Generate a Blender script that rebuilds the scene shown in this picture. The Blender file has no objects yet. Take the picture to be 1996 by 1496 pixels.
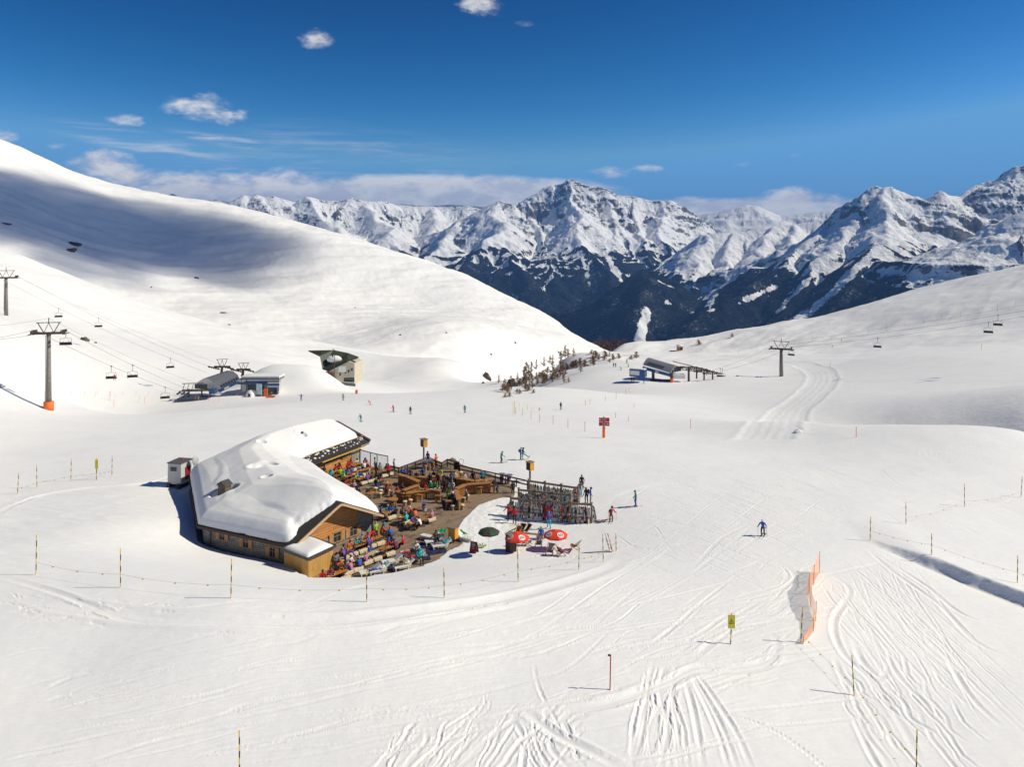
import bpy, bmesh, math, random
import numpy as np
from mathutils import Vector, Matrix
R = math.radians
rnd = random.Random(7)
C = bpy.context.scene.collection
SC = bpy.context.scene
# ------------------------------------------------------------------ camera
FPX, CX, CY, PITCH = 1537.0, 998.0, 470.0, 0.0
cam = bpy.data.cameras.new('camera'); camo = bpy.data.objects.new('camera', cam); C.objects.link(camo)
cam.sensor_width = 36; cam.lens = 36*FPX/1996
cam.clip_start = 0.5; cam.clip_end = 60000
cam.shift_y = -(748-CY)/1996      # level camera, lens shifted down: upright poles stay upright
camo.location = (0, 0, 0); camo.rotation_euler = (R(90)-PITCH, 0, 0)
SC.camera = camo
SC.view_settings.view_transform = 'Standard'; SC.view_settings.look = 'None'
SC.view_settings.gamma = 1; SC.view_settings.use_curve_mapping = False
SC.view_settings.exposure = 0.03
try:
    SC.cycles.max_bounces = 5; SC.cycles.diffuse_bounces = 3; SC.cycles.volume_bounces = 0
    SC.cycles.transparent_max_bounces = 12; SC.cycles.use_denoising = True
    SC.cycles.volume_max_steps = 64
except Exception: pass
CP, SP = math.cos(PITCH), math.sin(PITCH)
def ray(px, py):
    u = (px-CX)/FPX; v = -(py-CY)/FPX
    return (u, CP+v*SP, -SP+v*CP)
def atz(px, py, z):
    a, b, c = ray(px, py); t = z/c
    return Vector((a*t, b*t, z))
def atd(px, py, d):
    a, b, c = ray(px, py); t = d/math.hypot(a, b)
    return Vector((a*t, b*t, c*t))
# ------------------------------------------------------------------ sun and sky
SUN_EL, SUN_AZ = R(40), R(90)       # azimuth from +Y towards +X
SUNV = Vector((math.cos(SUN_EL)*math.sin(SUN_AZ), math.cos(SUN_EL)*math.cos(SUN_AZ), math.sin(SUN_EL)))
sl = bpy.data.lights.new('sun', 'SUN'); sl.energy = 4.6; sl.angle = R(0.5); sl.color = (1.0, 0.925, 0.745)
so = bpy.data.objects.new('sun', sl); C.objects.link(so)
so.rotation_euler = SUNV.to_track_quat('Z', 'Y').to_euler(); so.location = (0, 0, 60)
w = bpy.data.worlds.new('World'); SC.world = w; w.use_nodes = True
class NT:
    """tiny node-graph helper"""
    def __init__(s, tree): s.t = tree; s.n = tree.nodes; s.l = tree.links; s.n.clear()
    def node(s, typ, **kw):
        n = s.n.new(typ)
        for k, v in kw.items(): setattr(n, k, v)
        return n
    def put(s, sock, v):
        if isinstance(v, bpy.types.NodeSocket): s.l.new(v, sock)
        elif v is not None: sock.default_value = v
    def m(s, op, a, b=None, c=None, clamp=False):
        n = s.node('ShaderNodeMath', operation=op); n.use_clamp = clamp
        for i, x in enumerate((a, b, c)):
            if x is not None: s.put(n.inputs[i], x)
        return n.outputs[0]
    def ramp(s, x, lo, hi, a=0.0, b=1.0):
        n = s.node('ShaderNodeMapRange', interpolation_type='SMOOTHSTEP')
        s.put(n.inputs[0], x)
        for i, q in zip((1, 2, 3, 4), (lo, hi, a, b)): s.put(n.inputs[i], q)
        return n.outputs[0]
    def noise(s, vec, scale, detail=4, rough=0.5, dist=0.0):
        n = s.node('ShaderNodeTexNoise'); s.put(n.inputs['Vector'], vec)
        n.inputs['Scale'].default_value = scale; n.inputs['Detail'].default_value = detail
        n.inputs['Roughness'].default_value = rough; n.inputs['Distortion'].default_value = dist
        return n.outputs['Fac']
    def mix(s, f, a, b):
        n = s.node('ShaderNodeMix', data_type='RGBA'); s.put(n.inputs[0], f)
        for i, x in ((6, a), (7, b)):
            if not isinstance(x, bpy.types.NodeSocket) and len(x) == 3: x = (*x, 1)
            s.put(n.inputs[i], x)
        return n.outputs[2]
    def mapv(s, vec, scale=(1, 1, 1), rot=(0, 0, 0), loc=(0, 0, 0)):
        n = s.node('ShaderNodeMapping'); s.put(n.inputs[0], vec)
        n.inputs['Location'].default_value = loc; n.inputs['Rotation'].default_value = rot; n.inputs['Scale'].default_value = scale
        return n.outputs[0]
T = NT(w.node_tree)
sky = T.node('ShaderNodeTexSky', sky_type='NISHITA'); sky.sun_disc = False
sky.sun_elevation = SUN_EL; sky.sun_rotation = SUN_AZ; sky.altitude = 2200; sky.air_density = 1.0; sky.dust_density = 0.15; sky.ozone_density = 3.0
SKYSAT, SKYSTR = 1.0, 0.085
hs = T.node('ShaderNodeHueSaturation'); hs.inputs['Saturation'].default_value = SKYSAT; T.l.new(sky.outputs[0], hs.inputs['Color'])
tc = T.node('ShaderNodeTexCoord'); sep = T.node('ShaderNodeSeparateXYZ'); T.l.new(tc.outputs['Generated'], sep.inputs[0])
az = T.m('ARCTAN2', sep.outputs[0], sep.outputs[1]); el = T.m('ARCSINE', sep.outputs[2])
comb = T.node('ShaderNodeCombineXYZ'); T.put(comb.inputs[0], az); T.put(comb.inputs[1], T.m('MULTIPLY', el, 2.2)); comb.inputs[2].default_value = 1.7
sr = T.node('ShaderNodeSeparateColor'); T.l.new(sky.outputs[0], sr.inputs[0]); cc3 = T.node('ShaderNodeCombineColor')
for i_, (raw, tgt, pw) in enumerate(((2.335, .075, 4.6), (3.82, .29, 2.35), (5.77, .56, 2.05))):      # deepens the high-altitude blue towards the zenith
    T.put(cc3.inputs[i_], T.m('MULTIPLY', T.m('POWER', T.m('MINIMUM', T.m('DIVIDE', sr.outputs[i_], raw), 1.14), pw), tgt/SKYSTR))
T.l.new(cc3.outputs[0], hs.inputs['Color'])
nb = T.noise(comb.outputs[0], 14, 9, 0.62, 0.35)
n2 = T.noise(comb.outputs[0], 38, 7, 0.65)
strk = T.noise(T.mapv(comb.outputs[0], (6, 34, 1), (0, 0, R(-14))), 1.4, 6, 0.6, 0.5)
def azel(px, py):
    d = Vector(ray(px, py)).normalized(); return math.atan2(d.x, d.y), math.asin(d.z)
def blob(px, py, rx, ry, k=1.0, tilt=0.0):
    a0, e0 = azel(px, py); rx /= FPX; ry /= FPX
    dx = T.m('SUBTRACT', az, a0); dy = T.m('SUBTRACT', el, e0)
    if tilt:
        dy = T.m('MULTIPLY_ADD', dx, math.tan(R(tilt)), dy)
    q = T.m('ADD', T.m('POWER', T.m('ABSOLUTE', T.m('DIVIDE', dx, rx)), 2), T.m('POWER', T.m('ABSOLUTE', T.m('DIVIDE', dy, ry)), 2))
    return T.m('MULTIPLY', T.m('SUBTRACT', 1.0, q), k)      # 1 centre, 0 at rim, negative outside
def mx(lst):
    r = lst[0]
    for x in lst[1:]: r = T.m('MAXIMUM', r, x)
    return T.m('MAXIMUM', r, -1.5)
puffs = mx([blob(350, 200, 40, 24), blob(405, 208, 62, 34), blob(452, 228, 62, 20), blob(243, 234, 32, 13), blob(615, 74, 34, 24), blob(935, 12, 50, 20),
            blob(1022, 46, 22, 9, .8), blob(112, 285, 16, 8, .7), blob(5, 262, 22, 14, .9), blob(200, 322, 70, 30, 1.6), blob(250, 348, 70, 24, 1.5),
            blob(400, 358, 170, 26, 1.5), blob(550, 354, 120, 28, 1.4), blob(650, 365, 120, 18, 1.3), blob(1195, 334, 52, 17), blob(1262, 330, 38, 10),
            blob(1445, 322, 20, 8, .7), blob(1553, 390, 72, 26, 2.0), blob(1620, 398, 50, 20, 1.6), blob(1490, 402, 60, 18, 1.5), blob(1350, 398, 90, 18, 1.2), blob(1545, 302, 20, 8, .5)])
pm = T.ramp(T.m('ADD', T.m('MULTIPLY', T.m('ADD', puffs, 0.0), 0.85), T.m('MULTIPLY', T.m('SUBTRACT', T.m('ADD', T.m('MULTIPLY', nb, .65), T.m('MULTIPLY', n2, .35)), 0.52), 5.0)), 0.0, 1.5)
sheet = mx([blob(860, 378, 350, 38, 1.5), blob(540, 380, 320, 26, 1.3), blob(1420, 412, 330, 26, 1.3)])
sm = T.ramp(T.m('ADD', sheet, T.m('MULTIPLY', T.m('SUBTRACT', nb, 0.5), 2.0)), -0.3, .8, 0, .85)
wisp = mx([blob(300, 285, 190, 26, 1, 10), blob(460, 280, 130, 16, 1, 8), blob(480, 325, 240, 34, .8, 6), blob(700, 300, 300, 60, .5, 4)])
wm = T.m('MULTIPLY', T.ramp(wisp, -0.1, 1.0), T.ramp(strk, 0.42, 0.75, 0, .55))
dens = T.m('MAXIMUM', T.m('MULTIPLY', pm, .93), T.m('MAXIMUM', sm, wm))
lit = T.ramp(T.m('ADD', nb, T.m('MULTIPLY', T.m('SUBTRACT', n2, 0.5), .5)), 0.38, 0.62)
ccol = T.mix(lit, (7.6, 7.7, 8.4), (11.2, 10.9, 10.4))
out = T.mix(dens, hs.outputs[0], ccol)
bg = T.node('ShaderNodeBackground'); T.l.new(out, bg.inputs[0]); bg.inputs[1].default_value = SKYSTR
wo = T.node('ShaderNodeOutputWorld'); T.l.new(bg.outputs[0], wo.inputs[0])
# ------------------------------------------------------------------ material helpers
MATS = {}
def mat(name, col, rough=0.7, metal=0.0, var=0.0, scale=8.0, bump=0.0, bscale=40.0, col2=None, detail=4, alpha=None, stretch=(1, 1, 1), spec=None):
    if name in MATS: return MATS[name]
    m = bpy.data.materials.new(name); m.use_nodes = True; t = NT(m.node_tree)
    b = t.node('ShaderNodeBsdfPrincipled'); o = t.node('ShaderNodeOutputMaterial'); t.l.new(b.outputs[0], o.inputs[0])
    b.inputs['Roughness'].default_value = rough; b.inputs['Metallic'].default_value = metal
    if spec is not None: b.inputs['Specular IOR Level'].default_value = spec
    tcn = t.node('ShaderNodeTexCoord').outputs['Object']
    if stretch != (1, 1, 1): tcn = t.mapv(tcn, stretch)
    if var or col2:
        n = t.noise(tcn, scale, detail, 0.6)
        c2 = col2 or tuple(max(0, min(1, x*(1-var))) for x in col); c1 = col if col2 else tuple(min(1, x*(1+var*.6)) for x in col)
        t.put(b.inputs['Base Color'], t.mix(t.ramp(n, .35, .65), c2, c1))
    else: b.inputs['Base Color'].default_value = (*col, 1)
    if bump:
        bn = t.node('ShaderNodeBump'); bn.inputs['Strength'].default_value = bump; bn.inputs['Distance'].default_value = .03
        t.put(bn.inputs['Height'], t.noise(tcn, bscale, 4)); t.l.new(bn.outputs[0], b.inputs['Normal'])
    if alpha is not None: b.inputs['Alpha'].default_value = alpha
    m.diffuse_color = (*col, 1); MATS[name] = m
    return m
def tag(o, label=None, cat=None, group=None, kind=None):
    if label: o['label'] = label
    if cat: o['category'] = cat
    if group: o['group'] = group
    if kind: o['kind'] = kind
    return o
def np_mesh(name, V, F, m, smooth=True, attrs=None):
    me = bpy.data.meshes.new(name); V = np.asarray(V, dtype=np.float32); F = np.asarray(F, dtype=np.int32)
    me.vertices.add(len(V)); me.vertices.foreach_set('co', V.ravel())
    k = F.shape[1]; me.loops.add(F.size); me.loops.foreach_set('vertex_index', F.ravel())
    me.polygons.add(len(F)); me.polygons.foreach_set('loop_start', np.arange(0, F.size, k, dtype=np.int32))
    me.polygons.foreach_set('loop_total', np.full(len(F), k, dtype=np.int32))
    me.polygons.foreach_set('use_smooth', np.full(len(F), smooth))
    if attrs:
        for a, v in attrs.items():
            at = me.attributes.new(a, 'FLOAT', 'POINT'); at.data.foreach_set('value', np.asarray(v, dtype=np.float32).ravel())
    me.update(calc_edges=True); me.materials.append(m)
    o = bpy.data.objects.new(name, me); C.objects.link(o); return o
def grid_faces(nr, nc, wrap=False):
    i = np.arange(nr-1)[:, None]; j = np.arange(nc if wrap else nc-1)[None, :]; j2 = (j+1) % nc
    return np.stack([i*nc+j+0*i, i*nc+j2, (i+1)*nc+j2, (i+1)*nc+j], -1).reshape(-1, 4)
# ------------------------------------------------------------------ numpy noise
_rs = np.random.RandomState(3); PERM = _rs.permutation(4096); GRD = _rs.rand(4096).astype(np.float32)*2*np.pi
GX, GY = np.cos(GRD), np.sin(GRD)
def gnoise(x, y):
    xi = np.floor(x).astype(np.int64); yi = np.floor(y).astype(np.int64); xf = (x-xi).astype(np.float32); yf = (y-yi).astype(np.float32)
    u = xf*xf*xf*(xf*(xf*6-15)+10); v = yf*yf*yf*(yf*(yf*6-15)+10)
    def g(i, j):
        h = PERM[(PERM[(xi+i) & 4095]+(yi+j)) & 4095]; return GX[h]*(xf-i)+GY[h]*(yf-j)
    a = g(0, 0); b = g(1, 0); c = g(0, 1); d = g(1, 1)
    return (a+(b-a)*u)*(1-v)+(c+(d-c)*u)*v
def fbm(x, y, o=5, g=.5, ridged=False):
    s = 0; a = 1.0; n = 0
    for k in range(o):
        q = gnoise(x+17.3*k, y-9.1*k)*1.5
        if ridged: q = 1-2*np.abs(q)
        s = s+a*q; n += a; a *= g; x = x*2.03; y = y*2.03
    return s/n
def sst(a, b, x):
    t = np.clip((x-a)/(b-a), 0, 1); return t*t*(3-2*t)
def pdist(X, Y, poly, closed=True):
    """signed distance to polygon (negative inside)"""
    D = np.full(X.shape, 1e9); ins = np.zeros(X.shape, bool); n = len(poly)
    for i in range(n if closed else n-1):
        ax, ay = poly[i][:2]; bx, by = poly[(i+1) % n][:2]; ex, ey = bx-ax, by-ay
        t = np.clip(((X-ax)*ex+(Y-ay)*ey)/(ex*ex+ey*ey+1e-12), 0, 1)
        D = np.minimum(D, np.hypot(X-ax-t*ex, Y-ay-t*ey))
        if closed:
            c = ((ay > Y) != (by > Y)); xx = ax+(Y-ay)/(by-ay+1e-12)*(bx-ax); ins ^= c & (X < xx)
    return np.where(ins, -D, D) if closed else D
# ------------------------------------------------------------------ ground: control points
DZ = -29.0                       # deck level
ctl = []
def cz(*pts):
    for px, py, z in pts: p = atz(px, py, z); ctl.append(tuple(p))
def cd(*pts):
    for px, py, d in pts: p = atd(px, py, d); ctl.append(tuple(p))
def ch(px, d, z):                # hidden point: azimuth of px, distance, height
    a = math.atan2((px-CX)/FPX, CP); ctl.append((d*math.sin(a), d*math.cos(a), z))
cz((-500, 1496, -25.5), (0, 1496, -26), (500, 1496, -26.3), (998, 1496, -26.6), (1500, 1496, -27.5), (1996, 1496, -28.5), (2500, 1496, -29.5))
cz((-300, 1121, -24.8), (70, 1121, -24.5), (235, 1146, -24.2), (450, 1167, -24.2), (715, 1174, -24.8), (866, 1167, -25.3), (1010, 1135, -26.2), (1128, 1112, -27), (1177, 1098, -27.5),
   (150, 1300, -25.2), (600, 1300, -25.4), (1000, 1300, -26.2), (1190, 1345, -26.6), (1427, 1257, -27), (1562, 1255, -27.3), (1667, 1357, -27.9), (1900, 1300, -28.8),
   (1487, 1045, -27.9), (1700, 1050, -28.5), (1996, 1170, -29.6), (1816, 1095, -29), (1238, 988, -28.2), (1190, 1017, -28.4), (1350, 950, -29),
   (1070, 1030, -28.8), (960, 1060, -28.9), (1100, 1080, -28.2), (1010, 1080, -28.4),
   (410, 1062, -29), (480, 1085, -28.9), (554, 1104, -28.7), (600, 1127, -27.9), (700, 1128, -27.8), (800, 1112, -28.1), (860, 1092, -28.5), (905, 1066, -28.8),
   (340, 960, -28.5), (300, 930, -28.6), (310, 1020, -27.4), (360, 1090, -27.4), (180, 1040, -26.4), (34, 964, -28.3), (138, 938, -28.7), (218, 927, -28.9), (60, 1030, -26.6),
   (300, 860, -31.5), (0, 880, -30.5), (700, 860, -32), (977, 903, -30.2), (1178, 853, -33), (1000, 850, -33.5), (1600, 900, -32), (1996, 930, -32), (1800, 1000, -29.6), (1400, 860, -34),
   (95, 800, -35.5), (400, 800, -39), (767, 805, -38.5), (907, 805, -38.5), (1093, 800, -38.5), (1300, 800, -41), (1290, 840, -36), (1500, 850, -33.8), (1560, 822, -35.5), (1800, 838, -34.4), (1996, 848, -33.8), (2300, 850, -34))
cz((40, 775, -40), (440, 775, -47), (530, 772, -47), (690, 766, -45.5), (820, 766, -44), (1000, 762, -45), (1100, 765, -46))
ch(850, 300, -64); ch(960, 300, -66); ch(760, 300, -58); ch(1030, 262, -58)
ch(1800, 178, -41.5); ch(1996, 175, -41); ch(1650, 185, -42); ch(2300, 180, -41)
cd((1900, 567, 745), (1950, 560, 755), (2100, 530, 775)); ch(1996, 900, -85); ch(1850, 900, -105); ch(2150, 900, -70)
# left side hill
cd((0, 700, 235), (0, 615, 330), (0, 490, 480), (180, 555, 475), (350, 612, 455), (520, 655, 430), (660, 690, 410), (250, 700, 300), (200, 640, 380), (420, 700, 330), (560, 715, 340), (700, 735, 380),
   (-400, 520, 380), (-400, 300, 800))
ch(0, 600, -28); ch(180, 590, -48); ch(350, 575, -58); ch(520, 540, -72)
cd((0, 400, 800), (200, 480, 800), (100, 500, 700), (400, 520, 800), (600, 550, 760), (500, 620, 600), (700, 640, 600), (800, 590, 740), (900, 690, 520), (840, 725, 430), (1000, 690, 560), (1000, 640, 680), (1110, 690, 620), (650, 680, 470))
cd((0, 272, 1000), (150, 340, 1020), (340, 385, 1050), (480, 410, 1040), (600, 445, 1010), (720, 480, 980), (800, 510, 950), (950, 570, 900), (1080, 632, 820), (1180, 684, 740))
cd((940, 735, 400), (1000, 745, 360))
# wooded flank and saddle right of the ravine
cd((1012, 766, 285), (1050, 735, 340), (1088, 712, 400), (1100, 700, 440), (1150, 694, 460), (1200, 682, 520), (1260, 676, 540), (1090, 752, 290), (1130, 735, 300), (1160, 715, 330), (1180, 702, 380), (1230, 705, 390))
cd((1180, 698, 420), (1180, 690, 460), (1250, 690, 450), (1250, 683, 500), (1220, 696, 425), (1140, 701, 435), (1300, 690, 500)); ch(1180, 640, -114); ch(1230, 650, -110); ch(1300, 665, -104); ch(1130, 600, -116); ch(1000, 395, -100); ch(1040, 450, -112); ch(1100, 540, -122)
# right basin
cd((1330, 742, 290), (1240, 742, 285), (1420, 735, 295), (1523, 735, 300), (1600, 780, 225), (1450, 790, 225), (1600, 715, 340), (1700, 700, 330), (1900, 700, 300), (1996, 650, 400), (1800, 650, 450), (1996, 750, 225), (1800, 760, 232), (1800, 812, 192), (1996, 815, 186),
   (1400, 664, 600), (1500, 650, 640), (1600, 628, 670), (1700, 602, 700), (1850, 572, 730), (1996, 548, 760), (1600, 670, 480), (1400, 700, 400), (1300, 690, 440), (2400, 480, 780), (2400, 700, 300))
# beyond the crests the land drops towards the valley
for px, d, z in ((-400, 1400, 60), (0, 1400, 20), (340, 1450, -80), (600, 1400, -160), (800, 1350, -220), (950, 1250, -260), (1080, 1150, -280), (1180, 1050, -270), (1250, 900, -230), (1400, 950, -220), (1600, 1000, -200), (1996, 1100, -180), (2400, 1100, -160),
                 (-400, 2600, -500), (300, 2600, -550), (900, 2600, -700), (1400, 2600, -700), (1996, 2600, -650), (2500, 2600, -600)): ch(px, d, z)
def xf(x, y):
    d = np.hypot(x, y); return np.arctan2(x, y), np.log(np.maximum(d, 1)), d
K = np.array(ctl); kt, kl, kd = xf(K[:, 0], K[:, 1]); kv = K[:, 2]/(kd+100)
def phi(r2): return np.where(r2 > 1e-12, r2*np.log(np.maximum(r2, 1e-12)), 0)
n = len(K); A = phi((kt[:, None]-kt[None])**2+(kl[:, None]-kl[None])**2)+np.eye(n)*2e-4
Pm = np.stack([np.ones(n), kt, kl], 1); L = np.block([[A, Pm], [Pm.T, np.zeros((3, 3))]])
sol = np.linalg.solve(L, np.concatenate([kv, np.zeros(3)])); cw, cp = sol[:n], sol[n:]
def base_h(x, y):
    t, l, d = xf(x, y); s = cp[0]+cp[1]*t+cp[2]*l
    if np.size(t) < 3000:
        t = np.atleast_1d(t); l = np.atleast_1d(l); return (s+phi((t[:, None]-kt)**2+(l[:, None]-kl)**2) @ cw)*(d+100)
    for i in range(n): s = s+cw[i]*phi((t-kt[i])**2+(l-kl[i])**2)
    return s*(d+100)
# deck and hut footprints (levelled)
deck_px = [(560, 1106), (600, 1150), (700, 1150), (770, 1136), (820, 1120), (852, 1100), (880, 1077), (905, 1062), (892, 1035), (905, 1015), (935, 986), (1002, 965), (1004, 940), (900, 906), (882, 892), (862, 902), (835, 890), (778, 912), (760, 916), (735, 912), (704, 905), (650, 884), (580, 960), (560, 1040)]
deck_poly = [tuple(atz(x, y, DZ)[:2]) for x, y in deck_px]
# roof outline corners (world)
Lr = Vector((-19.6, 67.2)); Rr = Vector((-12.9, 75.4)); Cc = Vector((-30.4, 72.6)); Dd = Vector((-37.6, 88.5)); De = Vector((-35.6, 96)); Ee = Vector((-29, 106)); Fe = Vector((-19.2, 103.2)); Gg = Vector((-24.6, 92.2))
def conv(v, z):
    p = R(10.25); dp = v.y*math.cos(p)-z*math.sin(p); q = atz(998+FPX*v.x/dp, 748-FPX*(v.y*math.sin(p)+z*math.cos(p))/dp, z); return Vector((q.x, q.y))
Lr, Rr, Cc, Dd = (conv(v, -27.0) for v in (Lr, Rr, Cc, Dd)); De, Ee, Fe, Gg = (conv(v, -26.6) for v in (De, Ee, Fe, Gg))
hut_poly = [Lr, Rr, Gg, Fe, Ee, De, Dd, Cc]
hut_in = [tuple(p) for p in hut_poly]
# snow detail raster (ski tracks, banks) in world space
RX0, RX1, RY0, RY1, RS = -75.0, 85.0, 30.0, 135.0, 0.06
RW, RH = int((RX1-RX0)/RS), int((RY1-RY0)/RS)
RAS = np.zeros((RH, RW), np.float32)
def gpt(px, py):                 # ground point under a pixel
    z = -28.0
    for _ in range(14):
        p = atz(px, py, z); z2 = float(base_h(np.array([p.x]), np.array([p.y]))[0]); z = .5*z+.5*min(z2, -5)
    return atz(px, py, z)
DEPK = 0.44
def stamp(pts, width, depth, ridge=0.5, rough=0.0, seed=0):
    """press a groove with raised rims along world polyline pts"""
    r = random.Random(seed); rad = int(width*1.9/RS)+2; nseg = len(pts)-1; ph = r.random()*6
    A_ = np.array([p[:2] for p in pts]); bx0 = max(0, int((A_[:, 0].min()-RX0)/RS)-rad); bx1 = min(RW-1, int((A_[:, 0].max()-RX0)/RS)+rad+1); by0 = max(0, int((A_[:, 1].min()-RY0)/RS)-rad); by1 = min(RH-1, int((A_[:, 1].max()-RY0)/RS)+rad+1)
    if bx1 <= bx0 or by1 <= by0: return
    Q = np.full((by1-by0, bx1-bx0), 9.0, np.float32); TP = np.ones_like(Q)
    for i_, ((ax, ay), (bx, by)) in enumerate(zip(A_[:-1], A_[1:])):
        Lg = math.hypot(bx-ax, by-ay)
        if Lg < 1e-4: continue
        x0 = max(int((min(ax, bx)-RX0)/RS)-rad, bx0); x1 = min(int((max(ax, bx)-RX0)/RS)+rad, bx1); y0 = max(int((min(ay, by)-RY0)/RS)-rad, by0); y1 = min(int((max(ay, by)-RY0)/RS)+rad, by1)
        if x1 <= x0 or y1 <= y0: continue
        X = (RX0+np.arange(x0, x1)*RS)[None, :]; Y = (RY0+np.arange(y0, y1)*RS)[:, None]
        t = np.clip(((X-ax)*(bx-ax)+(Y-ay)*(by-ay))/(Lg*Lg), 0, 1); q = np.hypot(X-ax-t*(bx-ax), Y-ay-t*(by-ay))/width
        u = i_+t; tp = 1 if nseg < 4 else np.minimum(1, np.minimum((u+.4)/(nseg*.3), (nseg-u)/(nseg*.35)))*(1 if width > .3 else .82+.18*np.sin(u*.5+ph))
        w_ = (slice(y0-by0, y1-by0), slice(x0-bx0, x1-bx0)); cl = q < Q[w_]; Q[w_] = np.where(cl, q, Q[w_]); TP[w_] = np.where(cl, tp, TP[w_])
    h = (-np.exp(-Q*Q*3)+ridge*np.exp(-((Q-1.15)**2)*9))*depth*DEPK*TP
    S = RAS[by0:by1, bx0:bx1]; RAS[by0:by1, bx0:bx1] = np.where(np.abs(h) > np.abs(S), h, S)
def spl(pts, k=10):
    """Catmull-Rom through 2D points"""
    P = [np.array(p[:2], float) for p in pts]; P = [2*P[0]-P[1]]+P+[2*P[-1]-P[-2]]; o = []
    for i in range(1, len(P)-2):
        for j in range(k):
            t = j/k; a, b, c, d = P[i-1:i+3]
            o.append(tuple(.5*((2*b)+(-a+c)*t+(2*a-5*b+4*c-d)*t*t+(-a+3*b-3*c+d)*t**3)))
    o.append(tuple(P[-2])); return o
def trk(px, width=.16, depth=.07, ridge=.5, k=10, jit=0.0, rough=.6, seed=1):
    r = random.Random(seed); g = [gpt(x, y) for x, y in px]
    p = spl([(a.x, a.y) for a in g], k)
    m_ = r.uniform(.05, .22)*(len(px) == 3); f1, f2 = r.uniform(.15, .5), r.random()*6; p = [(x+m_*math.sin(i*f1+f2), y) for i, (x, y) in enumerate(p)]
    q_ = [p[0]]
    for a, b in zip(p[:-1], p[1:]):
        n_ = max(1, int(math.hypot(b[0]-a[0], b[1]-a[1])/.9)); q_ += [(a[0]+(b[0]-a[0])*j/n_, a[1]+(b[1]-a[1])*j/n_) for j in range(1, n_+1)]
    p = q_
    if jit and width < .2: p = [(x+r.gauss(0, jit), y+r.gauss(0, jit)) for x, y in p]
    stamp(p, width, depth, ridge, rough, seed)
TRACKS = True
if TRACKS:
    rt = random.Random(11)
    # fan of carved tracks bottom centre
    for i in range(52):
        x0 = rt.uniform(770, 1180); y0 = rt.uniform(1345, 1420)+(x0 < 900)*40; L = rt.uniform(60, 190); s = rt.uniform(.35, 1.0)
        trk([(x0, y0), (x0-L*s*.5, y0+L*.45), (x0-L*s-rt.uniform(0, 25), y0+L)], rt.uniform(.07, .24), rt.uniform(.03, .15), .6, 12, .02, seed=i)
    for i in range(12):
        x0 = rt.uniform(1000, 1110); y0 = rt.uniform(1380, 1430); L = rt.uniform(60, 120)
        trk([(x0, y0), (x0+L*.12, y0+L*.5), (x0+L*.4, y0+L)], rt.uniform(.1, .25), rt.uniform(.08, .16), .6, 12, .02, seed=i+70)
    trk([(1015, 1380), (1080, 1430), (1150, 1465), (1220, 1500)], .4, .2, .6, 14, .03, seed=5)
    trk([(1040, 1290), (1050, 1340), (1075, 1390), (1110, 1450), (1130, 1500)], .16, .1, .5, 14, .02, seed=6)
    for i in range(20):
        x0 = 1262+rt.uniform(0, 62); y0 = rt.uniform(1290, 1325); x1 = x0-20-rt.uniform(-30, 40); 
        trk([(x0, y0), (x0-12, y0+50), (x1+5, 1420), (x1+rt.uniform(-20, 20), 1510)], rt.uniform(.12, .26), rt.uniform(.08, .16), .6, 12, .02, seed=i+100)
    for d in (0, 40, 52, 75):
        trk([(1325+d*.3, 1300), (1345+d*.6, 1360), (1360+d, 1430), (1372+d*1.3, 1510)], .22, .13, .6, 12, .02, seed=200+d)
    for d in (0, 9):
        trk([(1020, 1430-d), (1130, 1395-d), (1230, 1365-d), (1300, 1338-d), (1360, 1310-d), (1440, 1310-d), (1500, 1295-d), (1515, 1262-d), (1490, 1230-d)], .34, .12, .7, 14, .03, seed=300+d)
    trk([(1080, 1385), (1180, 1372), (1250, 1350), (1310, 1322)], .5, .15, .7, 12, .05, seed=310)
    trk([(1330, 1290), (1400, 1250), (1480, 1215)], .3, .1, .6, 12, .03, seed=312)
    # foot holes trail
    for i in range(26):
        t = i/25; g = gpt(1390+220*t, 1392+104*t*t+10*t); stamp([(g.x, g.y), (g.x+.22, g.y+.02)], .12, .11, .3)
    # right-hand fan of skid tracks
    for i in range(95):
        x0 = rt.uniform(1590, 1760); y0 = rt.uniform(1075, 1180); s = rt.uniform(.55, 1.15); L = rt.uniform(60, 330); b = rt.uniform(-25, 25)
        trk([(x0, y0), (x0+L*.5*s+b, y0+L*.5), (x0+L*s*1.05, y0+L)], rt.uniform(.07, .2), rt.uniform(.03, .09), .6, 12, .02, seed=400+i)
    for i in range(30):
        x0 = rt.uniform(1620, 1850); y0 = rt.uniform(1230, 1400); s = rt.uniform(.4, .9); L = rt.uniform(60, 200)
        trk([(x0, y0), (x0+L*.5*s, y0+L*.55), (x0+L*s*1.1, y0+L)], rt.uniform(.12, .28), rt.uniform(.07, .14), .6, 12, .03, seed=500+i)
    for px in ([(1600, 1110), (1655, 1150), (1625, 1210), (1640, 1270), (1700, 1330), (1760, 1420), (1800, 1500)], [(1660, 1240), (1680, 1290), (1720, 1320), (1735, 1270)],
               [(1680, 1062), (1740, 1115), (1830, 1180), (1900, 1250), (1985, 1290)], [(1690, 1070), (1800, 1140), (1880, 1200), (1996, 1230)]):
        trk(px, .3, .13, .6, 14, .03, seed=len(px))
    # carved S-curves around the centre right, sparse marks everywhere
    for i in range(70):
        x0 = rt.uniform(1150, 1600); y0 = rt.uniform(960, 1200); L = rt.uniform(60, 240); s = rt.choice([-1, 1])*rt.uniform(.15, .5)
        trk([(x0, y0), (x0-L*.5, y0+L*.5*abs(s)+rt.uniform(-9, 9)), (x0-L, y0+L*abs(s))], .08, rt.uniform(.018, .04), .6, 10, seed=600+i)
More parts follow.
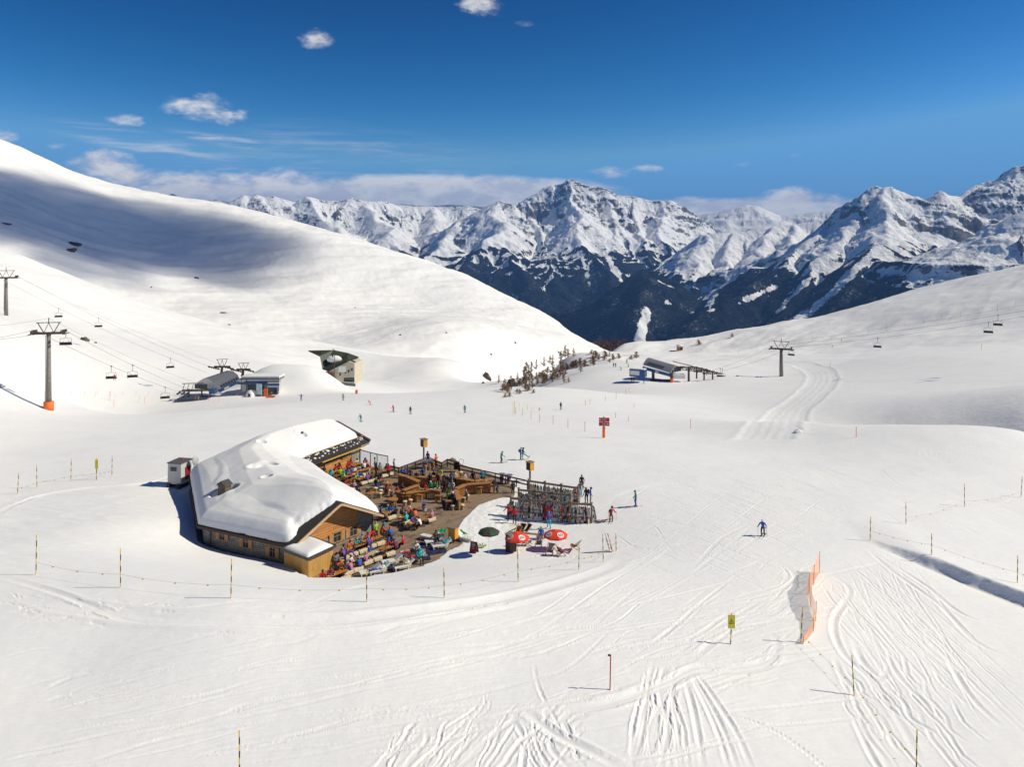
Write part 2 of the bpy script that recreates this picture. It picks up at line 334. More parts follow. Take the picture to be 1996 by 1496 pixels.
    for i in range(120):
        x0 = rt.uniform(-20, 1500); y0 = rt.uniform(1195, 1400); L = rt.uniform(80, 330)
        trk([(x0, y0), (x0+L*.5, y0-L*.09+rt.uniform(-4, 4)), (x0+L, y0-L*rt.uniform(.12, .26))], .07, rt.uniform(.012, .032), .6, 10, seed=700+i)
    for i in range(60):
        x0 = rt.uniform(0, 1900); y0 = rt.uniform(860, 960); L = rt.uniform(80, 300)
        if 330 < x0+L and x0 < 1150 and y0 > 880: continue
        trk([(x0, y0), (x0+L*.5, y0+L*.01), (x0+L, y0+L*rt.uniform(-.02, .06))], .08, .022, .5, 10, seed=900+i)
    for i in range(16):       # concentric swings near the net
        rr = rt.uniform(30, 100); trk([(1500-rr*.7, 1130+rr), (1500+rr*.25, 1130+rr*.7), (1510+rr*.5, 1110+rr*.2), (1490+rr*.1, 1090-rr*.1)], .14, rt.uniform(.03, .08), .6, 12, .02, seed=1000+i)
    # churned snow at the lower left
    for i in range(60):
        x0 = rt.uniform(-10, 330); y0 = 1155+rt.uniform(0, 45)+x0*.07; trk([(x0, y0), (x0+rt.uniform(10, 60), y0+rt.uniform(-8, 14))], rt.uniform(.1, .3), rt.uniform(.04, .12), .8, 8, .06, seed=1100+i)
    trk([(0, 1125), (90, 1150), (200, 1190), (280, 1215), (420, 1235)], .35, .15, .7, 14, .06, seed=1201)
    for i in range(40):
        x0 = rt.uniform(900, 1150); y0 = rt.uniform(1000, 1090); trk([(x0, y0), (x0+rt.uniform(-14, 14), y0+rt.uniform(-5, 5))], .2, rt.uniform(.04, .1), .8, 5, .05, seed=1300+i)
if TRACKS:
    rt = random.Random(77)
    def fine(x0, y0, x1, y1, bow, w_=.06, dp=.03, sd=0):
        w_ *= 1.7; dp = min(.10, dp*1.7)
        mx_, my_ = (x0+x1)/2, (y0+y1)/2+bow; trk([(x0, y0), (mx_, my_), (x1, y1)], w_, dp, .7, 9, seed=sd)
        if rt.random() < .5: trk([(x0, y0+2.5), (mx_+2, my_+2.5), (x1+2, y1+2)], w_, dp, .7, 9, seed=sd)
    for i in range(170):   # long runs sweeping across the lower piste
        x0 = rt.uniform(-40, 1450); y0 = rt.uniform(1190, 1500); L = rt.uniform(120, 480); sl_ = rt.uniform(.05, .3); fine(x0, y0, x0+L, y0-L*sl_, rt.uniform(-14, 14), rt.uniform(.05, .09), rt.uniform(.02, .06), 2000+i)
    for i in range(150):   # runs pouring round the right of the terrace
        x0 = rt.uniform(1150, 1560); y0 = rt.uniform(880, 1080); L = rt.uniform(80, 330); sl_ = rt.uniform(.1, .8); fine(x0, y0, x0+L, y0+L*sl_*.6, rt.uniform(-25, 10), rt.uniform(.05, .09), rt.uniform(.02, .06), 2300+i)
    for i in range(90):
        x0 = rt.uniform(1150, 1650); y0 = rt.uniform(930, 1250); L = rt.uniform(60, 260); fine(x0, y0, x0-L, y0+L*rt.uniform(.2, .8), rt.uniform(-20, 20), rt.uniform(.05, .1), rt.uniform(.02, .06), 2600+i)
    for i in range(110):
        x0 = rt.uniform(-40, 1950); y0 = rt.uniform(835, 1000)
        if 280 < x0 < 1150 and y0 > 870: continue
        L = rt.uniform(80, 380); fine(x0, y0, x0+L, y0+L*rt.uniform(-.06, .06), rt.uniform(-8, 8), .07, rt.uniform(.02, .05), 2800+i)
    for i in range(60):
        x0 = rt.uniform(1700, 1990); y0 = rt.uniform(880, 1030); L = rt.uniform(40, 180); fine(x0, y0, x0+L, y0+L*rt.uniform(-.3, .5), rt.uniform(-12, 12), .08, rt.uniform(.03, .06), 3000+i)
    # banked edge of the mound below the hut and the old track curling round its left end
    trk([(-20, 1160), (150, 1185), (330, 1205), (520, 1212), (700, 1208), (900, 1182), (1060, 1150), (1180, 1112), (1225, 1080)], .8, .24, .9, 16, .0, seed=9001)
    trk([(-20, 1172), (150, 1196), (330, 1216), (520, 1224), (700, 1220), (900, 1194), (1070, 1160), (1190, 1120), (1240, 1085)], .3, .2, .7, 16, .02, seed=9002)
    trk([(-20, 1012), (30, 985), (90, 965), (170, 952), (260, 945), (330, 930), (352, 905)], .5, .2, .6, 14, .03, seed=9003)
    trk([(1560, 870), (1400, 868), (1250, 872), (1100, 862), (960, 850)], .3, .06, .6, 12, .03, seed=9004)
def ras(x, y):
    fx = (x-RX0)/RS; fy = (y-RY0)/RS; ok = (fx > 0) & (fx < RW-2) & (fy > 0) & (fy < RH-2)
    fx = np.clip(fx, 0, RW-2); fy = np.clip(fy, 0, RH-2); i = fx.astype(int); j = fy.astype(int); a = fx-i; b = fy-j
    v = (RAS[j, i]*(1-a)+RAS[j, i+1]*a)*(1-b)+(RAS[j+1, i]*(1-a)+RAS[j+1, i+1]*a)*b
    return np.where(ok, v, 0)
bankA = [gpt(x, y) for x, y in ((1690, 1055), (1760, 1078), (1830, 1105), (1900, 1135), (1996, 1172), (2100, 1215))]
bankA = [(p.x, p.y) for p in bankA]
def gb(px, py):
    a, b, c = ray(px, py); t = np.exp(np.linspace(math.log(30), math.log(900), 1500)); f = base_h(a*t, b*t)-c*t; k = int(np.argmax(f > 0)); return (a*t[k], b*t[k])
road = spl([gb(x, y) for x, y in ((1480, 862), (1500, 842), (1532, 812), (1566, 782), (1592, 758), (1604, 738), (1594, 722), (1560, 712), (1510, 707))], 8)
mound = atd(572, 752, 268)
def detail(x, y, z, d):
    far = sst(150, 500, d)
    z = z+fbm(x/9, y/9, 3)*0.10*sst(60, 110, d)*(1-sst(150, 300, d))+fbm(x/60+3, y/60, 4)*(0.25+2.2*far)*sst(50, 160, d)*(1-.75*sst(150, 260, d)*(1-sst(300, 380, d)))
    # drifts and wind shapes on the hills
    rot = .6; u = x*math.cos(rot)+y*math.sin(rot); v = -x*math.sin(rot)+y*math.cos(rot)
    z = z+fbm(u/120, v/38, 5, .5, True)*2.6*sst(330, 600, d)*(1-.7*sst(120, 260, x))*(1-sst(1500, 2500, d))+fbm(u/26, v/9, 3)*.35*sst(250, 450, d)*(1-.6*sst(120, 260, x))*(1-sst(1500, 2500, d))
    # wind ripples on the mound left of the hut
    mnd = sst(75, 62, np.abs(y-73)+40*(x > -30)+np.maximum(0, -x-75))
    z = z+fbm(x/5+.4*y, y/2.2, 3, .5, True)*.07*sst(.1, 1, sst(-30, -42, x)*sst(95, 84, y)*sst(52, 60, y))
    # small-scale roughness
    z = z+fbm(x/1.3, y/1.3, 3)*.018*(1-sst(90, 150, d))
    z = z+8.0*np.exp(-(np.abs((x-mound.x)/15.5)**3.2)-np.abs((y-mound.y)/11)**2.6)
    # snow bank on the right
    m = (d < 200) & (x > 20)
    if m.any():
        D = np.full(x.shape, 1e3); D[m] = pdist(x[m], y[m], bankA, False); side = np.zeros(x.shape)
        ax, ay = bankA[0]; bx, by = bankA[-1]; side = ((x-ax)*(by-ay)-(y-ay)*(bx-ax))/math.hypot(bx-ax, by-ay)
        fade = sst(ax-1, ax+5, x)
        up = np.where(side > 0, 0, 1)   # far side is higher
        wob = fbm(x/2.5, y/2.5, 3)*.25
        kk = sst(-.55, .55, side+wob); z = z+fade*((1-kk)*.75*np.exp(-D/6)-kk*.4*np.exp(-D/2.5))
    # groomed cat road
    m = (d > 140) & (d < 380) & (x > 20)
    if m.any():
        D = np.full(x.shape, 1e3); D[m] = pdist(x[m], y[m], road, False)
        D = D+fbm(x/6, y/6, 3)*.8; wdt = 4.0; z = z-.12*sst(wdt+2.2, wdt-.6, D)+.10*np.exp(-((D-wdt-1.2)/.8)**2)+np.where(D < wdt, .016*np.cos(D*3.4)+.02*fbm(x/.8, y/.8, 2), 0)
    z = z+ras(x, y)
    return z
def level(x, y, z):
    m = (np.abs(x+16) < 45) & (np.abs(y-85) < 45)
    if m.any():
        xx, yy, zz = x[m], y[m], z[m]
        D = pdist(xx, yy, deck_poly)+fbm(xx/1.6, yy/1.6, 3)*.5; zz = np.where(D < .05, np.minimum(zz, (DZ-.35)+(zz-DZ+.35)*sst(-.45, .05, D)), zz)
        D = pdist(xx, yy, deck_poly); zz = np.where((D > -.15) & (D < 6) & (xx > -9) & (yy < 89), np.maximum(zz, DZ+.10+.06*fbm(xx/.8, yy/.8, 2)-.05*np.maximum(0, D-1.5)), zz)
        D = pdist(xx, yy, hut_in); zz = np.where(D < 0, np.minimum(zz, -29.6), zz)
        z = z.copy(); z[m] = zz
    return z
def height(x, y):
    x = np.atleast_1d(np.asarray(x, float)); y = np.atleast_1d(np.asarray(y, float)); d = np.hypot(x, y)
    return level(x, y, detail(x, y, base_h(x, y), d))
def gz(x, y): return float(height([x], [y])[0])
def onground(px, py):            # the ground point seen at a pixel (march along the ray)
    a, b, c = ray(px, py); h = math.hypot(a, b)
    ds = np.exp(np.linspace(math.log(34), math.log(1600), 1400)); t = ds/h
    f = base_h(a*t, b*t)-c*t; i = int(np.argmax(f > 0)) if (f > 0).any() else -1
    lo, hi = t[max(i-2, 0)], t[min(i+1, len(t)-1)]; tt = np.linspace(lo, hi, 60); f = height(a*tt, b*tt)-c*tt
    i = int(np.argmax(f > 0)) if (f > 0).any() else 59
    return Vector((a*tt[i], b*tt[i], float(height([a*tt[i]], [b*tt[i]])[0])))
# ------------------------------------------------------------------ ground mesh: fine inside the view, coarse all round
import os
QUICK = False
def ground_mesh():
    th = np.concatenate([np.linspace(-math.pi, -.72, 60)[:-1], np.linspace(-.72, -.60, 40)[:-1], np.linspace(-.60, .60, 700 if QUICK else 1500), np.linspace(.60, .72, 40)[1:], np.linspace(.72, math.pi, 60)[1:-1]])
    k = .5 if QUICK else 1
    d = np.concatenate([np.geomspace(6, 34, int(24))[:-1], np.geomspace(34, 130, int(780*k))[:-1], np.geomspace(130, 480, int(420*k))[:-1], np.geomspace(480, 1300, int(260*k))[:-1], np.geomspace(1300, 3400, 30), ])
    TH, D = np.meshgrid(th, d); X = D*np.sin(TH); Y = D*np.cos(TH)
    Z = height(X.ravel(), Y.ravel()).reshape(X.shape)
    back = sst(1.0, 1.8, np.abs(TH)); Z = Z*(1-back)+back*(-25+fbm(X/80, Y/80, 3)*2)
    # close the small disc under the drone, then run the sheet out to the horizon behind
    V = np.stack([X, Y, Z], -1).reshape(-1, 3); F = grid_faces(len(d), len(th), True)[:, ::-1]
    nb_ = len(V); V = np.vstack([V, [[0, 0, float(Z[0].mean())]]]); cc = len(th)
    j = np.arange(cc); tri = np.stack([np.full(cc, nb_), (j+1) % cc, j, j], -1)
    o = np_mesh('snow_ground', V, F, snow_material()); 
    bm = bmesh.new(); c0 = bm.verts.new((0, 0, float(Z[0].mean()))); ring = [bm.verts.new(tuple(V[i])) for i in range(cc)]
    for i in range(cc): bm.faces.new((c0, ring[(i+1) % cc], ring[i]))
    me = bpy.data.meshes.new('snow_patch'); bm.to_mesh(me); bm.free(); me.materials.append(snow_material()); o2 = bpy.data.objects.new('snow_ground_centre', me); C.objects.link(o2)
    tag(o, kind='structure'); tag(o2, kind='structure'); o.name = 'ground'; o2.name = 'ground_below_camera'
    return o
def snow_material(nm='snow'):
    if nm in MATS: return MATS[nm]
    m = bpy.data.materials.new(nm); m.use_nodes = True; t = NT(m.node_tree); MATS[nm] = m
    b = t.node('ShaderNodeBsdfPrincipled'); o = t.node('ShaderNodeOutputMaterial'); t.l.new(b.outputs[0], o.inputs[0])
    P = t.node('ShaderNodeNewGeometry').outputs['Position']
    nz = t.noise(P, .12, 5, .6); n2_ = t.noise(P, 1.6, 5, .65)
    c = t.mix(t.ramp(nz, .3, .7), (.86, .86, .865), (.90, .895, .885)) if nm == 'snow' else t.mix(t.ramp(nz, .3, .7), (.80, .80, .80), (.84, .835, .825))
    t.put(b.inputs['Base Color'], c); b.inputs['Roughness'].default_value = .62; b.inputs['Specular IOR Level'].default_value = .25
    cd_ = t.node('ShaderNodeCameraData')
    # groomed corduroy and crusty grain, each a real-size relief
    g1 = t.noise(t.mapv(P, (.35, 5.5, 1), (0, 0, R(7))), 1.0, 4, .6); g2 = t.noise(P, 3.2, 5, .7); g3 = t.noise(t.mapv(P, (.05, .5, 1), (0, 0, R(-4))), 1.0, 5, .65)
    h = t.m('ADD', t.m('MULTIPLY', g1, .06), t.m('ADD', t.m('MULTIPLY', g2, .014), t.m('MULTIPLY', g3, .20)))
    bn = t.node('ShaderNodeBump'); bn.inputs['Strength'].default_value = .8; bn.inputs['Distance'].default_value = 1.0
    bn.inputs['Strength'].default_value = .8 if nm == 'snow' else .35
    t.put(bn.inputs['Height'], h if nm == 'snow' else t.m('MULTIPLY', g2, .05)); t.l.new(bn.outputs[0], b.inputs['Normal'])
    return m
ground = ground_mesh()
# ------------------------------------------------------------------ mountains across the valley
RIDGES = [
 # (points (px,py,d)..., steepness, ruggedness)
 ([(1005,405,9600),(1029,396,9600),(1045,380,9600),(1062,366,9600),(1080,361,9600),(1096,358,9550),(1115,350,9500),(1134,358,9500),(1149,363,9500),(1182,367,9500),(1204,381,9500),(1240,384,9600),(1265,391,9600),(1288,391,9600),(1303,402,9700),(1327,413,9900),(1351,426,10200)], .95, 1.0),
 ([(779,470,9900),(860,452,9500),(900,429,9300),(933,411,9300),(954,399,9300),(975,392,9300),(996,397,9300),(1008,407,9450)], .9, 1.0),
 ([(1115,350,9500),(1118,395,9000),(1128,440,8500),(1150,480,8000),(1178,525,7500),(1200,570,7000)], .85, .7),
 ([(1182,367,9500),(1200,420,9000),(1190,470,8500),(1215,520,7900),(1232,560,7400)], .85, .7),
 ([(1288,391,9600),(1292,430,9100),(1300,462,8700),(1322,500,8200),(1345,530,7800)], .85, .8),
 ([(1240,384,9600),(1250,440,8900),(1262,500,8200),(1280,540,7700)], .85, .8),
 ([(1029,396,9600),(1042,430,9000),(1058,470,8500),(1075,500,8000),(1092,545,7500),(1112,600,7000)], .85, .7),
 ([(1080,361,9600),(1085,430,8900),(1100,470,8400),(1130,510,7900),(1140,560,7400)], .85, .6),
 ([(975,392,9300),(966,425,8800),(966,456,8300),(1000,500,7800),(1040,545,7300),(1085,600,6900)], .8, .5),
 ([(966,456,8300),(930,480,8000),(890,520,7600),(850,560,7300)], .8, .4),
 ([(900,429,9300),(860,462,8700),(815,500,8200),(770,535,7900)], .8, .5),
 ([(1100,660,6000),(1130,625,6000),(1160,592,6000),(1200,560,6000),(1230,540,6000),(1252,531,6000),(1275,535,6050),(1300,545,6100),(1340,578,6200),(1375,612,6200)], .75, .35),
 ([(1252,531,6000),(1245,580,5500),(1240,650,5000)], .7, .3),
 ([(1270,530,7400),(1290,512,7500),(1312,498,7600),(1340,478,7600),(1366,459,7600),(1393,456,7600),(1420,455,7650),(1450,453,7700),(1475,447,7750),(1498,443,7800),(1525,440,7850),(1549,438,7900),(1591,432,7950),(1620,425,8000)], .85, .75),
 ([(1366,459,7600),(1372,510,7000),(1360,560,6600),(1375,600,6300)], .8, .6),
 ([(1420,455,7650),(1430,500,7100),(1410,545,6700),(1395,590,6300)], .8, .6),
 ([(1498,443,7800),(1490,480,7300),(1460,530,6800),(1425,580,6300)], .8, .6),
 ([(1549,438,7900),(1540,470,7400),(1510,510,6900)], .8, .6),
 ([(1300,425,13500),(1351,421,13000),(1400,412,13000),(1433,405,13000),(1457,399,13000),(1472,401,13000),(1496,411,13000),(1519,420,13000),(1549,418,13000),(1591,413,13000),(1640,408,13000),(1700,400,13000)], .55, .25),
 ([(1573,462,6500),(1620,432,6600),(1654,408,6600),(1675,392,6600),(1696,368,6600),(1708,363,6600),(1722,368,6600),(1737,365,6600),(1758,378,6650),(1788,394,6700),(1797,397,6800),(1815,386,6900),(1833,372,6900),(1848,381,7000),(1869,384,7100),(1896,365,7200),(1917,357,7300),(1946,350,7300),(1958,336,7300),(1976,326,7300),(1996,323,7300),(2080,335,7400),(2200,320,7500),(2400,340,7500)], .95, 1.0),
 ([(1620,432,6600),(1573,466,6300),(1528,496,6000),(1460,541,5600),(1400,578,5300),(1340,622,5000),(1290,665,4800)], .75, .35),
 ([(1675,392,6600),(1665,440,6200),(1620,490,5800),(1560,550,5400),(1500,620,5000)], .8, .5),
 ([(1737,365,6600),(1731,421,6200),(1742,440,6000),(1741,478,5600),(1758,529,5200),(1785,590,4800)], .8, .6),
 ([(1741,478,5600),(1690,520,5200),(1640,570,4900),(1590,620,4600)], .75, .4),
 ([(1788,394,6700),(1800,440,6300),(1842,511,5700),(1863,573,5200)], .8, .6),
 ([(2200,380,5400),(2080,400,5400),(1996,413,5400),(1976,424,5400),(1952,440,5400),(1925,465,5350),(1890,500,5300),(1866,540,5200)], .62, .5),
 ([(400,445,10500),(436,418,10500),(448,400,10500),(460,388,10500),(475,380,10500),(488,384,10500),(502,380,10500),(518,386,10500),(532,382,10500),(550,388,10500),(580,396,10550),(592,388,10500),(604,384,10500),(628,391,10600),(658,393,10700),(684,385,10700),(715,393,10700),(752,393,10800),(779,403,10900),(845,403,11000),(880,408,11000),(911,401,11000),(940,410,11000)], .8, .8),
 ([(502,380,10500),(520,420,9900),(540,440,9500),(590,470,9000)], .9, 1.0),
 ([(604,384,10500),(638,425,9800),(664,447,9300),(700,482,8800),(726,505,8500)], .8, .5),
 ([(715,393,10700),(742,425,9900),(763,446,9400),(775,480,8900),(745,520,8400)], .8, .5),
 ([(845,403,11000),(850,430,10300),(835,460,9700),(800,490,9200)], .7, .4),
 ([(260,400,16000),(320,387,16000),(337,377,16000),(350,385,16000),(372,393,16000),(395,391,16000),(420,388,16000),(446,393,16000),(480,400,16000),(560,400,16500),(640,395,16500),(700,400,16500),(790,398,17000),(830,402,17000),(870,399,17000),(900,400,17000),(960,405,17000)], .7, .8),
]
CHUTES = [([(1262, 608, 5400), (1254, 640, 5000), (1246, 675, 4700)], 13), ([(1720, 470, 5900), (1665, 530, 5500), (1600, 590, 5100), (1535, 635, 4800)], 9),
          ([(1620, 500, 5900), (1560, 560, 5500), (1515, 610, 5100)], 6), ([(1510, 560, 5700), (1440, 590, 5400)], 3), ([(1185, 500, 7800), (1210, 545, 7400)], 5),
          ([(1130, 480, 8200), (1150, 560, 7300)], 4), ([(1085, 520, 7900), (1062, 560, 7500)], 4), ([(1020, 480, 8200), (1040, 500, 8000)], 6), ([(905, 500, 8000), (870, 560, 7600)], 4),
          ([(1395, 560, 6500), (1385, 600, 6300)], 9), ([(1020, 590, 7000), (1000, 575, 7000)], 4), ([(1300, 590, 5900), (1352, 610, 5900)], 3)]
def mountains():
    nth, nd = (700, 360) if QUICK else (1500, 860)
    th = np.linspace(-.60, .62, nth); d = np.concatenate([np.geomspace(3300, 11500, nd), np.geomspace(11500, 19000, 160)[1:]])
    TH, D = np.meshgrid(th, d); X = (D*np.sin(TH)); Y = (D*np.cos(TH))
    x0, y0 = X, Y
    wx = fbm(x0/900, y0/900, 4)*250; wy = fbm(x0/900+50, y0/900+31, 4)*250
    mesoX = fbm(x0/260+9, y0/260, 4)*85; mesoY = fbm(x0/260-9, y0/260+5, 4)*85
    H = np.full(X.shape, -950.0)+fbm(X/1500, Y/1500, 3)*60; RG = np.zeros(X.shape); RD = np.full(X.shape, 3000.0)
    for pts, st, rg in RIDGES:
        W = [atd(*p) for p in pts]; acc = 0.0
        for a, b in zip(W[:-1], W[1:]):
            ex, ey, ez = b-a; L2 = ex*ex+ey*ey; Lh = math.sqrt(L2)
            # bounding window in azimuth for speed
            reach = 1700.0
            am = math.atan2(a.x, a.y); bmz = math.atan2(b.x, b.y); dm = min(a.xy.length, b.xy.length); pad = reach/dm
            c0 = max(0, np.searchsorted(th, min(am, bmz)-pad)-1); c1 = min(nth, np.searchsorted(th, max(am, bmz)+pad)+1)
            r0 = max(0, np.searchsorted(d, dm-reach)-1); r1 = min(len(d), np.searchsorted(d, max(a.xy.length, b.xy.length)+reach)+1)
            if c1-c0 < 2 or r1-r0 < 2: acc += Lh; continue
            sl_ = (slice(r0, r1), slice(c0, c1))
            xs = X[sl_]; ys = Y[sl_]
            t0 = np.clip(((xs-a.x)*ex+(ys-a.y)*ey)/L2, 0, 1); q0 = np.hypot(xs-a.x-t0*ex, ys-a.y-t0*ey)
            main = len(pts) >= 8; k = (sst(0, 380, q0)*.9+.1*(1-np.exp(-q0/40))) if main else (.75+.25*sst(0, 300, q0)); xs = xs+(wx[sl_]+mesoX[sl_])*k; ys = ys+(wy[sl_]+mesoY[sl_])*k
            t = np.clip(((xs-a.x)*ex+(ys-a.y)*ey)/L2, 0, 1); q = np.hypot(xs-a.x-t*ex, ys-a.y-t*ey)
            s = (acc+t*Lh)
            sgn = np.sign((xs-a.x)*ey-(ys-a.y)*ex)
            rib = fbm(s/230+13*sgn+q/1400, q/1100, 5, .6, True)
            drop = st*(.72*q+260*(1-np.exp(-q/320)))-rib*(.25+.75*rg)*np.minimum(q*.5, 165)
            r0_ = 8+75*max(0, .8-rg); drop = drop+st*1.3*(np.sqrt(q*q+r0_*r0_)-r0_-q)
            drop = drop*(1 if main else .82)+(0 if main else (18+30*(1+fbm(s/260, s*0+a.x/300, 3)))*sst(0, 500, s))
            h = a.z+t*ez-drop
            Hs = H[sl_]; up = h > Hs
            H[sl_] = np.where(up, h, Hs); RG[sl_] = np.where(up, rg, RG[sl_]); RD[sl_] = np.where(up, q, RD[sl_])
            acc += Lh
    rock = fbm(x0/330, y0/330, 6, .58, True)
    crag = fbm(x0/85, y0/85, 4, .6, True)
    H = H+(rock*34+crag*12)*RG*sst(20, 260, RD)*(.55+.6*sst(-350, 300, H))+fbm(x0/45, y0/45, 2)*5*RG+crag*7*RG
    H = np.maximum(H, -1000+fbm(X/600, Y/600, 3)*30)
    # where trees grow: below the tree line, broken by gullies; the line wanders
    gy, gx = np.gradient(H); dr = np.gradient(D, axis=0); dt = D*(th[1]-th[0])
    sr = gy/dr; stt = gx/dt; slope = np.hypot(sr, stt)
    lap = np.zeros_like(H); 
    def blur(A, k):
        for _ in range(k):
            A = (A+np.roll(A, 1, 0)+np.roll(A, -1, 0)+np.roll(A, 1, 1)+np.roll(A, -1, 1))/5
        return A
    conc = blur(H, 14 if QUICK else 30)-H            # >0 in gullies
    line = -165+fbm(x0/1100, y0/1100, 3)*150+fbm(x0/240, y0/240, 4)*95
    line = line-90*sst(.1, .5, TH)*0-150*sst(9200, 10500, D)*0
    AZ = CX+FPX*CP*np.tan(TH); line = line-260*np.exp(-((AZ-1390)/100)**2)*((D > 6300) & (D < 8300))
    forest = sst(55, -75, H-line+np.clip(conc, -8, 16)*13)
    # avalanche chutes and scree fans that stay clear of trees
    for pts, wd in CHUTES:
        for (x0_, y0_, d0_), (x1_, y1_, d1_) in zip(pts[:-1], pts[1:]):
            a, b = atd(x0_, y0_, d0_), atd(x1_, y1_, d1_)
            AY = CP; EL = H/D; za, zb = a.z/a.xy.length, b.z/b.xy.length; ta, tb = math.atan2(a.x, a.y), math.atan2(b.x, b.y)
            tt = np.clip(((TH-ta)*(tb-ta)+(EL-za)*(zb-za))/((tb-ta)**2+(zb-za)**2), 0, 1)
            q = np.hypot(TH-ta-tt*(tb-ta), EL-za-tt*(zb-za))*FPX+fbm(x0/150, y0/150, 6, .7)*16
            near = (np.abs(D-(d0_+d1_)/2) < 1500)
            forest = np.where(near, np.minimum(forest, sst(wd*.3, wd*.95, q)), forest)
    o = np_mesh('mountain_range', np.stack([X, Y, H], -1).reshape(-1, 3), grid_faces(len(d), nth)[:, ::-1], mountain_material(), True,
                {'forest': forest, 'slope': slope, 'gully': conc, 'rugged': RG})
    tag(o, kind='structure'); o.name = 'mountains'
    return o
def mountain_material():
    m = bpy.data.materials.new('alpine_rock_snow_forest'); m.use_nodes = True; t = NT(m.node_tree)
    b = t.node('ShaderNodeBsdfDiffuse'); o = t.node('ShaderNodeOutputMaterial'); t.l.new(b.outputs[0], o.inputs[0])
    P = t.node('ShaderNodeNewGeometry').outputs['Position']
    def at(nm):
        a = t.node('ShaderNodeAttribute'); a.attribute_name = nm; return a.outputs['Fac']
    fo, slp, gu, rug = at('forest'), at('slope'), at('gully'), at('rugged')
    sp_ = t.node('ShaderNodeSeparateXYZ'); t.put(sp_.inputs[0], P); zc = sp_.outputs[2]
    n1 = t.noise(P, .004, 7, .7); n2_ = t.noise(P, .018, 6, .72); n3 = t.noise(P, .06, 4, .7); nst = t.noise(t.mapv(P, (1, 1, 3.5)), .012, 6, .7, .4)
    # rock shows where it is too steep for snow
    rk = t.ramp(t.m('ADD', t.m('ADD', slp, t.m('MULTIPLY', t.m('MULTIPLY', rug, t.ramp(t.m('ADD', zc, t.m('MULTIPLY', n1, 500)), 250, 700)), .40)), t.m('ADD', t.m('MULTIPLY', t.m('SUBTRACT', nst, .5), 2.6), t.m('ADD', t.m('MULTIPLY', t.m('SUBTRACT', n3, .5), 1.8), t.m('MULTIPLY', gu, -.02)))), 1.62, 1.95)
    rockc = t.mix(t.ramp(n2_, .35, .65), (.075, .075, .085), (.24, .215, .20))
    snowc = (.90, .90, .91, 1)
    c = t.mix(rk, snowc, rockc)
    # forest: dark conifers with snow glimpsed between them
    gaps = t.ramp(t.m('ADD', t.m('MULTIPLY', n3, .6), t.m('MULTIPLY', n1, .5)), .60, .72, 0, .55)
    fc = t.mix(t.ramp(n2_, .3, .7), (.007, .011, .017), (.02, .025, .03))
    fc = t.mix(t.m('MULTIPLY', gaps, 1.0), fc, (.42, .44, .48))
    fm = t.ramp(t.m('ADD', fo, t.m('ADD', t.m('MULTIPLY', t.m('SUBTRACT', n2_, .5), 1.5), t.m('MULTIPLY', t.m('SUBTRACT', n3, .5), 1.3))), .42, .62)
    c = t.mix(fm, c, fc); t.put(b.inputs['Color'], c)
    bn = t.node('ShaderNodeBump'); bn.inputs['Strength'].default_value = .7; bn.inputs['Distance'].default_value = 22
    t.put(bn.inputs['Height'], t.m('ADD', n2_, t.m('MULTIPLY', n3, .5))); t.l.new(bn.outputs[0], b.inputs['Normal'])
    return m
mountains()
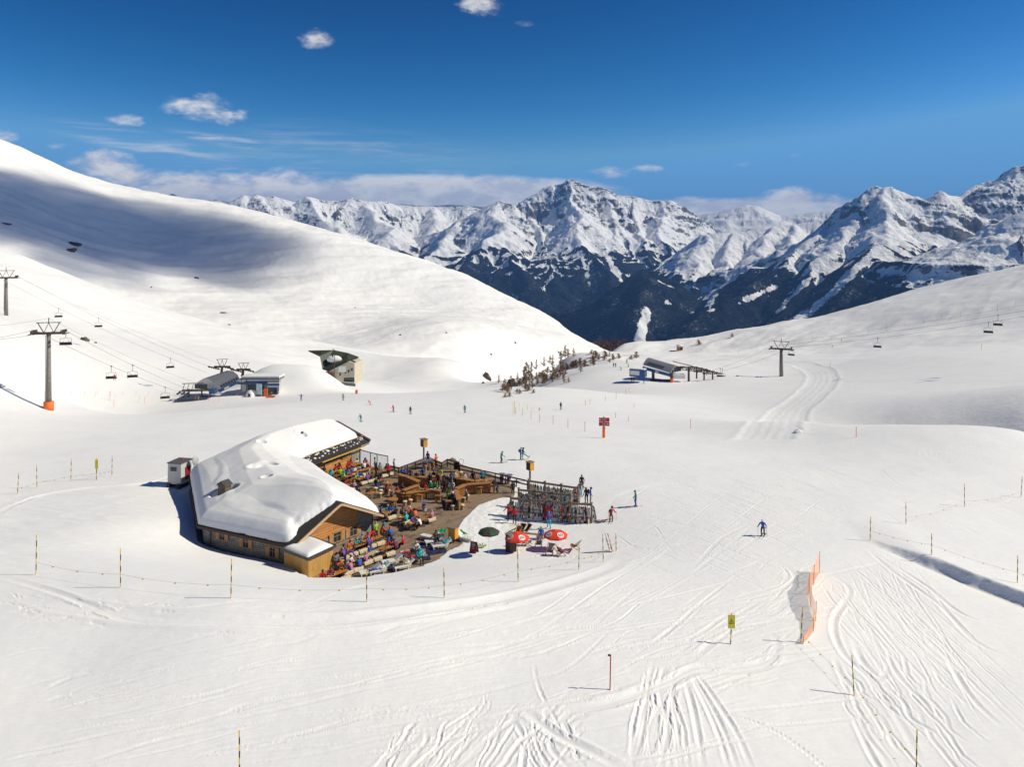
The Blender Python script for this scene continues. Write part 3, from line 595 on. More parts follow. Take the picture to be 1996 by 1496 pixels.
# ------------------------------------------------------------------ a cumulus high up on the right whose shadow lies on the hill
def shade_cloud():
    px = [(-260, 300, 820), (0, 325, 880), (120, 350, 900), (260, 378, 930), (400, 412, 930), (520, 455, 900), (590, 495, 840), (560, 530, 780), (430, 560, 720), (330, 540, 760), (250, 555, 700), (170, 525, 720), (90, 540, 680), (0, 500, 700), (-260, 500, 680)]
    top = 1500.0; P = []
    for x, y, d in px:
        g = atd(x, y, d); t = (top-g.z)/SUNV.z; P.append((g.x+SUNV.x*t, g.y+SUNV.y*t))
    P = spl(P+[P[0]], 4)[:-1]; A_ = np.array(P); lo = A_.min(0)-120; hi = A_.max(0)+120; nx, ny = 150, 90
    X, Y = np.meshgrid(np.linspace(lo[0], hi[0], nx), np.linspace(lo[1], hi[1], ny)); D = -pdist(X, Y, P)
    D = D+fbm(X/90, Y/90, 4)*40
    puff = np.clip(D, 0, 160)**.6*4.2*(1+.5*fbm(X/70, Y/70, 4)); Zt = top+puff; Zb = top-puff*.35
    V = np.vstack([np.stack([X, Y, Zt], -1).reshape(-1, 3), np.stack([X, Y, Zb], -1).reshape(-1, 3)])
    F = grid_faces(ny, nx); keep = (D.reshape(-1)[F] > -70).any(1); F = F[keep]; F2 = F[:, ::-1]+nx*ny
    m = bpy.data.materials.new('cloud_vapour'); m.use_nodes = True; t = NT(m.node_tree)
    a = t.node('ShaderNodeAttribute'); a.attribute_name = 'edge'
    Pn = t.node('ShaderNodeNewGeometry').outputs['Position']; nz = t.noise(Pn, .014, 6, .6)
    al = t.m('MULTIPLY', t.ramp(t.m('ADD', a.outputs['Fac'], t.m('MULTIPLY', t.m('SUBTRACT', nz, .5), 80)), -45, 65), .78)
    tr = t.node('ShaderNodeBsdfTransparent'); df = t.node('ShaderNodeBsdfDiffuse'); df.inputs[0].default_value = (.9, .9, .9, 1)
    tl = t.node('ShaderNodeBsdfTranslucent'); tl.inputs[0].default_value = (.9, .9, .9, 1); ad = t.node('ShaderNodeMixShader'); t.l.new(df.outputs[0], ad.inputs[1]); t.l.new(tl.outputs[0], ad.inputs[2])
    mx_ = t.node('ShaderNodeMixShader'); t.put(mx_.inputs[0], al); t.l.new(tr.outputs[0], mx_.inputs[1]); t.l.new(ad.outputs[0], mx_.inputs[2])
    o = t.node('ShaderNodeOutputMaterial'); t.l.new(mx_.outputs[0], o.inputs[0])
    ob = np_mesh('cloud', V, np.vstack([F, F2]), m, True, {'edge': np.concatenate([D.ravel(), D.ravel()])}); tag(ob, kind='structure')
shade_cloud()
# ------------------------------------------------------------------ mesh building
class MB:
    def __init__(s): s.v = []; s.f = []; s.mi = []; s.cur = 0
    def add(s, vs, fs):
        n = len(s.v); s.v += [tuple(x) for x in vs]; s.f += [tuple(n+i for i in f) for f in fs]; s.mi += [s.cur]*len(fs); return s
    def box(s, c, size, rz=0.0, M=None, taper=1.0):
        x, y, z = (q/2 for q in size); vs = []
        for k in (-1, 1):
            f = taper if k > 0 else 1
            for a, b in ((-1, -1), (1, -1), (1, 1), (-1, 1)): vs.append(Vector((a*x*f, b*y*f, k*z)))
        if M is None: M = Matrix.Rotation(rz, 3, 'Z')
        vs = [M @ v+Vector(c) for v in vs]
        return s.add(vs, [(0, 3, 2, 1), (4, 5, 6, 7), (0, 1, 5, 4), (1, 2, 6, 5), (2, 3, 7, 6), (3, 0, 4, 7)])
    def beam(s, a, b, w, h=None, up=(0, 0, 1)):
        a, b = Vector(a), Vector(b); d = b-a; L = d.length
        if L < 1e-6: return s
        d.normalize(); u = Vector(up); sx = d.cross(u)
        if sx.length < 1e-3: sx = d.cross(Vector((1, 0, 0)))
        sx.normalize(); uz = sx.cross(d); h = h or w
        M = Matrix((sx, d, uz)).transposed()
        return s.box((a+b)/2, (w, L, h), M=M)
    def tube(s, a, b, r0, r1=None, n=8, caps=True):
        a, b = Vector(a), Vector(b); r1 = r0 if r1 is None else r1; d = (b-a)
        if d.length < 1e-6: return s
        d.normalize(); t = Vector((0, 0, 1)) if abs(d.z) < .9 else Vector((1, 0, 0)); x = d.cross(t).normalized(); y = d.cross(x)
        vs = []
        for p, r in ((a, r0), (b, r1)):
            for i in range(n): q = 2*math.pi*i/n; vs.append(p+(x*math.cos(q)+y*math.sin(q))*r)
        fs = [(i, i+n, (i+1) % n+n, (i+1) % n) for i in range(n)]
        if caps: fs += [tuple(range(n)), tuple(range(2*n-1, n-1, -1))]
        return s.add(vs, fs)
    def path(s, pts, r, n=6):
        for a, b in zip(pts[:-1], pts[1:]): s.tube(a, b, r, r, n)
        return s
    def lathe(s, prof, n=12, c=(0, 0, 0)):
        c = Vector(c); vs = []
        for r, z in prof:
            for i in range(n): q = 2*math.pi*i/n; vs.append(c+Vector((r*math.cos(q), r*math.sin(q), z)))
        fs = []
        for k in range(len(prof)-1):
            for i in range(n): j = (i+1) % n; fs.append((k*n+i, k*n+j, (k+1)*n+j, (k+1)*n+i))
        fs.append(tuple(range(n-1, -1, -1))); fs.append(tuple((len(prof)-1)*n+i for i in range(n)))
        return s.add(vs, fs)
    def ell(s, c, r, n=10, m=6, M=None):
        M = M or Matrix.Identity(3); c = Vector(c); vs = []
        for k in range(m+1):
            a = math.pi*k/m
            for i in range(n): q = 2*math.pi*i/n; vs.append(M @ Vector((r[0]*math.sin(a)*math.cos(q), r[1]*math.sin(a)*math.sin(q), r[2]*math.cos(a)))+c)
        return s.add(vs, [(k*n+i, (k+1)*n+i, (k+1)*n+(i+1) % n, k*n+(i+1) % n) for k in range(m) for i in range(n)])
    def prism(s, poly, y0, y1):      # polygon in xz, extruded along y
        n = len(poly); vs = [(x, y0, z) for x, z in poly]+[(x, y1, z) for x, z in poly]
        return s.add(vs, [tuple(range(n)), tuple(range(2*n-1, n-1, -1))]+[(i, i+n, (i+1) % n+n, (i+1) % n) for i in range(n)])
    def slab(s, poly, z0, z1):       # polygon in xy, extruded along z
        n = len(poly); vs = [(x, y, z0) for x, y in poly]+[(x, y, z1) for x, y in poly]
        return s.add(vs, [tuple(range(n-1, -1, -1)), tuple(range(n, 2*n))]+[(i, (i+1) % n, (i+1) % n+n, i+n) for i in range(n)])
    def mesh(s, name, ms, smooth=False):
        me = bpy.data.meshes.new(name); me.from_pydata(s.v, [], s.f); me.update()
        for m in (ms if isinstance(ms, (list, tuple)) else [ms]): me.materials.append(m)
        me.polygons.foreach_set('material_index', s.mi)
        bm = bmesh.new(); bm.from_mesh(me); bmesh.ops.recalc_face_normals(bm, faces=bm.faces); bm.to_mesh(me); bm.free()
        if smooth: me.polygons.foreach_set('use_smooth', [True]*len(me.polygons))
        return me
    def build(s, name, ms, parent=None, smooth=False, loc=None, rz=None):
        o = bpy.data.objects.new(name, s.mesh(name, ms, smooth)); C.objects.link(o)
        if parent: o.parent = parent
        if loc is not None: o.location = loc
        if rz is not None: o.rotation_euler.z = rz
        return o
def thing(name, label, cat, loc=(0, 0, 0), rz=0.0, group=None):
    o = bpy.data.objects.new(name, None); o.empty_display_size = .2; C.objects.link(o); o.location = loc; o.rotation_euler.z = rz
    return tag(o, label, cat, group)
KIDS = {}
def copy_tree(o, parent=None):
    c = o.copy(); C.objects.link(c)
    if parent: c.parent = parent
    for k in list(o.children): copy_tree(k, c)
    return c
class Proto:
    """first use hands out the original, later uses copies"""
    def __init__(s, o): s.o = o; s.used = False
    def place(s, loc, rz=0, label=None, group=None, sc=None):
        if s.used: o = copy_tree(s.o)
        else: o = s.o; s.used = True
        o.location = loc; o.rotation_euler = (0, 0, rz)
        if sc: o.scale = (sc, sc, sc)
        tag(o, label, None, group); return o
# ------------------------------------------------------------------ materials
WOOD_O = mat('table_wood_orange', (.50, .185, .035), .5, var=.25, scale=3, stretch=(1, 9, 9))
WOOD_L = mat('larch_planks', (.46, .245, .075), .7, var=.3, scale=2.2, stretch=(6, 6, .7), bump=.3, bscale=20)
WOOD_LOG = mat('log_wood', (.40, .215, .08), .7, var=.35, scale=3, stretch=(1, 5, 5), bump=.3)
WOOD_BAR = mat('bar_wood', (.44, .20, .055), .6, var=.4, scale=2.5, stretch=(1, 6, 6), bump=.3)
WOOD_D = mat('dark_wood', (.07, .042, .03), .8, var=.4, scale=4, stretch=(1, 6, 6))
WOOD_G = mat('grey_wood', (.25, .19, .135), .85, var=.3, scale=4, stretch=(1, 6, 6), bump=.3)
RAKE = mat('pale_rake_board', (.62, .42, .24), .7, var=.15)
SHUT = mat('shutter_wood', (.50, .27, .12), .7, var=.2, scale=5, stretch=(8, 8, 1))
FLEECE = mat('sheepskin', (.72, .62, .42), .95, var=.18, scale=9, bump=1.0, bscale=26)
BLACK = mat('black', (.012, .012, .014), .6); DGREY = mat('dark_grey', (.06, .06, .065), .6, var=.2); STEEL = mat('galvanised_steel', (.36, .37, .39), .45, .6, var=.2)
RUST = mat('brown_steel', (.10, .062, .045), .6, .3, var=.3); WHITE = mat('white_paint', (.78, .78, .75), .5); WGREY = mat('light_grey_paint', (.5, .5, .5), .6, var=.1)
ORANGE = mat('orange_padding', (.85, .17, .02), .6, var=.1); YEL = mat('yellow_paint', (.80, .48, .03), .5); YELS = mat('yellow_sign', (.85, .70, .03), .5); REDP = mat('red_paint', (.55, .02, .02), .5)
BLUE = mat('blue_cladding', (.02, .09, .26), .5); GLASS = mat('dark_glass', (.02, .045, .06), .08); CONC = mat('concrete', (.23, .21, .19), .85, var=.25, scale=2, bump=.2)
GREENP = mat('green_plastic', (.01, .32, .10), .4); SNOWM = snow_material('fresh_snow')
SKIN = mat('skin', (.50, .27, .18), .6)
def stone_material():
    m = bpy.data.materials.new('dry_stone'); m.use_nodes = True; t = NT(m.node_tree); b = t.node('ShaderNodeBsdfPrincipled'); o = t.node('ShaderNodeOutputMaterial'); t.l.new(b.outputs[0], o.inputs[0])
    uv = t.node('ShaderNodeTexCoord').outputs['UV']
    n = t.noise(uv, 1.1, 3); cmb = t.node('ShaderNodeVectorMath', operation='ADD'); t.put(cmb.inputs[0], uv)
    nn = t.node('ShaderNodeTexNoise'); t.put(nn.inputs['Vector'], uv); nn.inputs['Scale'].default_value = 2.2
    sc = t.node('ShaderNodeVectorMath', operation='SCALE'); t.l.new(nn.outputs['Color'], sc.inputs[0]); sc.inputs[3].default_value = .16; t.l.new(sc.outputs[0], cmb.inputs[1])
    br = t.node('ShaderNodeTexBrick'); t.l.new(cmb.outputs[0], br.inputs[0]); br.offset = .37; br.squash = .7; br.squash_frequency = 3
    br.inputs['Color1'].default_value = (.28, .25, .21, 1); br.inputs['Color2'].default_value = (.42, .39, .34, 1); br.inputs['Mortar'].default_value = (.10, .09, .08, 1)
    br.inputs['Scale'].default_value = 1.0; br.inputs['Mortar Size'].default_value = .022; br.inputs['Brick Width'].default_value = .46; br.inputs['Row Height'].default_value = .19; br.inputs['Bias'].default_value = -.1
    c = t.mix(t.ramp(t.noise(uv, 7, 4), .4, .7, 0, .5), br.outputs[0], (.20, .18, .15)); t.put(b.inputs['Base Color'], c); b.inputs['Roughness'].default_value = .9
    bn = t.node('ShaderNodeBump'); bn.inputs['Strength'].default_value = .8; bn.inputs['Distance'].default_value = .04; t.put(bn.inputs['Height'], t.m('SUBTRACT', t.m('MULTIPLY', t.noise(uv, 8, 4), .5), br.outputs[1])); t.l.new(bn.outputs[0], b.inputs['Normal'])
    return m
def plank_material(name, c1, c2, gap=(.03, .015, .01), w=.2, vertical=False, L=2.6):
    m = bpy.data.materials.new(name); m.use_nodes = True; t = NT(m.node_tree); b = t.node('ShaderNodeBsdfPrincipled'); o = t.node('ShaderNodeOutputMaterial'); t.l.new(b.outputs[0], o.inputs[0])
    uv = t.node('ShaderNodeTexCoord').outputs['UV']
    if vertical: uv = t.mapv(uv, (1, 1, 1), (0, 0, R(90)))
    br = t.node('ShaderNodeTexBrick'); t.l.new(uv, br.inputs[0]); br.offset = .43
    br.inputs['Color1'].default_value = (*c1, 1); br.inputs['Color2'].default_value = (*c2, 1); br.inputs['Mortar'].default_value = (*gap, 1)
    br.inputs['Scale'].default_value = 1.0; br.inputs['Mortar Size'].default_value = .012; br.inputs['Brick Width'].default_value = L; br.inputs['Row Height'].default_value = w
    g = t.noise(t.mapv(uv, (.8, 14, 1)), 1.5, 5, .65); wet = t.noise(uv, .35, 4, .6)
    c = t.mix(t.ramp(g, .35, .7, 0, .55), br.outputs[0], tuple(x*.35 for x in c1)); c = t.mix(t.ramp(wet, .55, .7, 0, .35), c, tuple(min(1, x*1.5) for x in c2)); c = t.mix(t.ramp(t.noise(uv, .45, 5, .65), .5, .62, 0, .62 if 'deck' in name else 0), c, (.045, .028, .018))
    t.put(b.inputs['Base Color'], c); b.inputs['Roughness'].default_value = .75
    bn = t.node('ShaderNodeBump'); bn.inputs['Strength'].default_value = .5; bn.inputs['Distance'].default_value = .02; t.put(bn.inputs['Height'], t.m('SUBTRACT', g, br.outputs[1])); t.l.new(bn.outputs[0], b.inputs['Normal'])
    return m
STONE = stone_material()
TIMBER = plank_material('timber_cladding', (.72, .33, .09), (.52, .21, .055), w=.24, L=3.2)
DECKW = plank_material('weathered_deck', (.40, .285, .19), (.27, .185, .115), gap=(.05, .035, .025), w=.16, L=4)
VPLANK = plank_material('vertical_larch', (.75, .43, .12), (.62, .34, .085), gap=(.12, .055, .015), w=.15, vertical=True, L=5)
SLATE = mat('dark_shingle', (.035, .028, .026), .85, var=.4, scale=6, bump=.8, bscale=14)
def uv_wall(me, ux, scale=1.0, flat=False):
    """uv in metres: along direction ux and up (or plan coordinates for floors)"""
    uvl = me.uv_layers.new(name='uv'); ux = Vector(ux).normalized(); uy = Vector((-ux.y, ux.x, 0))
    for lp in me.loops:
        c = me.vertices[lp.vertex_index].co; uvl.data[lp.index].uv = (c.dot(ux), c.dot(uy) if flat else c.z)
# ------------------------------------------------------------------ the mountain hut
OUT = [Lr, Cc, Dd, De, Ee]; INN = [Rr, Gg, Fe]
KO = [0, .28, .62, .76, 1.0]; KI = [0, .60, 1.0]
def pl(P, K, s):
    for i in range(len(K)-1):
        if s <= K[i+1] or i == len(K)-2:
            t = (s-K[i])/(K[i+1]-K[i]); return P[i].lerp(P[i+1], t)
def sdist(p, P):
    return float(pdist(np.array([p.x]), np.array([p.y]), P, False)[0])
EAVE = -27.0
KR = .15
def roof_np(X, Y):
    Oe = [Lr+(Lr-Cc).normalized()*0, Cc, Dd, De, Ee+(Ee-De).normalized()*3]; Oe[0] = Lr+(Lr-Cc).normalized()*3
    Ie = [Rr+(Rr-Gg).normalized()*3, Gg, Fe+(Fe-Gg).normalized()*3]
    d1 = pdist(X, Y, Oe, False); d2 = pdist(X, Y, Ie, False); k = KR
    d = -k*np.log(np.exp(-d1/k)+np.exp(-d2/k))+k*.0
    d3 = pdist(X, Y, [Cc, Dd, De], False)+1.5; d = -.3*np.log(np.exp(-d/.3)+np.exp(-d3/.3)); d = np.where(d < 0, 0, d)
    e = EAVE+.45*sst(86, 96, Y)
    gl = (Rr-Lr).normalized(); dgb = -(X-Lr.x)*gl.y+(Y-Lr.y)*gl.x; slp_ = .50-.16*sst(4, 11, dgb)+.12*sst(90, 99, Y)
    return e+slp_*np.minimum(d, 5.2)+.15*np.clip(d-5.2, 0, 3)
def roof(p): return float(roof_np(np.array([p.x]), np.array([p.y]))[0])
hut = thing('mountain_hut', 'large stone and timber mountain restaurant with deep snow on its bent roof', 'restaurant', (-24, 84, DZ))
def local(o, root):
    o.parent = root; o.matrix_parent_inverse = Matrix.Translation(-root.location); return o
def roof_parts():
    ns, nt = 170, 80; S = np.linspace(0, 1, ns); Tt = np.linspace(0, 1, nt)
    O = np.array([pl(OUT, KO, s)[:] for s in S]); I = np.array([pl(INN, KI, s)[:] for s in S])
    X = O[:, 0][:, None]*(1-Tt)+I[:, 0][:, None]*Tt; Y = O[:, 1][:, None]*(1-Tt)+I[:, 1][:, None]*Tt
    Z = roof_np(X.ravel(), Y.ravel()).reshape(X.shape)
    V = np.concatenate([np.stack([X, Y, Z], -1).reshape(-1, 3), np.stack([X, Y, Z-.22], -1).reshape(-1, 3)])
    F = grid_faces(ns, nt); n0 = ns*nt
    rim = [(i*nt, (i+1)*nt) for i in range(ns-1)]+[((i+1)*nt+nt-1, i*nt+nt-1) for i in range(ns-1)]+[(j+1, j) for j in range(nt-1)]+[((ns-1)*nt+j, (ns-1)*nt+j+1) for j in range(nt-1)]
    side = np.array([(a, b, b+n0, a+n0) for a, b in rim])
    o = np_mesh('roof', V, np.vstack([F[:, ::-1], F+n0, side]), SLATE, False); local(o, hut)
    bm = bmesh.new(); bm.from_mesh(o.data); bmesh.ops.recalc_face_normals(bm, faces=bm.faces); bm.to_mesh(o.data); bm.free()
    # snow blanket
    ns, nt = 300, 190; S = np.linspace(0.0, 1, ns); Tt = np.linspace(0, 1, nt)
    O = np.array([pl(OUT, KO, s)[:] for s in S]); I = np.array([pl(INN, KI, s)[:] for s in S])
    ss = np.linspace(0, 1, ns)[:, None]; tt = Tt[None, :]
    X = O[:, 0][:, None]*(1-Tt)+I[:, 0][:, None]*Tt; Y = O[:, 1][:, None]*(1-Tt)+I[:, 1][:, None]*Tt
    # shrink from the edges: gable strip, bare rear eave
    gl = (Rr-Lr).normalized(); gn = Vector((-gl.y, gl.x)); dg = (X-Lr.x)*gn.x+(Y-Lr.y)*gn.y       # distance behind the front gable
    el_ = (Fe-Ee).normalized(); en = Vector((-el_.y, el_.x)); de = -((X-Ee.x)*en.x+(Y-Ee.y)*en.y)
    d1 = pdist(X.ravel(), Y.ravel(), OUT, False).reshape(X.shape); dI1 = pdist(X.ravel(), Y.ravel(), [Rr, Gg], False).reshape(X.shape); dI2 = pdist(X.ravel(), Y.ravel(), [Gg, Fe], False).reshape(X.shape)
    wob = fbm(X/1.7, Y/1.7, 3)
    front = dg-.75-wob*.35-.7*np.exp(-((d1-2.0)/1.0)**2)+.3*np.exp(-(dI1/1.5)**2)
    rear = de-.45-wob*.15
    eav2 = dI2-1.15-.25*wob
    ks = .26; E = -ks*np.log(sum(np.exp(-np.clip(q_, -4, 20)/ks) for q_ in (front, rear, d1-.05-.05*wob, dI1-.05, eav2)))
    th = .38*np.sin(np.clip(E/.24, 0, 1)*math.pi/2)+.56*(1-np.exp(-np.clip(E, 0, 9)/1.1))
    th = th+fbm(X/7, Y/7, 3)*.16*sst(0, 2, E)+fbm(X/1.5, Y/1.5, 2)*.02*sst(0, 1, E)
    crease = d1-(2.3+1.3*fbm(X/6+5, Y/6, 2)); th = th-.10*sst(.35, -.35, crease)*sst(.3, 1.2, d1)+.03*np.exp(-((crease-.5)/.5)**2)
    Z = roof_np(X.ravel(), Y.ravel()).reshape(X.shape); Zr = Z.copy()
    for _ in range(900):
        Zp = np.pad(Z, 1, mode='reflect', reflect_type='odd'); Z = (Zp[1:-1, 1:-1]*2+Zp[2:, 1:-1]+Zp[:-2, 1:-1]+Zp[1:-1, 2:]*1.0+Zp[1:-1, :-2]*1.0)/6
    wS = sst(.05, .9, E); Zs = Z*wS+Zr*(1-wS); flat = (Zs-EAVE); Z = np.maximum(Zs-.48*np.maximum(flat-.6, 0)+.30*wS, Zr-.0)
    for px, py, r, dp in HOLES:
        p = onroof(px, py, .8); q = np.hypot((X-p.x)/(r*1.25), (Y-p.y)/r); th = th-dp*np.exp(-q**4)+.08*np.exp(-((q-1.3)/.3)**2)
    th = np.where(E > 0, np.maximum(th, .03), -.12); Z = np.where(E > 0, Z, Zr)
    V = np.stack([X, Y, Z+th], -1).reshape(-1, 3); F = grid_faces(ns, nt); keep = (E.reshape(-1)[F] > -.15).any(1)
    o = np_mesh('roof_snow', V, F[keep][:, ::-1], SNOWM, True); local(o, hut); o.name = 'roof_snow'
    return o
HOLES = [(432, 962, .75, .9), (443, 956, .75, .85), (521, 906, .75, .55), (505, 909, .8, .4), (520, 932, .4, .35), (510, 864, .4, .3), (588, 848, .45, .32), (425, 885, .4, .25)]
def onroof(px, py, up=0.0):
    a, b, c = ray(px, py); t = np.linspace(60, 125, 1300); f = roof_np(a*t, b*t)+up-c*t; ins = np.array(pdist(a*t, b*t, hut_in)) < 0
    k = np.argmax((f > 0) & ins); return Vector((a*t[k], b*t[k], c*t[k]))
rsnow = roof_parts()
# make sure the snow faces up
def fix_up(o):
    me = o.data; me.update()
    if sum(p.normal.z for p in list(me.polygons)[:4000:50]) < 0: me.flip_normals()
fix_up(rsnow)
def wallpath(P, inset):
    pass
def W(p, q, t): return p.lerp(q, t)
def inset_pt(p, q, r, d):
    """corner q of p-q-r moved inwards"""
    a = (q-p).normalized(); b = (r-q).normalized(); na = Vector((a.y, -a.x)); nb2 = Vector((b.y, -b.x)); m = (na+nb2); m.normalize(); return q+m*d/max(.3, m.dot(na))
ring = [Lr, Rr, Gg, Fe, Ee, De, Dd, Cc]      # counter-clockwise seen from above
c2 = sum(ring, Vector((0, 0)))/8
WP = []
for i, q in enumerate(ring):
    p, r = ring[i-1], ring[(i+1) % 8]; a = (q-p).normalized(); b = (r-q).normalized()
    na, nb2 = Vector((-a.y, a.x)), Vector((-b.y, b.x)); ia = {0: .55, 1: 1.25, 2: .6, 3: .75, 4: .7}.get(i, .55); ib = {0: 1.25, 1: .6, 2: .75, 3: .7}.get(i, .55)
    det = na.x*nb2.y-na.y*nb2.x; WP.append(q+Vector(((ia*nb2.y-ib*na.y)/det, (na.x*ib-nb2.x*ia)/det)))
def wall_strip(a, b, z0, z1, m, name, t0=0.0, t1=1.0, out=0.0, n=28, label=None):
    """wall between plan points, top follows the roof underside when z1 is None"""
    d = (b-a).normalized(); no = Vector((d.y, -d.x)); A = []; 
    for k in range(n+1):
        t = t0+(t1-t0)*k/n; p = a.lerp(b, t)+no*out; zt = roof(a.lerp(b, t))-.2 if z1 is None else z1
        A.append((p, zt))
    mb = MB(); th = .3
    for (p, za), (q, zb) in zip(A[:-1], A[1:]):
        pi, qi = p-no*th, q-no*th
        mb.add([(p.x, p.y, z0), (q.x, q.y, z0), (q.x, q.y, zb), (p.x, p.y, za), (pi.x, pi.y, z0), (qi.x, qi.y, z0), (qi.x, qi.y, zb), (pi.x, pi.y, za)], [(0, 1, 2, 3), (5, 4, 7, 6), (3, 2, 6, 7)])
    (p, za), (q, zb) = A[0], A[-1]
    for (w_, zz) in ((p, za), (q, zb)):
        wi = w_-no*th; mb.add([(w_.x, w_.y, z0), (w_.x, w_.y, zz), (wi.x, wi.y, zz), (wi.x, wi.y, z0)], [(0, 1, 2, 3)])
    me = mb.mesh(name, m); uv_wall(me, (d.x, d.y, 0)); o = bpy.data.objects.new(name, me); C.objects.link(o); local(o, hut); return o
A0, B0, G0, F0, E0, De0, D0, C0 = WP
wall_strip(C0, A0, -30, None, STONE, 'stone_wall')
wall_strip(D0, C0, -30, None, STONE, 'stone_wall'); wall_strip(De0, D0, -30, None, STONE, 'stone_wall'); wall_strip(E0, De0, -30, None, STONE, 'stone_wall'); wall_strip(F0, E0, -30, None, STONE, 'stone_wall')
wall_strip(A0, B0, -30, -28.05, STONE, 'stone_base', out=.05); wall_strip(A0, B0, -28.05, None, TIMBER, 'timber_gable', 0, .80); wall_strip(A0, B0, -28.05, None, STONE, 'stone_pier', .80, 1, .03)
wall_strip(B0, G0, -30, None, STONE, 'stone_wall')
wall_strip(G0, F0, -30, -27.6, TIMBER, 'timber_wall', 0, .82, .02); wall_strip(G0, F0, -27.6, None, WOOD_D, 'dark_band', 0, .82); wall_strip(G0, F0, -30, None, STONE, 'stone_wall', .82, 1, .01)
def hitwall(px, py, a, b):
    """plan parameter and height where the pixel ray meets the wall a-b"""
    rx, ry, rz = ray(px, py); ex, ey = b.x-a.x, b.y-a.y
    # t*(rx,ry) = a + s*(ex,ey)
    det = rx*(-ey)+ex*ry; t = (a.x*(-ey)+ex*a.y)/det; s = (rx*a.y-ry*a.x)/det
    return s, t*rz
def window(px, py, a, b, w=.62, h=.85, sh=.38, out=.0, open_=True):
    s, z = hitwall(px, py, a, b); d = (b-a).normalized(); no = Vector((d.y, -d.x)); p = a.lerp(b, s)+no*out; ang = math.atan2(d.y, d.x)
    root = MB(); M = Matrix.Rotation(ang, 3, 'Z')
    fr = MB()
    for c_, sz in (((0, 0, h/2+.04), (w+.16, .14, .08)), ((0, 0, -h/2-.04), (w+.2, .2, .08)), ((-w/2-.04, 0, 0), (.08, .14, h)), ((w/2+.04, 0, 0), (.08, .14, h)), ((0, 0, 0), (.04, .07, h)), ((0, 0, .1), (w, .06, .035))): fr.box(c_, sz)
    f = fr.build('window', WOOD_L); f.rotation_euler.z = ang; f.location = (p.x+no.x*.03, p.y+no.y*.03, z); loc = f.location.copy(); local(f, hut); f.location = loc
    gl_ = MB().box((0, .0, 0), (w, .03, h)).build('pane', GLASS, f)
    for sx in (-1, 1):
        if sh: MB().box((sx*(w/2+sh/2+.1), -.06, 0), (sh, .05, h+.06)).box((sx*(w/2+sh/2+.1), -.09, h*.25), (sh*.9, .02, .06)).box((sx*(w/2+sh/2+.1), -.09, -h*.25), (sh*.9, .02, .06)).build('shutter', SHUT, f)
    return f
for px, py in ((434, 1043), (480, 1058), (532, 1077)): window(px, py, C0, A0)
for px, py in ((656, 1047), (687.5, 1035.5)): window(px, py, A0, B0, .8, .85, .42, .02)
for px, py in ((638, 899), (652, 893.5), (672, 887)): window(px, py, G0, F0, 1.1, .55, 0, .06)
# rake boards, purlins, eave boards, gutter, snow guard
def rake(a, b, off, m, name, n=30, w=.10, h=.24, dz=-.12):
    d = (b-a).normalized(); no = Vector((d.y, -d.x)); P = []
    for k in range(n+1): p = a.lerp(b, k/n); P.append(Vector((p.x+no.x*off, p.y+no.y*off, roof(p)+dz)))
    mb = MB()
    for p, q in zip(P[:-1], P[1:]): mb.beam(p, q, w, h)
    return local(mb.build(name, m), hut)
rake(Lr, Rr, .06, RAKE, 'rake_board', w=.12, h=.2); rake(Ee, Fe, -.06, WOOD_D, 'rake_board', w=.5, h=.32, dz=0)
for t in (.12, .3, .5, .7, .88):
    p = A0.lerp(B0, t); d = (B0-A0).normalized(); no = Vector((d.y, -d.x)); z = roof(p)-.42; q = p+no*1.0
    local(MB().tube((p.x, p.y, z), (q.x, q.y, z), .17, .15, 10).build('purlin', WOOD_LOG), hut)
def follow(P, K, s0, s1, off, dz, n=60):
    o = []
    for k in range(n+1):
        s = s0+(s1-s0)*k/n; p = pl(P, K, s); q = pl(P, K, min(1, s+.01)); r = pl(P, K, max(0, s-.01)); d = (q-r).normalized(); no = Vector((d.y, -d.x))*off; w_ = Vector((p.x+no.x, p.y+no.y)); o.append(Vector((w_.x, w_.y, EAVE+.45*float(sst(86, 96, w_.y))+dz)))
    return o
g = follow(OUT, KO, 0, .62, 0, -.2); mb = MB()
for p, q in zip(g[:-1], g[1:]): mb.beam(p, q, .16, .26)
local(mb.build('eave_board', WOOD_D), hut)
g = follow(INN, KI, .61, .99, .15, .1, 20); local(MB().path([v+Vector((-.9*.9, .9*.43, .62)) for v in g], .05, 6).build('snow_guard', WOOD_LOG), hut)
g = follow(INN, KI, .68, .97, .02, -.42, 12); mb = MB(); [mb.beam(p, q, .16, .14) for p, q in zip(g[:-1], g[1:])]; local(mb.build('awning_roll', mat('awning_yellow', (.80, .50, .06), .6)), hut)
g = follow(INN, KI, .6, .99, .12, -.28, 16); local(MB().path(g, .06, 6).build('gutter', RUST), hut)
r5 = random.Random(5)
for k in range(46):      # patches of snow left between the shingles on the bare eave
    s = .62+.36*r5.random(); p = pl(INN, KI, s); d = (Fe-Gg).normalized(); no = Vector((-d.y, d.x)); p = p+no*r5.uniform(.15, 1.0); local(MB().ell((p.x, p.y, roof(p)+.03), (r5.uniform(.06, .2), r5.uniform(.08, .3), .07), 7, 4).build('snow_patch', SNOWM, smooth=True), hut)
for px, py in ((412, 1030), (727, 1012)):
    a, b = (C0, A0) if px < 500 else (A0, B0); s, z = hitwall(px, py, a, b); p = a.lerp(b, min(max(s, .01), .99)); d = (b-a).normalized(); no = Vector((d.y, -d.x))*.12
    local(MB().tube((p.x+no.x, p.y+no.y, -29.4), (p.x+no.x, p.y+no.y, -27.3), .05, .05, 8).build('downpipe', RUST), hut)
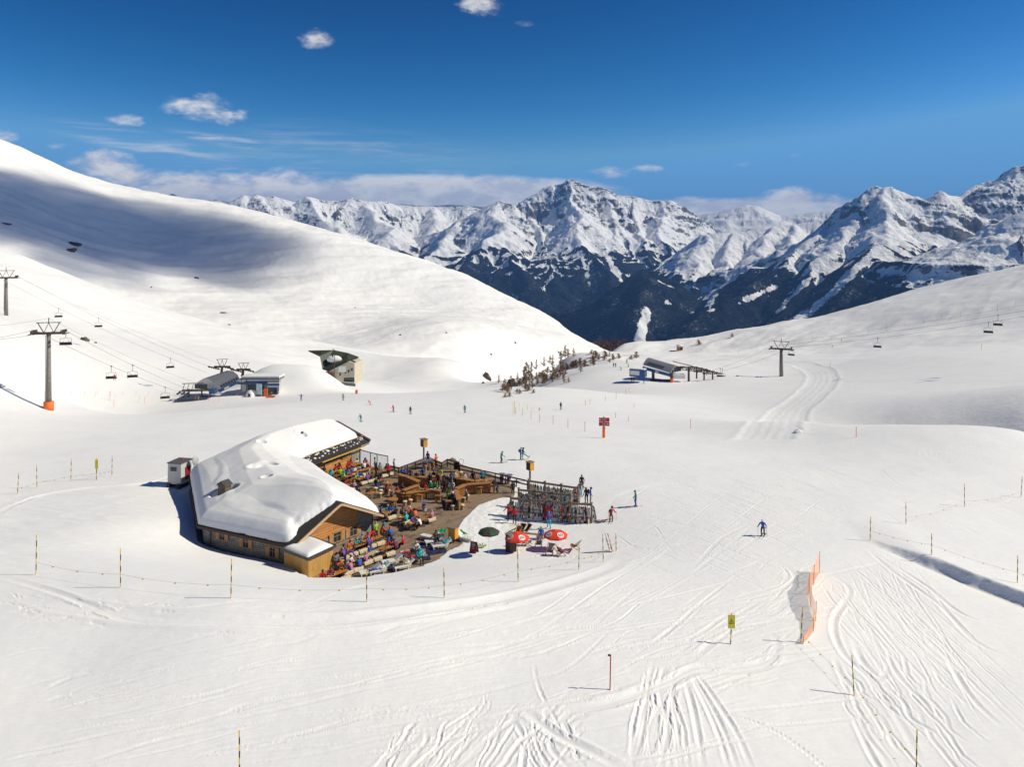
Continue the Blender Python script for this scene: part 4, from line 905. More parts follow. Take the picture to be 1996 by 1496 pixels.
# chimney and vents
p = onroof(438, 966, .3); zr = roof(p); ch_ = MB().box((0, 0, .35), (1.0, .8, 1.3)).box((0, 0, 1.05), (1.2, 1.0, .12)).build('chimney', mat('chimney_timber', (.16, .12, .085), .85, var=.4, scale=5)); ch_.location = (p.x, p.y, zr+.35); ch_.rotation_euler.z = R(-28)
l = ch_.location.copy(); local(ch_, hut); ch_.location = l
MB().prism([(-.62, 1.1), (.62, 1.1), (0, 1.5)], -.5, .5).build('cowl', DGREY, ch_)
for px, py in ((521, 905), (520, 931), (511, 863), (589, 847), (500, 858)):
    p = onroof(px, py, .6); local(MB().tube((p.x, p.y, roof(p)), (p.x, p.y, roof(p)+.75), .12, .12, 8).lathe([(.2, .72), (.22, .8), (.05, .95)], 8, (p.x, p.y, roof(p))).build('vent_pipe', DGREY), hut)
# deck
def deck():
    mb = MB(); mb.slab([(x, y) for x, y in deck_poly], DZ-.3, DZ); me = mb.mesh('sun_terrace', DECKW); uv_wall(me, (.67, .74, 0), flat=True)
    o = bpy.data.objects.new('terrace_floor', me); C.objects.link(o); tag(o, kind='structure'); return o
deck()
# shed at the corner
def shed():
    cs = [atz(550, 1072, -27.2), atz(600, 1091, -27.2), atz(653, 1066, -27.2)]; a, b, c = [Vector(v[:2]) for v in cs]; dd = a+(c-b)
    cen = (a+b+c+dd)/4; t = thing('shed', 'pale larch shed with snow on its flat roof against the hut corner', 'shed', (cen.x, cen.y, DZ-.6))
    base = Vector((cen.x, cen.y, 0)); q = [Vector((v.x, v.y))-cen for v in (a, b, c, dd)]; q = [v*.93 for v in q]
    for i in range(4):
        u, v = q[i], q[(i+1) % 4]; d = (v-u).normalized(); n_ = Vector((d.y, -d.x))*.06
        mb = MB().add([(u.x, u.y, 0), (v.x, v.y, 0), (v.x, v.y, 2.32), (u.x, u.y, 2.32), (u.x-n_.x, u.y-n_.y, 0), (v.x-n_.x, v.y-n_.y, 0), (v.x-n_.x, v.y-n_.y, 2.32), (u.x-n_.x, u.y-n_.y, 2.32)], [(0, 1, 2, 3), (5, 4, 7, 6), (3, 2, 6, 7), (0, 3, 7, 4), (1, 5, 6, 2)])
        me = mb.mesh('plank_wall', VPLANK); uv_wall(me, (d.x, d.y, 0)); o = bpy.data.objects.new('plank_wall', me); C.objects.link(o); o.parent = t
    Q = [v*1.11 for v in q]; MB().slab([(v.x, v.y) for v in Q], 2.33, 2.46).build('roof', STEEL, t)
    mb = MB()
    for i in range(4): u, v = Q[i], Q[(i+1) % 4]; mb.beam((u.x, u.y, 2.44), (v.x, v.y, 2.44), .12, .2)
    mb.build('roof_edge', DGREY, t)
    n = 24; Vx = []; 
    for i in range(n+1):
        for j in range(n+1):
            s, tt = i/n, j/n; p = (Q[0]*(1-s)+Q[1]*s)*(1-tt)+(Q[3]*(1-s)+Q[2]*s)*tt; p = p*.93; e = min(s, 1-s, tt, 1-tt)
            Vx.append((p.x, p.y, 2.45+.34*(1-math.exp(-e*14))+.05*math.sin(p.x*2+p.y)*min(1, e*8)))
    o = np_mesh('roof_snow', Vx, grid_faces(n+1, n+1), SNOWM); o.parent = t; fix_up(o)
shed()
# ------------------------------------------------------------------ people
def fabric(c): 
    k = 'fabric_%02x%02x%02x' % tuple(int(x*255) for x in c); return mat(k, c, .75, var=.12, scale=6)
COL = dict(red=(.62, .015, .02), darkred=(.30, .01, .03), orange=(.80, .13, .02), blue=(.02, .10, .45), teal=(.0, .33, .42), turquoise=(.02, .45, .50), green=(.02, .38, .12), lime=(.30, .55, .03), mint=(.02, .5, .33), yellow=(.75, .70, .03),
           black=(.012, .012, .015), navy=(.012, .02, .07), white=(.75, .74, .72), grey=(.22, .22, .24), brown=(.10, .05, .03), olive=(.09, .08, .04), maroon=(.16, .01, .06), purple=(.16, .07, .35), pink=(.45, .18, .30), magenta=(.55, .01, .25), cream=(.72, .62, .45), lightgreen=(.28, .5, .12), royal=(.02, .08, .55))
FAB = {k: fabric(v) for k, v in COL.items()}
HAIR = {'brown': mat('brown_hair', (.06, .03, .015), .8), 'blond': mat('blond_hair', (.42, .27, .10), .7), 'grey': mat('grey_hair', (.35, .33, .32), .8), 'dark': mat('dark_hair', (.012, .01, .01), .7)}
BOOT = {'dark': mat('ski_boot_dark', (.03, .03, .035), .4), 'white': mat('ski_boot_white', (.6, .6, .58), .4)}
def pose(p):
    """joint positions, facing +Y, origin between the feet (standing) or below the seat (sitting)"""
    J = {}
    def S(k, l, r): J[k+'_l'] = Vector(l); J[k+'_r'] = Vector(r)
    if p in ('stand', 'walk', 'ski', 'tuck', 'arms_out', 'bend', 'kick'):
        ln = {'stand': 0.02, 'walk': .08, 'ski': .16, 'tuck': .42, 'arms_out': .02, 'bend': .6, 'kick': .02}[p]; hz = {'ski': .86, 'tuck': .78, 'bend': .92}.get(p, .95)
        J['pelvis'] = Vector((0, -.06 if p != 'stand' else 0, hz)); J['waist'] = J['pelvis']+Vector((0, ln*.35, .17)); J['chest'] = J['pelvis']+Vector((0, ln*.8, .38-ln*.12)); J['neck'] = J['pelvis']+Vector((0, ln*1.15, .54-ln*.28)); J['head'] = J['neck']+Vector((0, .04+ln*.1, .13))
        sy = J['neck'].y-.01; sz = J['neck'].z-.07
        S('shoulder', (-.19, sy, sz), (.19, sy, sz)); S('hip', (-.10, J['pelvis'].y, hz-.06), (.10, J['pelvis'].y, hz-.06))
        kf = {'ski': .16, 'tuck': .2}.get(p, .03); S('knee', (-.13, J['pelvis'].y+kf, .50), (.13, J['pelvis'].y+kf, .50)); S('ankle', (-.13, -.04, .10), (.13, -.04, .10)); S('toe', (-.15, .16, .04), (.15, .16, .04))
        if p == 'walk': S('knee', (-.11, .12, .50), (.11, -.02, .50)); S('ankle', (-.11, .22, .11), (.11, -.26, .14)); S('toe', (-.12, .42, .06), (.12, -.06, .04))
        if p == 'kick': J['knee_r'] = Vector((.22, .32, .72)); J['ankle_r'] = Vector((.35, .62, .46)); J['toe_r'] = Vector((.4, .82, .52))
        if p == 'stand': S('elbow', (-.27, sy-.04, sz-.27), (.27, sy-.04, sz-.27)); S('wrist', (-.26, sy+.10, sz-.48), (.26, sy+.12, sz-.46))
        elif p == 'arms_out': S('elbow', (-.45, sy, sz-.02), (.45, sy, sz-.06)); S('wrist', (-.70, sy+.03, sz+.02), (.70, sy+.03, sz-.04))
        elif p == 'bend': S('elbow', (-.25, sy+.05, sz-.26), (.25, sy+.05, sz-.26)); S('wrist', (-.18, sy+.2, sz-.44), (.2, sy+.18, sz-.44))
        else: S('elbow', (-.33, sy-.03, sz-.24), (.33, sy-.03, sz-.24)); S('wrist', (-.36, sy+.2, sz-.32), (.36, sy+.2, sz-.30))
    elif p in ('sit', 'sit_eat', 'sit_chat'):
        ln = {'sit': .05, 'sit_eat': .22, 'sit_chat': .12}[p]; J['pelvis'] = Vector((0, 0, .53)); J['waist'] = Vector((0, ln*.3, .70)); J['chest'] = Vector((0, ln*.8, .92)); J['neck'] = Vector((0, ln*1.15, 1.08)); J['head'] = Vector((.03 if p == 'sit_chat' else 0, ln*1.2+.05, 1.21))
        sy, sz = ln*1.1, 1.01
        S('shoulder', (-.19, sy, sz), (.19, sy, sz)); S('hip', (-.10, .04, .52), (.10, .04, .52)); S('knee', (-.14, .46, .50), (.14, .46, .50)); S('ankle', (-.14, .40, .10), (.14, .46, .10)); S('toe', (-.15, .60, .04), (.16, .66, .04))
        if p == 'sit_eat': S('elbow', (-.30, sy+.12, .80), (.30, sy+.14, .80)); S('wrist', (-.16, sy+.36, .82), (.14, sy+.36, .86))
        elif p == 'sit_chat': S('elbow', (-.27, sy-.02, .76), (.31, sy+.12, .80)); S('wrist', (-.2, sy+.2, .66), (.2, sy+.34, .95))
        else: S('elbow', (-.27, sy-.04, .76), (.27, sy-.04, .76)); S('wrist', (-.17, sy+.2, .62), (.17, sy+.2, .62))
    elif p == 'lie':         # reclining on a lounger, head at -Y
        J['pelvis'] = Vector((0, 0, .46)); J['waist'] = Vector((0, -.16, .50)); J['chest'] = Vector((0, -.36, .60)); J['neck'] = Vector((0, -.52, .70)); J['head'] = Vector((0, -.62, .79))
        S('shoulder', (-.19, -.46, .64), (.19, -.46, .64)); S('elbow', (-.30, -.25, .52), (.32, -.28, .50)); S('wrist', (-.14, -.06, .62), (.2, -.03, .58)); S('hip', (-.10, .02, .44), (.10, .02, .44)); S('knee', (-.13, .42, .56), (.13, .44, .48)); S('ankle', (-.12, .82, .44), (.15, .86, .42)); S('toe', (-.15, .94, .60), (.2, .98, .58))
    return J
BONES = [('pelvis', 'waist', 'top'), ('waist', 'chest', 'top'), ('chest', 'neck', 'top'), ('neck', 'head', 'skin')]
for s_ in ('_l', '_r'): BONES += [('chest', 'shoulder'+s_, 'top'), ('shoulder'+s_, 'elbow'+s_, 'top'), ('elbow'+s_, 'wrist'+s_, 'top'), ('pelvis', 'hip'+s_, 'leg'), ('hip'+s_, 'knee'+s_, 'leg'), ('knee'+s_, 'ankle'+s_, 'leg'), ('ankle'+s_, 'toe'+s_, 'boot')]
RAD = dict(pelvis=.150, waist=.140, chest=.165, neck=.062, head=.100, shoulder=.085, elbow=.058, wrist=.042, hip=.105, knee=.075, ankle=.062, toe=.048)
POSES = {}; PPL = []
def body_mesh(p):
    if p in POSES: return POSES[p]
    J = pose(p); names = list(J); idx = {k: i for i, k in enumerate(names)}
    V = [J[k] for k in names]; hd = (J['head']-J['neck']).normalized(); V.append(J['head']+hd*.09); idx['crown'] = len(V)-1
    E = [(idx[a], idx[b]) for a, b, _ in BONES]+[(idx['head'], idx['crown'])]
    me = bpy.data.meshes.new('skeleton'); me.from_pydata([tuple(v) for v in V], E, []); o = bpy.data.objects.new('skeleton', me); C.objects.link(o)
    md = o.modifiers.new('s', 'SKIN'); md.use_smooth_shade = True; md.branch_smoothing = .3; sk = me.skin_vertices[0].data if me.skin_vertices else None
    if sk is None:
        bm = bmesh.new(); bm.from_mesh(me); bm.verts.layers.skin.verify(); bm.to_mesh(me); bm.free(); sk = me.skin_vertices[0].data
    for k, i in idx.items():
        r = .078 if k == 'crown' else RAD[k.split('_')[0]]; sk[i].radius = (r, r*(.78 if k in ('chest', 'pelvis', 'waist') else 1)); sk[i].use_root = (k == 'pelvis')
    o.modifiers.new('d', 'SUBSURF').levels = 1
    dg = bpy.context.evaluated_depsgraph_get(); dg.update(); ev = o.evaluated_get(dg); nm = bpy.data.meshes.new_from_object(ev); bpy.data.objects.remove(o); bpy.data.meshes.remove(me)
    bm = bmesh.new(); bm.from_mesh(nm); nb_ = len(bm.faces)
    reg = {'top': 0, 'leg': 1, 'skin': 2, 'boot': 3, 'glove': 4}
    def seg(q, a, b): ab = b-a; t = max(0, min(1, (q-a).dot(ab)/ab.length_squared)); return (q-a-ab*t).length
    for f in bm.faces:
        q = f.calc_center_median(); best = min(((seg(q, J[a], J[b])/({'top': 1.25}.get(r, 1)), r) for a, b, r in BONES), key=lambda x: x[0])[1]
        if (q-J['neck']).dot(hd) > .03 and (q-J['head']).length < .24: best = 'skin'
        for s_ in ('_l', '_r'):
            if (q-J['wrist'+s_]).length < .055: best = 'glove'
            if best == 'leg' and (q-J['ankle'+s_]).length < .1: best = 'boot'
        f.material_index = reg[best]; f.smooth = True
    # nose, and gloved hands with four fingers and a thumb
    def wedge(c, d, L, w, h, mi, taper=.6):
        d = d.normalized(); x = d.cross(Vector((0, 0, 1))); x = x.normalized() if x.length > .1 else Vector((1, 0, 0)); z = x.cross(d)
        vs = [bm.verts.new(c+x*a*w/2+z*b*h/2) for a, b in ((-1, -1), (1, -1), (1, 1), (-1, 1))]+[bm.verts.new(c+d*L+x*a*w/2*taper+z*b*h/2*taper) for a, b in ((-1, -1), (1, -1), (1, 1), (-1, 1))]
        for q in ((0, 3, 2, 1), (4, 5, 6, 7), (0, 1, 5, 4), (1, 2, 6, 5), (2, 3, 7, 6), (3, 0, 4, 7)):
            f = bm.faces.new([vs[i] for i in q]); f.material_index = mi; f.smooth = True
    fw = Vector((0, 1, 0)); 
    if p == 'lie': fw = Vector((0, .6, .8))
    wedge(J['head']+fw*.085-hd*.005, fw-hd*.4, .03, .03, .045, 2); wedge(J['head']+fw*.088-hd*.045, fw, .008, .05, .012, 2)
    for s_, sg in (('_l', -1), ('_r', 1)):
        w_ = J['wrist'+s_]; d = (w_-J['elbow'+s_]).normalized(); x = d.cross(Vector((0, 0, 1))).normalized()
        wedge(w_, d, .10, .085, .035, 4, .95)
        for k, L in enumerate((.075, .085, .08, .06)):
            b0 = w_+d*.095+x*(k-1.5)*.021; wedge(b0, d+Vector((0, 0, -.35)), L*.55, .019, .02, 4, .9); b1 = b0+(d+Vector((0, 0, -.35))).normalized()*L*.5; wedge(b1, d+Vector((0, 0, -1.1)), L*.5, .017, .018, 4, .7)
        wedge(w_+d*.03-x*sg*.035, d*.7-x*sg*.9, .06, .022, .024, 4, .7)
    nm.materials.clear()
    for m in (FAB['red'], FAB['black'], SKIN, BOOT['dark'], FAB['black']): nm.materials.append(m)
    bm.to_mesh(nm); bm.free()
    nm.name = 'person_'+p; POSES[p] = (nm, J, hd); return POSES[p]
HM = {}
def head_mesh(kind):
    if kind in HM: return HM[kind]
    mb = MB()
    if kind == 'helmet':
        mb.ell((0, -.012, .035), (.122, .138, .118), 12, 8); mb.cur = 1; mb.box((0, .115, .035), (.17, .03, .06)); mb.cur = 0; mb.box((-.11, .0, -.05), (.03, .09, .09)); mb.box((.11, .0, -.05), (.03, .09, .09))
    elif kind == 'beanie':
        mb.ell((0, -.012, .05), (.112, .125, .105), 12, 8); mb.ell((0, -.01, .17), (.03, .03, .03), 7, 5); mb.cur = 1; mb.box((0, .10, .012), (.13, .02, .035))
    else:
        mb.ell((0, -.022, .045), (.108, .118, .10), 12, 8); mb.ell((0, -.06, -.03), (.09, .06, .09), 10, 6); mb.cur = 1; mb.box((0, .095, .012), (.13, .015, .03))
    me = mb.mesh(kind, [FAB['black'], BLACK], True); HM[kind] = me; return me
SKI_ME = {}
def ski_mesh():
    if 's' not in SKI_ME:
        mb = MB(); P = [(-.72, .03, .045), (-.3, .012, .035), (.3, .012, .033), (.75, .014, .045), (.88, .05, .04), (.95, .11, .012)]
        for (y0, z0, w0), (y1, z1, w1) in zip(P[:-1], P[1:]):
            mb.add([(-w0, y0, z0), (w0, y0, z0), (w1, y1, z1), (-w1, y1, z1), (-w0, y0, z0+.016), (w0, y0, z0+.016), (w1, y1, z1+.014), (-w1, y1, z1+.014)], [(0, 1, 2, 3), (4, 7, 6, 5), (0, 4, 5, 1), (2, 6, 7, 3), (1, 5, 6, 2), (0, 3, 7, 4)])
        mb.cur = 1; mb.box((0, .17, .045), (.07, .1, .04)); mb.box((0, -.17, .045), (.07, .1, .05)); SKI_ME['s'] = mb.mesh('ski', [FAB['red'], BLACK])
    return SKI_ME['s']
POLE_ME = MB().tube((0, 0, 0), (0, 0, 1.1), .012, .014, 6).tube((0, 0, 1.1), (0, 0, 1.22), .02, .02, 6).lathe([(.05, .06), (.05, .07)], 8).mesh('ski_pole', DGREY)
PACK_ME = MB().box((0, -.2, .18), (.28, .16, .42), taper=.85).box((0, -.3, .12), (.2, .06, .22)).mesh('backpack', FAB['black'])
def slots(o, mats):
    for i, m in enumerate(mats):
        if i < len(o.material_slots): o.material_slots[i].link = 'OBJECT'; o.material_slots[i].material = m
def short(l, n=10): return ' '.join(l.replace(' jacket', '').replace('person in ', 'the skier in ').split()[:n])
def person(loc, p, yaw, top, legs, hat, label, hatc=None, skis=None, poles=False, pack=None, sc=1.0, group=None, glove='black', boot='dark'):
    """yaw in degrees: 0 faces away from the camera, 90 faces left, -90 faces right, 180 faces the camera"""
    me, J, hd = body_mesh(p); o = bpy.data.objects.new('person', me); C.objects.link(o); PPL.append(o)
    slots(o, [FAB[top], FAB[legs], SKIN, BOOT[boot], FAB[glove]])
    o.location = loc; o.rotation_euler.z = R(yaw); o.scale = (sc,)*3; tag(o, label, 'person', group)
    kind = hat if hat in ('helmet', 'beanie') else 'hair'; h = bpy.data.objects.new(kind, head_mesh(kind)); C.objects.link(h); h.parent = o
    h.location = J['head']; h.rotation_euler = Vector((0, 0, 1)).rotation_difference(hd).to_euler()
    if p == 'lie': h.rotation_euler = (R(-42), 0, 0); h.rotation_euler = (R(42), 0, 0)
    slots(h, [FAB[hatc or 'black'] if kind != 'hair' else HAIR[hatc or 'brown'], BLACK])
    if skis:
        for s_ in ('_l', '_r'):
            k = bpy.data.objects.new('ski', ski_mesh()); C.objects.link(k); k.parent = o; slots(k, [FAB[skis], BLACK]); a = J['ankle'+s_]; k.location = (a.x*(.9 if p != 'kick' else 1), a.y+.05, a.z-.10)
            if p == 'kick' and s_ == '_r': k.rotation_euler = (R(50), 0, R(-25)); k.location = (a.x, a.y+.1, a.z-.05)
    if pack:
        k = bpy.data.objects.new('backpack', PACK_ME); C.objects.link(k); k.parent = o; slots(k, [FAB[pack]]); k.location = J['waist']
    if poles:
        M = Matrix.Translation(Vector(loc)) @ Matrix.Rotation(R(yaw), 4, 'Z') @ Matrix.Scale(sc, 4)
        for s_, w_ in (('_l', 'left'), ('_r', 'right')):
            k = bpy.data.objects.new('ski_pole', POLE_ME); C.objects.link(k); d = (J['wrist'+s_]-J['elbow'+s_]).normalized(); g = J['wrist'+s_]+d*.07; tip = Vector((g.x*1.15, g.y-.25, .0)); ax = (g-tip).normalized()
            q = Matrix.Rotation(R(yaw), 3, 'Z') @ ax; k.rotation_euler = Vector((0, 0, 1)).rotation_difference(q).to_euler(); k.location = (M @ g)-q*1.14*sc; k.scale = (sc,)*3
            tag(k, f"{w_} ski pole of {short(label)}", 'ski pole', 'ski poles held by skiers')
    return o
def gp(px, py): return onground(px, py)
# skiers and walkers on the snow: (feet px, feet py, pose, yaw, top, legs, hat, hat colour, skis, poles, pack, label)
SNOWP = [
 (977, 903, 'ski', -60, 'mint', 'brown', 'helmet', 'grey', 'grey', True, None, 'person in a mint jacket skiing above the terrace railing'),
 (1015, 897, 'stand', -80, 'royal', 'black', 'helmet', 'grey', 'yellow', False, 'blue', 'person in a royal blue jacket skiing beside one lifting a ski'),
 (1020, 897, 'kick', -70, 'black', 'teal', 'helmet', 'black', 'yellow', False, None, 'person in teal trousers lifting one yellow ski off the snow'),
 (1487, 1045, 'ski', 150, 'blue', 'black', 'beanie', 'white', 'black', True, None, 'person in a blue and white jacket skiing alone on the right of the piste'),
 (1239, 988, 'stand', 95, 'green', 'royal', 'helmet', 'grey', 'red', True, None, 'person in a green jacket and blue trousers standing on skis right of the racks'),
 (1191, 1018, 'tuck', -20, 'red', 'brown', 'helmet', 'black', 'grey', True, 'olive', 'person in a red jacket bending forward beside dropped red skis'),
 (703, 823, 'ski', 160, 'teal', 'green', 'beanie', 'blue', 'black', True, None, 'person in a blue jacket and green trousers skiing behind the hut roof'),
 (767, 804, 'ski', 60, 'red', 'maroon', 'helmet', 'pink', 'brown', False, None, 'person in a pink red suit skiing in the middle of the piste'),
 (800, 808, 'stand', 170, 'brown', 'blue', 'helmet', 'brown', 'grey', False, None, 'person in a brown jacket and blue trousers skiing towards the hut'),
 (906, 805, 'stand', 170, 'teal', 'maroon', 'helmet', 'teal', 'grey', False, None, 'person in a teal jacket skiing above the terrace loudspeaker'),
 (722, 790, 'tuck', 90, 'red', 'red', 'helmet', 'red', 'black', False, None, 'small person in a red suit leaning sideways on the upper piste'),
 (587, 781, 'arms_out', 175, 'blue', 'navy', 'helmet', 'navy', 'orange', False, None, 'person in a blue jacket skiing with both arms spread out'),
 (669, 781, 'stand', 180, 'lightgreen', 'grey', 'helmet', 'olive', 'grey', False, None, 'person in a pale green jacket below the green roofed building'),
 (529, 774, 'stand', 180, 'grey', 'brown', 'helmet', 'black', None, False, None, 'person in dark clothes standing behind an orange barrier at the left lift'),
 (1093, 799, 'stand', -40, 'black', 'brown', 'helmet', 'black', 'yellow', False, None, 'person in black skiing alone left of the red signpost'),
 (1196, 716, 'stand', 10, 'black', 'black', 'helmet', 'black', 'black', False, None, 'left one of two people in black standing on the far piste bend'),
 (1200, 716, 'stand', 0, 'navy', 'black', 'helmet', 'black', 'black', False, None, 'right one of two people in black standing on the far piste bend'),
 (1211, 722, 'tuck', 60, 'grey', 'black', 'helmet', 'black', 'black', False, None, 'person in grey crouching on skis on the far piste bend'),
 (1222, 709, 'stand', 20, 'brown', 'black', 'helmet', 'black', 'black', False, None, 'person in brown behind the kiosk queue at the right lift'),
 (1225, 716, 'ski', 50, 'lime', 'black', 'helmet', 'lime', 'black', False, None, 'person in a lime jacket left of the blue lift kiosk'),
 (1231, 745, 'stand', 170, 'maroon', 'black', 'helmet', 'black', 'black', False, None, 'person in maroon skiing side by side below the blue kiosk'),
 (1235, 745, 'stand', 190, 'olive', 'brown', 'helmet', 'brown', 'black', False, None, 'person in olive skiing side by side below the blue kiosk'),
 (1255, 748, 'stand', 175, 'purple', 'grey', 'helmet', 'navy', 'black', False, None, 'person in purple skiing alone below the right lift station'),
 (991, 1015, 'walk', 150, 'red', 'black', 'hair', 'dark', None, True, None, 'person in a red jacket standing left of the front ski rack'),
 (1003, 1021, 'stand', 180, 'red', 'black', 'hair', 'dark', None, False, None, 'person in a long red coat walking towards the loungers'),
 (1070, 1031, 'walk', 5, 'purple', 'turquoise', 'beanie', 'grey', None, False, None, 'person in a purple jacket and turquoise trousers walking to the ski rack'),
 (1070, 1016, 'stand', 0, 'red', 'blue', 'helmet', 'blue', None, False, None, 'person in a dark red jacket reaching into the front ski rack'),
 (1000, 968, 'stand', 20, 'black', 'black', 'hair', 'dark', None, False, None, 'person all in black at the left end of the ski racks'),
 (1131, 968, 'walk', -160, 'brown', 'turquoise', 'hair', 'dark', None, False, None, 'person in a brown top and turquoise trousers behind the rack end'),
 (1134, 955, 'stand', 170, 'black', 'black', 'beanie', 'brown', None, False, None, 'tall person in black behind the top ski rack'),
 (1121, 980, 'stand', 0, 'pink', 'black', 'helmet', 'brown', None, False, 'maroon', 'person in a pink jacket with backpack between the ski racks'),
 (1143, 981, 'stand', 150, 'navy', 'black', 'helmet', 'grey', None, False, None, 'person in a navy jacket at the right end of the racks'),
 (1151, 981, 'stand', -90, 'royal', 'grey', 'helmet', 'black', None, False, 'brown', 'person in a bright blue jacket carrying a brown backpack at the racks'),
]
for a in SNOWP:
    px, py, ps, yaw, top, legs, hat, hc, sk, pol, pk, lab = a
    g = gp(px, py); g.z -= .02
    person(g, ps, yaw, top, legs, hat, lab, hc, sk, pol, pk, sc=(.8 if 'small' in lab else 1.0), group='people on the snow')
# ------------------------------------------------------------------ terrace furniture
TA = R(48)                            # direction of the beer tables
def D3(px, py, h=0.0): p = atz(px, py, DZ+h); return Vector((p.x, p.y, DZ))
def beer_table(L=2.2, wood=WOOD_O):
    t = thing('beer_table', '', 'table'); MB().box((0, 0, .76), (L, .62, .035)).box((0, .2, .735), (L*.9, .05, .02)).box((0, -.2, .735), (L*.9, .05, .02)).build('table_top', wood, t)
    for x in (-L*.38, L*.38):
        MB().beam((x, -.26, 0), (x, -.22, .74), .03).beam((x, .26, 0), (x, .22, .74), .03).beam((x, -.24, .35), (x, .24, .35), .025).beam((x, -.3, .015), (x, .3, .015), .03).build('leg', DGREY, t)
    return t
def beer_bench(fleece=True):
    t = thing('bench', '', 'bench'); MB().box((0, 0, .46), (2.2, .27, .035)).build('seat', WOOD_O, t)
    for x in (-.85, .85): MB().beam((x, -.12, 0), (x, -.1, .44), .025).beam((x, .12, 0), (x, .1, .44), .025).beam((x, -.12, .2), (x, .12, .2), .02).build('leg', DGREY, t)
    return t
def fleece_mesh(L, seed):
    r = random.Random(seed); n, m = 26, 14; V = []
    for i in range(n+1):
        for j in range(m+1):
            x = (i/n-.5)*L; s = (j/m-.5)*2; e = 1-abs(i/n-.5)*2; wv = .035*math.sin(i*1.9+seed)+r.uniform(-.014, .014)
            y = max(-.17, min(.17, s*.36)); z = .50-max(0, abs(s)-.46)*.52+r.uniform(0, .022)+.02*math.sin(i*.9+j)
            if abs(s) > .46: y = math.copysign(.165+.05*(abs(s)-.46)+wv*.5, s)
            z += .0; 
            if abs(s) > .9: z += wv
            V.append((x+r.uniform(-.02, .02), y, z))
    F = [(i*(m+1)+j, i*(m+1)+j+1, (i+1)*(m+1)+j+1, (i+1)*(m+1)+j) for i in range(n) for j in range(m)]
    me = bpy.data.meshes.new('sheepskin'); me.from_pydata(V, [], F); me.materials.append(FLEECE); me.polygons.foreach_set('use_smooth', [True]*len(F)); o = bpy.data.objects.new('sheepskin', me); return me
FL = [fleece_mesh(.95, k) for k in range(4)]
PT = Proto(beer_table()); PTG = Proto(beer_table(2.2, mat('bleached_table', (.52, .40, .24), .7, var=.3, scale=3))); PTS = Proto(beer_table(1.1)); PB = Proto(beer_bench())
def fleece_on(loc, ang, off, label):
    o = bpy.data.objects.new('sheepskin', FL[rnd.randrange(4)]); C.objects.link(o); d = Vector((math.cos(ang), math.sin(ang), 0)); o.location = Vector(loc)+d*off; o.rotation_euler.z = ang; o.scale = (rnd.uniform(.9, 1.1), 1, 1)
    tag(o, label, 'sheepskin', 'sheepskins spread on the terrace benches'); return o
MUG = MB().lathe([(.04, 0), (.042, .15), (.036, .15)], 8).mesh('drink_glass', mat('beer', (.55, .25, .03), .2)); MUGW = MB().lathe([(.035, 0), (.045, .09), (.04, .09)], 8).mesh('cup', WHITE)
PLATE = MB().lathe([(.06, 0), (.12, .02), (.11, .02)], 10).mesh('plate', WHITE); BOTT = MB().lathe([(.04, 0), (.04, .16), (.015, .22), (.015, .28)], 8).mesh('bottle', mat('green_bottle', (.02, .12, .05), .2))
NCLUT = {'n': 0}
def clutter(loc, ang, where, n, z=.778, L=1.9, wd=.22, seed=0):
    r = random.Random(seed+int(loc.x*100)); d = Vector((math.cos(ang), math.sin(ang), 0)); q = Vector((-d.y, d.x, 0))
    for i in range(n):
        nm, me, lb = r.choice([('drink_glass', MUG, 'amber drink glass'), ('cup', MUGW, 'small white cup'), ('plate', PLATE, 'round white plate'), ('drink_glass', MUG, 'amber drink glass'), ('bottle', BOTT, 'green glass bottle')])
        o = bpy.data.objects.new(nm, me); C.objects.link(o); o.location = loc+d*((i+.5)/n-.5)*L+d*r.uniform(-.08, .08)+q*r.uniform(-wd, wd)+Vector((0, 0, z)); tag(o, f"{lb}, {['left end', 'second from left', 'left of middle', 'right of middle', 'second from right', 'right end'][min(5, i)] if n > 3 else ['left', 'centre', 'right'][i % 3]}, {where}", nm.replace('_', ' '), 'tableware on '+where); NCLUT['n'] += 1
# (table centre px,py, kind, bench far side, bench near side, where)
TABLES = [
 (725, 1051, 'T', 0, 1, 'the long table below the stone pier'), (690, 1066, 'T', 0, 1, 'the table beside the gable'), (718, 1081, 'G', 1, 1, 'the bleached lower terrace table'),
 (752, 1068, 'S', 1, 1, 'the short lower terrace table'), (664, 1077, 'S', 0, 1, 'the small table against the shed'), (680, 1101, 'T', 1, 1, 'the low table in front of the shed'), (655, 1118, 'T', 1, 1, 'the table nearest the snow bank'),
 (756, 999, 'S', 0, 1, 'the dark table at the gable eave'), (786, 1008, 'S', 1, 1, 'the small table under the eave'), (812, 1016, 'T', 1, 0, 'the table of the white coat'), (833, 1003, 'S', 0, 1, 'the lone short table'),
 (690, 906.5, 'T', 0, 1, 'the table under the far eave'), (659, 918, 'T', 1, 1, 'the table by the far timber wall'), (686, 926, 'T', 1, 1, 'the second upper terrace table'), (710, 931, 'T', 1, 1, 'the bright upper terrace table'),
 (714, 914.5, 'T', 1, 1, 'the table below the glass screen'), (751, 917, 'T', 0, 1, 'the table right of the glass screen'), (677, 946, 'T', 1, 1, 'the table half behind the roof'), (722, 961, 'S', 1, 0, 'the low table left of the log stools')]
TPOS = {}
